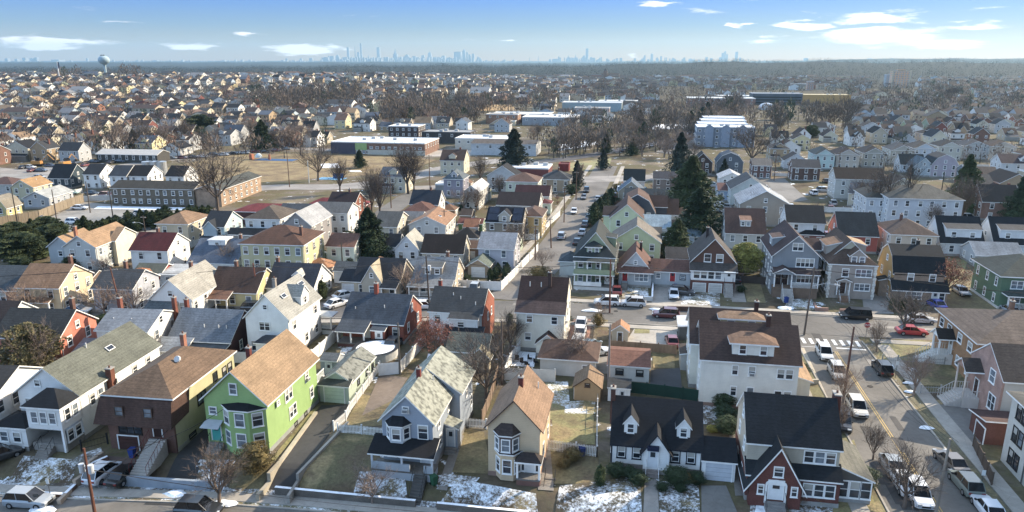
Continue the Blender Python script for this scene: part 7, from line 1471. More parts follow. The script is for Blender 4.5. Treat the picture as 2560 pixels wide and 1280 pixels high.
def small_things():
    # stop sign
    X, Y = PT(2163, 852); root = empty('stop_sign', (X, Y, 0), 0, 'red octagonal stop sign at the avenue corner', 'stop sign'); m = MB(); m.tube((0, 0, 0), (0, 0, 2.9), .04, .04, 6); m.build('post', [mat('metal', '#8a8c8c')], root)
    m = MB(); pl = [(.46*cos(pi/8+pi*i/4), 2.6+.46*sin(pi/8+pi*i/4)) for i in range(8)]; m.extr(pl, lambda s_, a, z: (s_, a, z), -.07, -.05); sg = m.build('sign_plate', [mat('plain', '#a81420')], root)
    cu = bpy.data.curves.new('lettering', 'FONT'); cu.body = 'STOP'; cu.size = .34; cu.align_x = 'CENTER'; cu.align_y = 'CENTER'; cu.extrude = .004; cu.materials.append(mat('plain', '#e8e8e6'))
    o = bpy.data.objects.new('lettering', cu); C.objects.link(o); o.parent = sg; bpy.context.view_layer.update(); me = bpy.data.meshes.new_from_object(o); bpy.data.objects.remove(o); o = bpy.data.objects.new('lettering', me); C.objects.link(o); o.parent = sg; o.location = (0, -.08, 2.6); o.rotation_euler = (pi/2, 0, 0)
    for lab, px, py in (('small white parking sign on a pole by the sidewalk at bottom left', 128, 1250), ('small white parking sign beside the black SUV on the avenue', 2238, 945), ('small white parking sign behind the grey-green hatchback', 2450, 1230)):
        X, Y = PT(px, py); root = empty('parking_sign', (X, Y, tz(X, Y)), 0, lab, 'sign'); m = MB(); m.tube((0, 0, 0), (0, 0, 2.5), .035, .035, 6); m.build('post', [mat('metal', '#6a6c6c')], root); m = MB(); m.box(-.18, .18, -.06, -.04, 1.9, 2.5); m.build('sign_plate', [mat('plain', '#c9ccc8')], root)
    # pool
    X, Y = PT(940, 888); root = empty('swimming_pool', (X, Y, 0), 0, 'round above-ground pool covered with snow, dark rim', 'swimming pool'); m = MB(); m.tube((0, 0, 0), (0, 0, 1.25), 3.3, 3.3, 36, 0, False); m.build('pool_wall', [mat('plain', '#b9b9b2')], root)
    m = MB()
    for i in range(36):
        a, b = 2*pi*i/36, 2*pi*(i+1)/36; m.poly([(3.4*cos(a), 3.4*sin(a), 1.26), (3.4*cos(b), 3.4*sin(b), 1.26), (2.85*cos(b), 2.85*sin(b), 1.28), (2.85*cos(a), 2.85*sin(a), 1.28)])
    m.build('rim', [mat('plain', '#20262e')], root); m = MB(); m.poly([(2.86*cos(2*pi*i/36), 2.86*sin(2*pi*i/36), 1.2) for i in range(36)]); m.build('cover', [mat('snow')], root)
    # bins
    def bin_(px, py, col, lab):
        X, Y = PT(px, py); root = empty('wheelie_bin', (X, Y, tz(X, Y)), random.uniform(0, 1), lab, 'bin'); m = MB(); n = len(m.v); m.v += [(-.24, -.26, .05), (.24, -.26, .05), (.24, .26, .05), (-.24, .26, .05), (-.3, -.34, 1), (.3, -.34, 1), (.3, .34, 1), (-.3, .34, 1)]
        for q in ((3, 2, 1, 0), (4, 5, 6, 7), (0, 1, 5, 4), (1, 2, 6, 5), (2, 3, 7, 6), (3, 0, 4, 7)): m.f.append(q); m.m.append(0)
        m.build('body', [mat('plain', col)], root); m = MB(); m.box(-.32, .32, -.36, .38, 1.01, 1.08); m.build('lid', [mat('plain', col, .8)], root)
        m = MB(); m.tube((-.3, .3, .12), (.3, .3, .12), .12, .12, 10); m.build('wheels', [mat('plain', '#151515')], root)
    bin_(1085, 1212, '#1f5a3a', 'green wheelie bin beside the blue-grey house porch steps'); bin_(788, 986, '#1c3f8a', 'blue bin behind the lime green house'); bin_(783, 818, '#1f3f8f', 'blue bin beside the skylit grey-roofed house'); bin_(332, 1143, '#1d3f90', 'blue bin by the brown mansard house garage door'); bin_(1688, 724, '#22408c', 'blue barrel-like bin beside the white driveway car'); bin_(1965, 757, '#22408c', 'blue bin beside the slate grey house stairs'); bin_(1455, 1140, '#2b3f7a', 'blue tub in the beige house side yard')
    # water tower
    D = 1210; X, Y = P(266, 196, 42-D*.0246) ; zb = tz(X, Y); root = empty('water_tower', (X, Y, zb-1), 0, 'pale ball-topped water tower on the hill, left', 'water tower'); steel = mat('plain', '#93adb8')
    m = MB(); prevr, prevz = 6, 0
    for r_, z_ in ((4.0, 1.5), (2.4, 4), (2.0, 8), (2.0, 21), (2.8, 23.5), (4, 24.5)): m.tube((0, 0, prevz), (0, 0, z_), prevr, r_, 20, 0, False); prevr, prevz = r_, z_
    m.build('stem', [steel], root, smooth=True); m = MB(); k = 12
    for i in range(k):
        a, b = -pi/2+pi*i/k, -pi/2+pi*(i+1)/k; m.tube((0, 0, 31+7.2*sin(a)), (0, 0, 31+7.2*sin(b)), 9*cos(a)+.01, 9*cos(b)+.01, 32, 0, False)
    m.build('tank', [steel], root, smooth=True); m = MB(); m.box(-5, 0, -1, 1, 38, 39.2); m.box(1, 2, -1, 1, 38, 39.6); m.tube((-2, 0, 38), (-2, 0, 41), .2, .1, 5); m.build('antenna_rack', [mat('plain', '#4a5054')], root)
    X, Y = PT(150, 205); root = empty('flagpole', (X, Y, tz(X, Y)), 0, 'white mast with drooping flag on the hill left of the water tower', 'flagpole'); m = MB(); m.tube((0, 0, 0), (0, 0, 27), .8, .6, 8); m.build('mast', [mat('plain', '#d0d2d2')], root); m = MB(); m.box(.8, 3.0, -.1, .1, 18, 26); m.build('flag', [mat('plain', '#4a4f66')], root)
    # playground
    X, Y = PT(690, 400); root = empty('playground', (X, Y, 0), 0, 'blue playground surface with white climbing dome in the park', 'playground'); m = MB(); m.box(-9, 9, -3, 3, .05, .12); m.build('surface', [mat('plain', '#2c5a8a')], root)
    m = MB()
    for i in range(6): a, b = pi*i/12, pi*(i+1)/12; m.tube((-8, 0, 1+1.8*sin(a)), (-8, 0, 1+1.8*sin(b)), 1.5*cos(a), 1.5*cos(b), 14)
    m.build('dome', [mat('plain', '#c3cfd0')], root); m = MB(); m.box(-12, -10.8, -1, 1, 0, 2.4); m.tube((-3, 0, 0), (-3, 0, 2.4), .7, .4, 8); m.build('play_tower', [mat('plain', '#a5603c')], root)
    X, Y = PT(830, 447); root = empty('splash_pad', (X, Y, 0), 0, 'blue and white paddling area in the park behind the bare tree', 'playground'); m = MB(); m.box(-5, 5, -2.5, 2.5, .05, .1); m.build('surface', [mat('plain', '#5b9cc4')], root); m = MB(); m.box(0, 4, 1, 1.3, 0, 1.9); m.build('screen', [mat('plain', '#1f6aa8')], root)
    for i, (px, py) in enumerate(((95, 415), (165, 416))):
        X, Y = PT(px, py); root = empty('excavator', (X, Y, 0), R(20+60*i), ['yellow excavator with raised arm, left one', 'yellow digger parked behind the white house, right one'][i], 'excavator'); m = MB(); m.box(-2, 1.5, -1.3, 1.3, .9, 2.2); m.build('body', [mat('paint', '#c98a1c')], root); m = MB(); m.box(-2.2, 2.2, -1.6, -1, 0, .85); m.box(-2.2, 2.2, 1, 1.6, 0, .85); m.build('tracks', [mat('plain', '#252422')], root); m = MB(); m.box(-.2, 1.3, -1, .2, 2.2, 3.4); m.build('cab', [mat('glass', '#2b3138')], root)
        m = MB(); m.tube((1.2, .8, 1.8), (4, .8, 4.6), .25, .2, 5); m.tube((4, .8, 4.6), (6, .8, 2.2), .2, .15, 5); m.build('arm', [mat('paint', '#c98a1c')], root); m = MB(); m.box(5.4, 6.6, .2, 1.4, 1.2, 2.2); m.build('bucket', [mat('plain', '#3b3935')], root)
    for i, (px, py, s_) in enumerate(((2316, 1072, .6), (2275, 982, .6), (2270, 960, .5), (110, 1278, 1.1), (440, 1236, 1.0), (560, 1262, 1.0), (340, 760, .9), (880, 760, .8), (1800, 718, .7), (2120, 792, .8), (1640, 775, .8), (1480, 778, 1.2), (1962, 772, 1.2), (2040, 770, .8))):
        X, Y = PT(px, py); m = MB(); rr = random.Random(i); k = 14; c = [(cos(2*pi*j/k)*s_*rr.uniform(.7, 1.3)*1.3, sin(2*pi*j/k)*s_*rr.uniform(.6, 1.1)*.8) for j in range(k)]
        for j in range(k):
            a, b = c[j], c[(j+1) % k]; m.poly([(a[0], a[1], .02), (b[0], b[1], .02), (b[0]*.6, b[1]*.6, .2), (a[0]*.6, a[1]*.6, .2)]); m.poly([(a[0]*.6, a[1]*.6, .2), (b[0]*.6, b[1]*.6, .2), (0, 0, .28)])
        o = m.build('snow_patch', [mat('snow')], None, (X, Y, tz(X, Y)+.1)); tag(o, kind='structure')
    # shed swing frame, patio set, table
    X, Y = PT(1738, 958); root = empty('swing_frame', (X, Y, 0), 0, 'thin metal A-frame beside the grey lean-to shed', 'swing frame'); m = MB()
    for x in (-.7, .7):
        for s_ in (-1, 1): m.tube((x+s_*.4, s_*.5, 0), (x, 0, 1.9), .03, .03, 4)
    m.tube((-.7, 0, 1.9), (.7, 0, 1.9), .03, .03, 4); m.build('frame', [mat('plain', '#3b3b3b')], root)
    for i, (px, py) in enumerate(((1292, 905), (1306, 912), (1325, 903), (1340, 912), (1318, 918))):
        X, Y = PT(px, py); root = empty('patio_chair', (X, Y, 0), R(40*i), None, 'chair', 'black garden chairs on the snowy patio'); root['label'] = 'black garden chair on the snowy patio behind the vinyl fence'
        m = MB(); m.box(-.3, .3, -.3, .3, .4, .48); m.build('seat', [mat('plain', '#1c1c1e')], root); m = MB(); m.box(-.3, .3, .24, .3, .49, 1.0); m.build('backrest', [mat('plain', '#1c1c1e')], root)
        for sx in (-.26, .26):
            for sy in (-.26, .26): m = MB(); m.tube((sx, sy, 0), (sx, sy, .4), .025, .025, 4); m.build('leg', [mat('plain', '#1c1c1e')], root)
# ------------------------------------------------------------------ procedural middle distance
NOHOUSE = [(480, 375, 1100, 475), (820, 335, 1340, 400), (1200, 262, 1345, 312), (1330, 320, 1740, 445), (640, 235, 900, 282), (960, 258, 1215, 318), (1640, 215, 1770, 300), (1760, 265, 2130, 335), (1735, 310, 1900, 440), (1860, 225, 2130, 300), (2170, 190, 2300, 250), (1390, 255, 1560, 300), (0, 405, 500, 480), (1150, 400, 1560, 470), (230, 385, 330, 412), (1540, 290, 1760, 330), (200, 480, 660, 530), (2000, 366, 2560, 470)]
def blocked(px, py):
    for a, b, c, d in NOHOUSE:
        if a <= px <= c and b <= py <= d: return True
    return False
WCOL = [('white', '#d0d0cc', 7), ('cream', '#c4bba0', 4), ('light grey', '#a9acae', 4), ('beige', '#b0a288', 4), ('pale yellow', '#c6b986', 1.5), ('brown brick', '#7a5646', 2), ('orange brick', '#9c674c', .7), ('pale blue', '#9fb0bd', 1), ('tan', '#a38a66', 2), ('red', '#80453c', .3), ('sage', '#8f9c80', .6), ('navy', '#2b3550', .3)]
RCOL = [('black', '#1f2127', 5), ('charcoal', '#3a3c40', 6), ('dark brown', '#463630', 4), ('brown', '#6b5244', 2), ('grey', '#74767a', 3), ('slate blue', '#4c5664', 2), ('tan', '#927450', 1)]
def pick(L, rnd):
    t = rnd.random()*sum(x[2] for x in L)
    for x in L:
        t -= x[2]
        if t <= 0: return x
    return L[-1]
def proc_sites():
    rnd = random.Random(11); S = []
    def ok(X, Y, px, py):
        if px < -520 or px > 3080: return False
        if blocked(px, py): return False
        for (a, b, r) in FOOT:
            if abs(a-X) < r+5 and abs(b-Y) < r+5 and (a-X)**2+(b-Y)**2 < (r+5)**2: return False
        return True
    row = 0; v = 236.0
    while v < 2050:
        pair = row % 2
        a = -v*1.25-80; rowoff = rnd.uniform(0, 10)
        u = a+rowoff
        while u < v*1.25+120:
            left = u < -.25*v+0
            X, Y = u, v + (0 if u > -30 else -.06*(u+30)*-1*0) + rnd.uniform(-1.5, 1.5)+(u*.06 if left else 0)
            x, y = w2cam(X, Y); r = sqrt(x*x+y*y)
            px, py, d = proj(X, Y, tz(X, Y))
            dens = .84 if r < 700 else .76 if r < 1200 else .55
            if ok(X, Y, px, py) and rnd.random() < dens and not (int(u/95) != int((u+12)/95)):
                S.append((d, X, Y, px, py, row, left, rnd.random()))
            u += rnd.uniform(10.5, 14) if r < 800 else rnd.uniform(13, 18)
        v += 15 if pair == 0 else (26 if v < 900 else 34); row += 1
    S.sort(key=lambda s: s[0]); return S
ROWNAME = {}
def proc_houses():
    S = proc_sites(); n_ind = max(0, 296-NH())
    inn = [s for s in S if -60 <= s[3] <= 2620]; ind = inn[:n_ind]; ids = set(id(s) for s in ind); rest = [s for s in S if id(s) not in ids]; rnd = random.Random(5)
    recs = []
    for d, X, Y, px, py, row, left, rr in ind:
        wc = pick(WCOL, rnd); rc = pick(RCOL if px < 1450 else RCOL[:3], rnd); w = rnd.uniform(6.2, 10.5); dd = rnd.uniform(7.5, 12.5); h = rnd.choice([3.2, 4.8, 5.4, 5.4]); roof = rnd.choice(['gx', 'gx', 'gx', 'gx', 'gy']) if left else rnd.choice(['gx', 'gy', 'gy', 'hip'])
        rise = rnd.uniform(2.2, 3.4) if roof != 'hip' else 2.0
        root = empty('house', (X, Y, tz(X, Y)-.1), R(3.5 if left else 0)+rnd.uniform(-.03, .03), None, 'house', 'houses of the middle distance')
        wm = mat('brick' if 'brick' in wc[0] else 'plain', wc[1]); rm = shg(rc[1])
        roofwall(root, -w/2, w/2, -dd/2, dd/2, 0, h, roof, rise, wm, rm, ov=.35, base=0)
        if rnd.random() < .35:
            roofwall(root, -1.3, 1.3, -dd/2+.8, -dd/2+3.4, h+.3, h+1.5, 'gy', .9, wm, rm, ov=.15, base=0, wn='dormer', rn='dormer_roof')
        if rnd.random() < .3 and roof == 'gx':
            u_ = rnd.uniform(-.3, .3)*w; roofwall(root, u_-1.9, u_+1.9, -dd/2-rnd.uniform(.6, 2.4), 0, 0, h-.1, 'gy', rise*.75, wm, rm, ov=.25, base=0, wn='gable_wall', rn='gable_roof')
        elif rnd.random() < .25:
            s_ = rnd.choice([-1, 1]); roofwall(root, min(s_*w/2, s_*(w/2+3.2)), max(s_*w/2, s_*(w/2+3.2)), -dd*.3, dd*.35, 0, min(h, 2.8), rnd.choice(['gx', 'flat']), 1.0, wm, rm if rnd.random() < 2 else rm, ov=.2, base=0, wn='wing_wall', rn='wing_roof')
        if rnd.random() < .4:
            roofwall(root, -w/2, w*.5*rnd.choice([0, 1]), -dd/2-1.8, -dd/2, 0, 2.3, 'sF', .6, mat('plain', '#8a8880'), rm, ov=.2, base=0, wn='porch', rn='porch_roof')
        fl = 1 if h < 4 else 2; vis = 'R' if px < 1500 else 'L'
        for f in range(fl):
            z = h-2.7*(fl-1-f)-1.2
            for u in ((-.28, .28) if w < 8 else (-.3, 0, .3)):
                fr, pn = win_mesh(.85, 1.2, 'w'); o = inst(fr, 'window', root, (u*w, -dd/2, z)); inst(pn[rnd.randrange(3)], 'pane', o, (0, 0, 0))
            for u in (-.25, .2):
                o = inst(fr, 'window', root, (w/2 if vis == 'R' else -w/2, u*dd, z), pi/2 if vis == 'R' else -pi/2); inst(pn[rnd.randrange(3)], 'pane', o, (0, 0, 0))
        if rnd.random() < .5:
            m = MB(); m.box(w*.2, w*.2+.6, 0, .7, h, h+rise+.9); m.build('chimney', [brk('#7a4a3a')], root)
        FOOT.append((X, Y, 6)); LM.append((X, Y, None, 'house'))
        recs.append((root, wc[0], rc[0], row, px, {'gx': 'gable roof', 'gy': 'front gable', 'hip': 'hip roof'}[roof], fl))
    # labels: row order
    rows = {}
    for r in recs: rows.setdefault(r[3], []).append(r)
    keys = sorted(rows)
    for ki, k in enumerate(keys):
        L = sorted(rows[k], key=lambda r: r[4]); n = len(L)
        for i, r in enumerate(L):
            small = 'low' if r[6] == 1 else 'tall'
            r[0]['label'] = f"{r[1]} {small} house, {r[2]} {r[5]}, {ordn(i+1)} from left in distant row {ki+1}"
    # everything else as one mass
    v = []; f = []; mi = []; mats = [mat('plain', c[1]) for c in WCOL]+[mat('plain', c[1]) for c in RCOL]+[mat('glass', '#39424c')]; nw = len(WCOL); gi = len(mats)-1
    for d, X, Y, px, py, row, left, rr in rest:
        wi = WCOL.index(pick(WCOL, rnd)); ri = nw+RCOL.index(pick(RCOL if px < 1450 else RCOL[:3], rnd)); far = d > 1100
        w = rnd.uniform(7, 10)*(1.35 if far else 1); dd = rnd.uniform(9, 13)*(1.2 if far else 1); h = rnd.choice([4.5, 5.5, 6, 7])
        if rnd.random() < .04: w *= 2.2; dd *= 1.3; h = rnd.choice([5, 9])
        rs = rnd.uniform(1.8, 3.2); a = R(3.5 if left else 0)+rnd.choice([0, 0, pi/2]); ca, sa = cos(a), sin(a); z = tz(X, Y)-.3; n = len(v); hw, hd = w/2, dd/2
        def T(x, y, zz): v.append((X+x*ca-y*sa, Y+x*sa+y*ca, z+zz))
        for x, y in ((-hw, -hd), (hw, -hd), (hw, hd), (-hw, hd)): T(x, y, 0)
        for x, y in ((-hw, -hd), (hw, -hd), (hw, hd), (-hw, hd)): T(x, y, h)
        T(-hw, 0, h+rs); T(hw, 0, h+rs)
        for q in ((0, 1, 5, 4), (2, 3, 7, 6), (1, 2, 6, 9, 5), (3, 0, 4, 8, 7)): f.append(tuple(n+i for i in q)); mi.append(wi)
        k = len(v); o = .4
        for x, y, zz in ((-hw-.3, -hd-o, h-.1), (hw+.3, -hd-o, h-.1), (hw+.3, 0, h+rs+.15), (-hw-.3, 0, h+rs+.15), (hw+.3, hd+o, h-.1), (-hw-.3, hd+o, h-.1)): T(x, y, zz)
        f.append((k, k+1, k+2, k+3)); mi.append(ri); f.append((k+3, k+2, k+4, k+5)); mi.append(ri)
        if d < 1500:
            for zz in ((h-1.6), (h-4.2)):
                if zz < .6: continue
                for u in (-.28, .1, .3):
                    for (x0, y0, x1, y1) in ((u*w-.5, -hd-.03, u*w+.5, -hd-.03), (hw+.03, u*dd-.5, hw+.03, u*dd+.5)):
                        k = len(v); T(x0, y0, zz-.6); T(x1, y1, zz-.6); T(x1, y1, zz+.6); T(x0, y0, zz+.6); f.append((k, k+1, k+2, k+3)); mi.append(gi)
    me = bpy.data.meshes.new('distant_houses'); me.from_pydata(v, [], f)
    for m in mats: me.materials.append(m)
    me.polygons.foreach_set('material_index', mi); o = bpy.data.objects.new('distant_houses', me); C.objects.link(o); tag(o, 'mass of small distant houses filling the town beyond the middle distance', 'houses', kind='stuff')
def ordn(n):
    return {1: 'first', 2: 'second', 3: 'third', 4: 'fourth', 5: 'fifth', 6: 'sixth', 7: 'seventh', 8: 'eighth', 9: 'ninth', 10: 'tenth'}.get(n, f"{n}{'th' if 10 <= n % 100 <= 20 else {1: 'st', 2: 'nd', 3: 'rd'}.get(n % 10, 'th')}")
def NH(): return len([o for o in C.objects if o.parent is None and o.get('category') == 'house'])
CLEAR = [(238, 138, 292, 197), (470, 380, 1100, 474), (1870, 228, 2145, 262), (2205, 172, 2280, 220), (825, 342, 1340, 392), (1215, 266, 1400, 298), (1740, 300, 1850, 366), (1400, 255, 1560, 278), (1975, 200, 2050, 226), (1500, 178, 1560, 198)]
def hides(X, Y, h):
    px, py, d = proj(X, Y, tz(X, Y)); top = proj(X, Y, tz(X, Y)+h)[1]; hw = h*.45*FL/d
    for a, b, c, e in CLEAR:
        if a-hw < px < c+hw and py > e-4 and top < e-(e-b)*.3: return True
    return False
def mid_trees():
    rnd = random.Random(21); n_have = len([t for t in TREES]); target = 298-len([t for t in TREES if t[0].get('category') == 'tree']); got = []
    WOOD = [(960, 262, 1215, 322, 34), (1330, 335, 1740, 400, 34), (640, 238, 900, 285, 16), (1760, 268, 2010, 330, 16), (1400, 300, 1760, 330, 14), (1130, 395, 1330, 440, 8), (2000, 270, 2560, 350, 26), (150, 340, 800, 400, 22), (0, 255, 1000, 340, 22), (1750, 330, 2560, 470, 30), (1330, 440, 2500, 640, 20), (0, 560, 1200, 720, 16)]
    def free(X, Y):
        for (a, b, r) in FOOT:
            if (a-X)**2+(b-Y)**2 < (r+.8)**2: return False
        for pts, w in ((CROSS, 6), (AVE, 6.5), (CENT, 6.5)):
            for (a, b) in pts:
                if (a-X)**2+(b-Y)**2 < w*w: return False
            for p_, q_ in zip(pts, pts[1:]):
                dx, dy = q_[0]-p_[0], q_[1]-p_[1]; t_ = max(0, min(1, ((X-p_[0])*dx+(Y-p_[1])*dy)/(dx*dx+dy*dy)))
                if (p_[0]+dx*t_-X)**2+(p_[1]+dy*t_-Y)**2 < w*w: return False
        return True
    for a, b, c, d, n in WOOD:
        k = 0; tries = 0
        while k < n and len(got) < target and tries < n*20:
            tries += 1; px, py = rnd.uniform(a, c), rnd.uniform(b, d); X, Y = PT(px, py)
            if 470 < px < 1100 and 378 < py < 474: continue
            if not free(X, Y): continue
            wood = n > 30 or a in (960, 640); g = rnd.random()
            kind = rnd.choice(['b0', 'b1', 'b2', 'b3']) if g < (.95 if wood else .78) else rnd.choice(['c0', 'c2', 'c1', 'm0'])
            h = rnd.uniform(9, 15) if py < 470 else rnd.uniform(5, 8)
            if a == 1330 and b == 335: h = rnd.uniform(7, 10.5)
            if px > 1900 and 290 < py < 470: h = rnd.uniform(5.5, 8.5)
            if hides(X, Y, h): continue
            r = tree(kind, px, py, h, None, rnd.uniform(1.0, 1.5), world=(X, Y), group='trees between the distant houses'); got.append(r); k += 1
    # mass of far trees
    v = []; f = []; mi = []
    mats = [mat('plain', '#6c5e52'), mat('plain', '#786656'), mat('plain', '#5f5349'), mat('plain', '#3d4a32')]
    def crown(X, Y, z, h, w, k, nm):
        for _ in range(k):
            t = rnd.random(); rr = w*.5*sin(pi*min(.98, .12+t*.86))**.6*rnd.uniform(.3, 1); a = rnd.uniform(0, 6.283); c = Vector((X+rr*cos(a), Y+rr*sin(a), z+h*(.28+.72*t)))
            L = h*.17; up = Vector((cos(a)*rr/(w+.1)*1.2+rnd.uniform(-.5, .5), sin(a)*rr/(w+.1)*1.2+rnd.uniform(-.5, .5), 1)).normalized()*L*rnd.uniform(.6, 1.3); s_ = Vector((rnd.uniform(-1, 1), rnd.uniform(-1, 1), rnd.uniform(-.4, .4)))*h*.03
            n = len(v); v.extend((tuple(c-s_), tuple(c+s_), tuple(c+up))); f.append((n, n+1, n+2)); mi.append(nm)
        n = len(v); v.extend(((X-.3, Y, z), (X+.3, Y, z), (X, Y, z+h*.6))); f.append((n, n+1, n+2)); mi.append(2)
    def scatter(n, a, b, c, d, h0, h1, k, ever=.1):
        for _ in range(n):
            px, py = rnd.uniform(a, c), rnd.uniform(b, d); X, Y = PT(px, py)
            if not free(X, Y): continue
            nm = 3 if rnd.random() < ever else rnd.randrange(3); h = rnd.uniform(h0, h1)
            if hides(X, Y, h): continue
            crown(X, Y, tz(X, Y), h, h*(rnd.uniform(.7, 1.1) if nm < 3 else .5), k, nm)
    scatter(120, 960, 262, 1225, 320, 9, 14, 120, .03); scatter(80, 1325, 330, 1745, 398, 8, 11, 110, .04); scatter(90, 630, 236, 905, 284, 10, 16, 120, .12); scatter(45, 1760, 285, 2130, 330, 12, 18, 130, .1)
    scatter(90, 1390, 296, 1770, 332, 8, 14, 90); scatter(60, 0, 300, 480, 400, 7, 11, 90, .15); scatter(60, 1900, 300, 2560, 430, 5, 8, 70, .2); scatter(420, -20, 220, 1260, 300, 8, 13, 60, .1); scatter(700, 1250, 212, 2580, 300, 9, 15, 60, .1); scatter(260, -20, 300, 820, 400, 6, 10, 80, .12)
    scatter(1000, -40, 187, 2600, 235, 9, 15, 26, .08); scatter(60, 130, 190, 350, 205, 16, 24, 70, .05)
    me = bpy.data.meshes.new('distant_trees'); me.from_pydata(v, [], f)
    for m in mats: me.materials.append(m)
    me.polygons.foreach_set('material_index', mi); o = bpy.data.objects.new('distant_trees', me); C.objects.link(o); tag(o, 'mass of bare brown trees filling the distant town and river woods', 'trees', kind='stuff')
    # wooded ridges
    v = []; f = []; mi = []
    for _ in range(15000):
        az = rnd.uniform(-40, 40); r = rnd.uniform(2100, 3700) if rnd.random() < .8 else rnd.uniform(7600, 9000)
        X, Y = cam2w(r*sin(R(az)), r*cos(R(az))); h = rnd.uniform(8, 17)*(1 if r < 5000 else 1.1); crown(X, Y, tz(X, Y)-2, h, h*1.5, 10, rnd.randrange(3) if rnd.random() < .85 else 3)
    # make the clumps large enough to read as canopy
    me = bpy.data.meshes.new('ridge_woods'); vv = v; me.from_pydata(vv, [], f)
    for m in [mat('plain', c_) for c_ in ('#262b2c', '#2e2f2f', '#232727', '#1f2823')]: me.materials.append(m)
    me.polygons.foreach_set('material_index', mi); o = bpy.data.objects.new('ridge_woods', me); C.objects.link(o); tag(o, 'hazy woods covering the far ridge below the skyline', 'woods', kind='stuff')
def skyline():
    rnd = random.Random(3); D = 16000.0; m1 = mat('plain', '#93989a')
    T = [(870, 118, 5, 'slab'), (887, 114, 3, 'needle'), (902, 108, 4, 'slim'), (921, 137, 4, 'pt'), (946, 118, 7, 'slab'), (896, 130, 5, 'slab'), (988, 122, 9, 'pt'), (822, 139, 3, 'slab'), (831, 140, 10, 'slab'), (844, 137, 10, 'step'), (862, 143, 9, 'slab'), (1017, 136, 14, 'step'), (1036, 140, 9, 'slab'), (1058, 138, 7, 'slab'), (1074, 125, 7, 'esb'), (1090, 141, 8, 'step'), (1109, 139, 8, 'slab'), (1120, 144, 6, 'slab'), (1145, 129, 16, 'slab'), (1160, 123, 7, 'pt2'), (1168, 130, 4, 'slab'), (1174, 136, 6, 'slab'), (1183, 134, 6, 'slab'), (1195, 144, 5, 'slab'),
         (1324, 142, 2, 'needle'), (1346, 138, 2, 'needle'), (1390, 147, 16, 'slab'), (1397, 141, 3, 'slab'), (1421, 139, 4, 'step'), (1439, 136, 4, 'pt'), (1460, 138, 10, 'step'), (1468, 121, 6, 'slab'), (1478, 143, 6, 'slab'), (1500, 141, 5, 'pt'), (1612, 138, 4, 'slab'), (1630, 133, 6, 'pt2'), (1653, 140, 4, 'slab'), (1807, 132, 5, 'slab'), (1813, 128, 4, 'slab'), (1818, 135, 4, 'slab'), (1842, 129, 6, 'slab'),
         (18, 146, 8, 'slab'), (42, 147, 7, 'slab'), (63, 144, 9, 'slab'), (80, 145, 7, 'slab'), (91, 143, 6, 'slab'), (145, 149, 20, 'slab'), (218, 145, 4, 'slab'), (390, 151, 14, 'slab'), (560, 150, 8, 'slab'), (606, 149, 6, 'slab'), (707, 150, 7, 'slab'), (717, 146, 5, 'slab'), (753, 145, 6, 'step'), (778, 145, 7, 'slab'), (2015, 145, 9, 'slab'), (2174, 150, 9, 'slab')]
    T.sort(); n = len(T)
    for i, (px, top, wp, kind) in enumerate(T):
        dist = D+rnd.uniform(-400, 400); x = (px-1280)/FL*dist/ (1/CP) * 1.0
        # direction from pixel
        def at(pxx, pyy, y_):
            u, v_ = pxx-1280, pyy-640; fwd = FL*CP-v_*SP; dn = FL*SP+v_*CP; t = y_/fwd; return u*t, CH-dn*t
        x, zt = at(px, top, dist); w = wp/FL*dist*1.03; X, Y = cam2w(x, dist); z0 = tz(X, Y)-5; zt = max(zt, z0+30); root = bpy.data.objects.new('skyscraper', None); C.objects.link(root); root.location = (X, Y, z0)
        H_ = zt-z0; m = MB(); hw = w/2
        if kind == 'slab': m.box(-hw, hw, -hw, hw, 0, H_-3); m2 = MB(); m2.box(-hw*.5, hw*.5, -hw*.5, hw*.5, H_-3, H_)
        elif kind == 'slim': m.box(-hw, hw, -hw, hw, 0, H_*.97); m2 = MB(); m2.box(-hw*.8, hw*.8, -hw*.8, hw*.8, H_*.97, H_)
        elif kind == 'needle': m.tube((0, 0, 0), (0, 0, H_*.6), hw*1.2, hw*.8, 8); m2 = MB(); m2.tube((0, 0, H_*.6), (0, 0, H_), hw*.8, hw*.15, 8)
        elif kind == 'pt': m.box(-hw, hw, -hw, hw, 0, H_*.6); m2 = MB(); m2.tube((0, 0, H_*.6), (0, 0, H_), hw*.9, hw*.1, 6)
        elif kind == 'pt2': m.box(-hw, hw, -hw, hw, 0, H_*.88); m2 = MB(); m2.tube((0, 0, H_*.88), (0, 0, H_), hw*.9, hw*.3, 8)
        elif kind == 'esb': m.box(-hw*1.6, hw*1.6, -hw, hw, 0, H_*.4); m.box(-hw, hw, -hw*.9, hw*.9, H_*.4, H_*.75); m2 = MB(); m2.tube((0, 0, H_*.75), (0, 0, H_*.86), hw*.6, hw*.3, 6); m2.tube((0, 0, H_*.86), (0, 0, H_), hw*.12, hw*.05, 5)
        else: m.box(-hw, hw, -hw, hw, 0, H_*.7); m.box(-hw*.6, hw*.6, -hw*.6, hw*.6, H_*.7, H_*.9); m2 = MB(); m2.box(-hw*.25, hw*.25, -hw*.25, hw*.25, H_*.9, H_)
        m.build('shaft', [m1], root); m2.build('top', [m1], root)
        kd = {'slab': 'flat-topped', 'slim': 'very slender', 'needle': 'needle-like', 'pt': 'pointed', 'pt2': 'tapering-topped', 'esb': 'stepped and spired', 'step': 'stepped'}[kind]
        tag(root, f"hazy {kd} skyscraper on the horizon, {ordn(i+1)} from the left edge of the skyline", 'skyscraper', 'skyscrapers on the horizon')
    v = []; m = MB()
    def at(pxx, pyy, y_):
        u, v_ = pxx-1280, pyy-640; fwd = FL*CP-v_*SP; dn = FL*SP+v_*CP; t = y_/fwd; return u*t, CH-dn*t
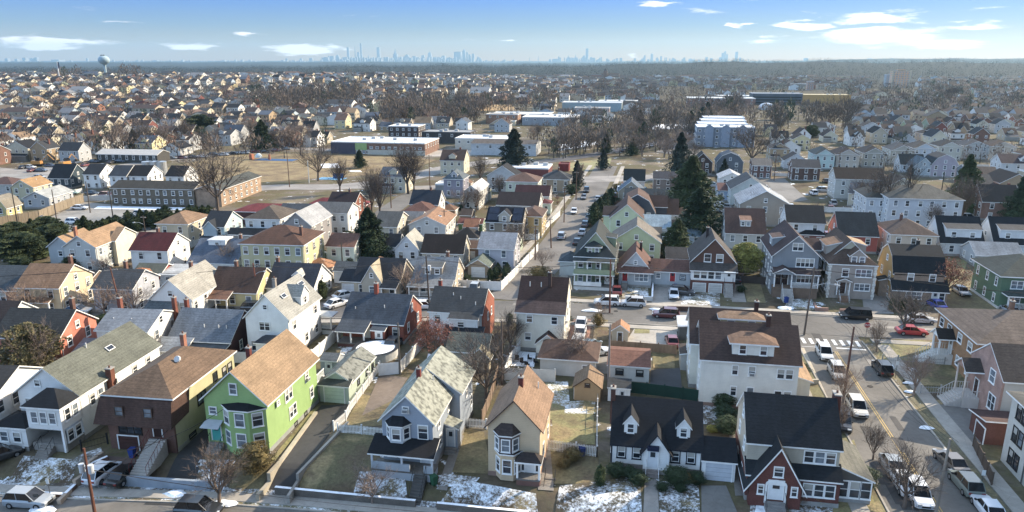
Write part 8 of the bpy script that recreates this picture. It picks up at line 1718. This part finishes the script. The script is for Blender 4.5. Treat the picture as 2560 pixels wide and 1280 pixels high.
    for _ in range(520):
        g = rnd.random(); px = rnd.gauss(1000, 120) if g < .55 else rnd.uniform(0, 1290) if g < .8 else rnd.gauss(1460, 45) if g < .93 else rnd.uniform(1560, 1900)
        if px < 0 or px > 2000: continue
        top = (rnd.uniform(142, 153) if 800 < px < 1200 else rnd.uniform(149, 155)) if g < .8 else rnd.uniform(143, 151)
        x, zt = at(px, top, 15500); X, Y = cam2w(x, 15500+rnd.uniform(-600, 600)); w = rnd.uniform(2, 6)/FL*15500/2; z0 = -20
        if zt < z0+5: continue
        m.box(X-w, X+w, Y-w, Y+w, z0, zt)
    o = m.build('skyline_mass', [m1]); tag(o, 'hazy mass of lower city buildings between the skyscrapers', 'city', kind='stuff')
# ------------------------------------------------------------------ sky, sun, haze, camera
def sky():
    w = bpy.data.worlds.new('World'); bpy.context.scene.world = w; w.use_nodes = True; nt = w.node_tree; ns = nt.nodes; L = nt.links; bg = ns['Background']
    el, azc = R(30), 62.0     # sun elevation, azimuth right of the view direction
    azw = R(azc)-YAW          # clockwise from +Y
    st = ns.new('ShaderNodeTexSky'); st.sky_type = 'NISHITA'; st.sun_disc = False; st.sun_elevation = el; st.sun_rotation = azw; st.altitude = 50; st.air_density = 1.1; st.dust_density = .5; st.ozone_density = 3.0
    class Q: pass
    N = NT.__new__(NT); N.t = nt; N.n = ns; N.l = L; N.b = None
    g = N.add('ShaderNodeTexCoord').outputs['Generated']; sp = N.add('ShaderNodeSeparateXYZ'); L.new(g, sp.inputs[0])
    rt = N.add('ShaderNodeVectorRotate', rotation_type='Z_AXIS'); rt.inputs['Angle'].default_value = -YAW; L.new(g, rt.inputs['Vector']); s2 = N.add('ShaderNodeSeparateXYZ'); L.new(rt.outputs[0], s2.inputs[0])
    azn = N.math('ARCTAN2', s2.outputs[0], s2.outputs[1]); eln = N.math('ARCSINE', s2.outputs[2])
    cb = N.add('ShaderNodeCombineXYZ'); L.new(N.math('MULTIPLY', azn, 1.0), cb.inputs[0]); L.new(N.math('MULTIPLY', eln, 5.5), cb.inputs[1])
    nz = N.noise(13, 8, .68, coord=cb.outputs[0]); nz2 = N.noise(50, 5, .65, coord=cb.outputs[0])
    tex = N.math('ADD', N.math('MULTIPLY', nz, .7), N.math('MULTIPLY', nz2, .3))
    wn = N.add('ShaderNodeTexNoise'); wn.inputs['Scale'].default_value = 20; wn.inputs['Detail'].default_value = 5; L.new(cb.outputs[0], wn.inputs['Vector']); ws = N.add('ShaderNodeSeparateColor'); L.new(wn.outputs['Color'], ws.inputs[0])
    azn0 = azn; azn = N.math('ADD', azn, N.math('MULTIPLY', N.math('SUBTRACT', ws.outputs[0], .5), .11)); eln0 = eln; eln = N.math('ADD', eln, N.math('MULTIPLY', N.math('SUBTRACT', ws.outputs[1], .5), .024))
    total = None
    CL = [(130, 106, 150, 13, 1), (50, 102, 60, 8, .5), (490, 117, 95, 12, .9), (600, 83, 48, 7, .8), (765, 122, 105, 17, 1.15), (705, 68, 16, 6, .3), (1190, 98, 40, 7, .5), (1268, 100, 28, 7, .9), (1058, 104, 26, 5, .5), (1850, 64, 34, 10, .9), (2010, 62, 90, 15, .95), (2195, 44, 130, 17, 1.0), (2190, 90, 170, 19, 1.1), (2350, 110, 150, 13, 1.0), (1915, 99, 70, 8, .7), (1665, 8, 70, 11, .8), (2050, 38, 30, 7, .5), (1900, 2, 60, 5, .6), (1590, 138, 30, 7, .7), (2230, 24, 120, 8, .6), (2240, 135, 200, 7, .45), (1150, 100, 70, 10, .2), (1760, 30, 120, 8, .55), (2440, 66, 150, 10, .75), (2490, 22, 110, 8, .6), (300, 58, 120, 7, .6), (880, 40, 120, 7, .5), (180, 24, 110, 6, .45), (1380, 62, 80, 6, .4), (1080, 20, 80, 6, .4)]
    for px, py, rx, ry, amp in CL:
        u, v = px-1280, py-640; fwd = FL*CP-v*SP; dn = FL*SP+v*CP; a0 = atan2(u, fwd); e0 = -atan2(dn, sqrt(u*u+fwd*fwd)); k = FL*1.0
        rxa, rya = rx/FL*.9, ry/FL*1.0
        dx = N.math('DIVIDE', N.math('SUBTRACT', azn, a0), rxa); dy = N.math('DIVIDE', N.math('SUBTRACT', eln, e0), rya)
        d2 = N.math('ADD', N.math('MULTIPLY', dx, dx), N.math('MULTIPLY', dy, dy)); e = N.math('MULTIPLY', N.math('EXPONENT', N.math('MULTIPLY', d2, -1.0)), amp)
        total = e if total is None else N.math('MAXIMUM', total, e)
    # soft edges broken by noise
    msk = N.math('ADD', total, N.math('MULTIPLY', N.math('SUBTRACT', tex, .5), 2.8)); msk = N.math('MULTIPLY', msk, total, clamp=True)
    r = N.add('ShaderNodeValToRGB'); r.color_ramp.elements[0].position = .16; r.color_ramp.elements[1].position = .62; r.color_ramp.interpolation = 'EASE'; L.new(msk, r.inputs[0])
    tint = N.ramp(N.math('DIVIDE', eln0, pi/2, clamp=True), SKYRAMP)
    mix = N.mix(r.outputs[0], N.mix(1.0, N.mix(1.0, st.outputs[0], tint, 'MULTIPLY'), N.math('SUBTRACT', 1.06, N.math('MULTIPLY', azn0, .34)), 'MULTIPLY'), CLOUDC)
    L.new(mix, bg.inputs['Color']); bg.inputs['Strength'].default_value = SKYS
    sd = bpy.data.lights.new('sun', 'SUN'); sd.energy = SUNE; sd.angle = R(.5); sd.color = (1, .865, .68); so = bpy.data.objects.new('sun', sd); C.objects.link(so)
    d = Vector((sin(azw)*cos(el), cos(azw)*cos(el), sin(el))); so.rotation_euler = d.to_track_quat('Z', 'Y').to_euler(); so.location = (0, 0, 100)
    cd = bpy.data.cameras.new('camera'); co = bpy.data.objects.new('camera', cd); C.objects.link(co); co.location = (0, 0, CH); co.rotation_euler = (pi/2-PITCH, 0, YAW); cd.sensor_width = 36; cd.lens = 36*FL/2560; cd.clip_end = 90000; cd.clip_start = 1
    bpy.context.scene.camera = co
    m = MB(); m.box(-22000, 22000, -400, 17500, -46, 440); o = m.build('haze', []); hm = bpy.data.materials.new('haze'); hm.use_nodes = True; n = hm.node_tree.nodes; n.remove(n['Principled BSDF']); pv = n.new('ShaderNodeVolumePrincipled')
    pv.inputs['Color'].default_value = (*HAZEC, 1); pv.inputs['Density'].default_value = HAZED; pv.inputs['Anisotropy'].default_value = 0.3
    hm.node_tree.links.new(pv.outputs[0], n['Material Output'].inputs['Volume']); o.data.materials.append(hm); tag(o, kind='stuff')
    vs = bpy.context.scene.view_settings; vs.view_transform = 'Standard'; vs.look = 'None'; vs.gamma = 1; vs.exposure = EXPO
    cy = bpy.context.scene.cycles; cy.use_denoising = True; cy.max_bounces = 5; cy.diffuse_bounces = 2; cy.glossy_bounces = 2; cy.volume_bounces = 0; cy.transparent_max_bounces = 4
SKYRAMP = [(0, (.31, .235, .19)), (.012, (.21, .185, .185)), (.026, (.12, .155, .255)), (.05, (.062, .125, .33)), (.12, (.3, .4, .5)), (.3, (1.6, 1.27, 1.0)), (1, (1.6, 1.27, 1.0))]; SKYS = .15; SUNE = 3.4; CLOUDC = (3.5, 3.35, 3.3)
HAZEC = (.46, .72, .90); HAZED = 5.2e-5; EXPO = 1.53
# ------------------------------------------------------------------ automatic labels
def short(l):
    for sep in (' beside', ' behind', ' with', ' between', ' in front', ' right of', ' left of', ' by the', ' near', ' at the', ' below', ' above', ' north', ',', ' cut', ' wedged', ' that', ' of the', ' on the', ' among', ' next', ' tucked', ' under', ' facing', ' hidden', ' partly', ' east', ' in the', ' and ', ' beyond', ' before'):
        if sep in l: l = l.split(sep)[0]
    return l
def autolabel():
    marks = [(x, y, short(l)) for x, y, l, c in LM if l]
    cnt = {}
    for _, _, s_ in marks: cnt[s_] = cnt.get(s_, 0)+1
    marks = [m for m in marks if cnt[m[2]] == 1]
    used = set(o['label'] for o in C.objects if o.parent is None and o.get('label'))
    todo = [o for o in C.objects if o.parent is None and o.get('category') and not o.get('label')]
    KN = {'bare_tree': 'bare tree', 'copper_leaved_tree': 'copper tree', 'weeping_tree': 'weeping tree', 'spruce_tree': 'dark spruce', 'conifer': 'green conifer', 'arborvitae': 'narrow evergreen', 'evergreen_shrub': 'dark shrub', 'golden_shrub': 'golden shrub', 'brown_shrub': 'brown shrub', 'evergreen_tree': 'round evergreen', 'bare_shrub': 'bare shrub', 'parked_car': 'small parked car'}
    grp = {}
    for o in todo: grp.setdefault((o.get('group') or ''), []).append(o)
    for g, L in grp.items():
        L.sort(key=lambda o: proj(o.location.x, o.location.y)[0])
        if len(L) <= 24:
            for i, o in enumerate(L):
                b = o.name.split('.')[0]; o['label'] = f"{KN.get(b, b.replace('_', ' '))}, {ordn(i+1)} from left, {g}"; used.add(o['label'])
        else:
            for o in L:
                b = KN.get(o.name.split('.')[0], 'tree'); ms = sorted(marks, key=lambda m: (m[0]-o.location.x)**2+(m[1]-o.location.y)**2)[:10]; hh = o.scale[2]; size = 'tall' if hh > 1.15 else 'medium' if hh > .85 else 'small'; lab = None
                opx, _, od = proj(o.location.x, o.location.y)
                for mx in ms:
                    mpx, _, md = proj(mx[0], mx[1]); rel = ('just left of' if opx < mpx else 'just right of') if abs(opx-mpx) > 12 else ('behind' if od > md else 'in front of')
                    far = sqrt((mx[0]-o.location.x)**2+(mx[1]-o.location.y)**2); q = '' if far < 25 else 'well ' if far < 90 else 'far '
                    rel = rel.replace('just ', q) if q else rel
                    if q and rel in ('behind', 'in front of'): rel = q+rel
                    c = f"{size} {b} {rel} the {mx[2]}" if 'car' not in b else f"{COLN.get(o.get('tone'), '')} parked car {rel} the {mx[2]}".strip()
                    if c not in used and len(c.split()) <= 16: lab = c; break
                if lab is None:
                    k = sorted(L, key=lambda q_: proj(q_.location.x, q_.location.y)[0]).index(o)+1; lab = f"{size} {b} in the distance, {ordn(k)} from left of the {g}"
                used.add(lab); o['label'] = lab
COLN = {'#d9dadb': 'white', '#a3a6a8': 'silver', '#3b3e44': 'dark grey', '#1b1c20': 'black', '#7a2a2a': 'dark red', '#8f959a': 'grey', '#4a5a70': 'blue'}
FL_ = set()
def clutter():
    rnd = random.Random(77); base = [(x, y, l) for x, y, l, c in LM if l]
    def free(X, Y, rad):
        for (a, b, r) in FOOT:
            if (a-X)**2+(b-Y)**2 < (r*.82+rad)**2: return False
        for pts, w in ((CROSS, 5.6), (AVE, 5.6), (CENT, 5.6), (FRONT, 5.5)):
            for p_, q_ in zip(pts, pts[1:]):
                dx, dy = q_[0]-p_[0], q_[1]-p_[1]; t_ = max(0, min(1, ((X-p_[0])*dx+(Y-p_[1])*dy)/(dx*dx+dy*dy)))
                if (p_[0]+dx*t_-X)**2+(p_[1]+dy*t_-Y)**2 < (w+rad)**2: return False
        return True
    ns = nc = nf = 0
    for x, y, l in base:
        if y < 100: continue
        for k in range(7):
            a = rnd.uniform(0, 6.283); d = rnd.uniform(6.5, 12); X, Y = x+d*cos(a), y+d*sin(a); px, py, dd = proj(X, Y)
            if not (-20 < px < 2580): continue
            g = rnd.random()
            if g < .55 and free(X, Y, .4) and ns < 150:
                kk = rnd.choice(['s0', 's0', 's2', 'sh', 'a0', 'sh', 'sh']); tree(kk, px, py, rnd.uniform(1.2, 2.6), None, rnd.uniform(1, 1.4), world=(X, Y), group='yard shrubs and small evergreens', cat='shrub'); FOOT.append((X, Y, .8)); ns += 1
            elif g < .75 and free(X, Y, 1.6) and nc < 70:
                col = rnd.choice(list(COLN)); o = car(rnd.choice(['sedan', 'suv']), 0, 0, rnd.choice([90, -90, 90, 0])+rnd.uniform(-5, 5), col, None, world=(X, Y), group='cars standing in the yards and driveways'); o['tone'] = col; FOOT.append((X, Y, 2.6)); nc += 1
        if rnd.random() < .75 and nf < 90:
            s_ = rnd.choice([-1, 1]); X, Y = x+s_*rnd.uniform(5.5, 6.5), y+rnd.uniform(3, 7); hz = rnd.random() < .4; Lf = rnd.uniform(5, 9)
            q = [(X, Y), (X+s_*.5, Y+Lf)] if not hz else [(X-Lf/2, Y+3), (X+Lf/2, Y+3)]
            lab_ = f"{short(l)}"
            if lab_ not in FL_ and all(free((q[0][0]*(1-t)+q[1][0]*t), (q[0][1]*(1-t)+q[1][1]*t), -.5) for t in (0, .25, .5, .75, 1)):
                col, nm, kd = rnd.choice([('#cfcfca', 'white', 'vinyl'), ('#cfcfca', 'white', 'vinyl'), ('#7b6650', 'brown wooden', 'wood'), ('#8f8f8a', 'grey wire', 'wire'), ('#5f5142', 'dark wooden', 'wood')])
                fence(f"{nm} yard fence {'across the yard behind' if hz else 'running back beside'} the {short(l)}", q, rnd.uniform(1.2, 1.7), kd, col, world=True); nf += 1; FL_.add(lab_)
def sheds():
    rnd = random.Random(41); seen = set(); n = 0
    for x, y, l, c in list(LM):
        if not l or y < 100 or n >= 46: continue
        for k in range(4):
            X, Y = x+rnd.uniform(-5, 5), y+rnd.uniform(9.5, 13); w, d = rnd.uniform(2.6, 5), rnd.uniform(3, 5.5); rad = max(w, d)/2
            px, py, _ = proj(X, Y)
            if not (-30 < px < 2590) or short(l) in seen: continue
            ok = all((a-X)**2+(b-Y)**2 > (r*.8+rad)**2 for a, b, r in FOOT)
            for pts in (CROSS, AVE, CENT):
                for p_, q_ in zip(pts, pts[1:]):
                    dx, dy = q_[0]-p_[0], q_[1]-p_[1]; t_ = max(0, min(1, ((X-p_[0])*dx+(Y-p_[1])*dy)/(dx*dx+dy*dy)))
                    if (p_[0]+dx*t_-X)**2+(p_[1]+dy*t_-Y)**2 < (6+rad)**2: ok = False
            if not ok: continue
            wc = rnd.choice([('white', '#cfcfcb'), ('grey', '#9b9c9a'), ('beige', '#b5a68c'), ('brown', '#7a6350'), ('pale green', '#9daa94')]); rc = rnd.choice(['#3b3c3e', '#54453b', '#6d6e6c', '#7d5c44'])
            o = empty('garage', (X, Y, 0), rnd.choice([0, 0, pi/2]), f"small {wc[0]} back-yard garage behind the {short(l)}", 'garage'); roofwall(o, -w/2, w/2, -d/2, d/2, 0, rnd.uniform(1.9, 2.5), rnd.choice(['gx', 'gy', 'hip']), rnd.uniform(.8, 1.4), sid(wc[1]), shg(rc), ov=.2, base=0)
            m = MB(); m.box(-w*.3, w*.3, -d/2-.03, -d/2+.01, 0, 1.8); m.build('garage_door', [mat('plain', '#c5c5c0')], o); FOOT.append((X, Y, rad+.5)); seen.add(short(l)); n += 1; break
def main():
    terrain(); roads(); near_houses(); right_houses(); mid_houses(); big_buildings(); tree_kinds(); near_trees(); sheds(); clutter(); proc_houses(); mid_trees(); fences(); cars(); poles(); small_things(); skyline(); sky(); autolabel()
    return
main()
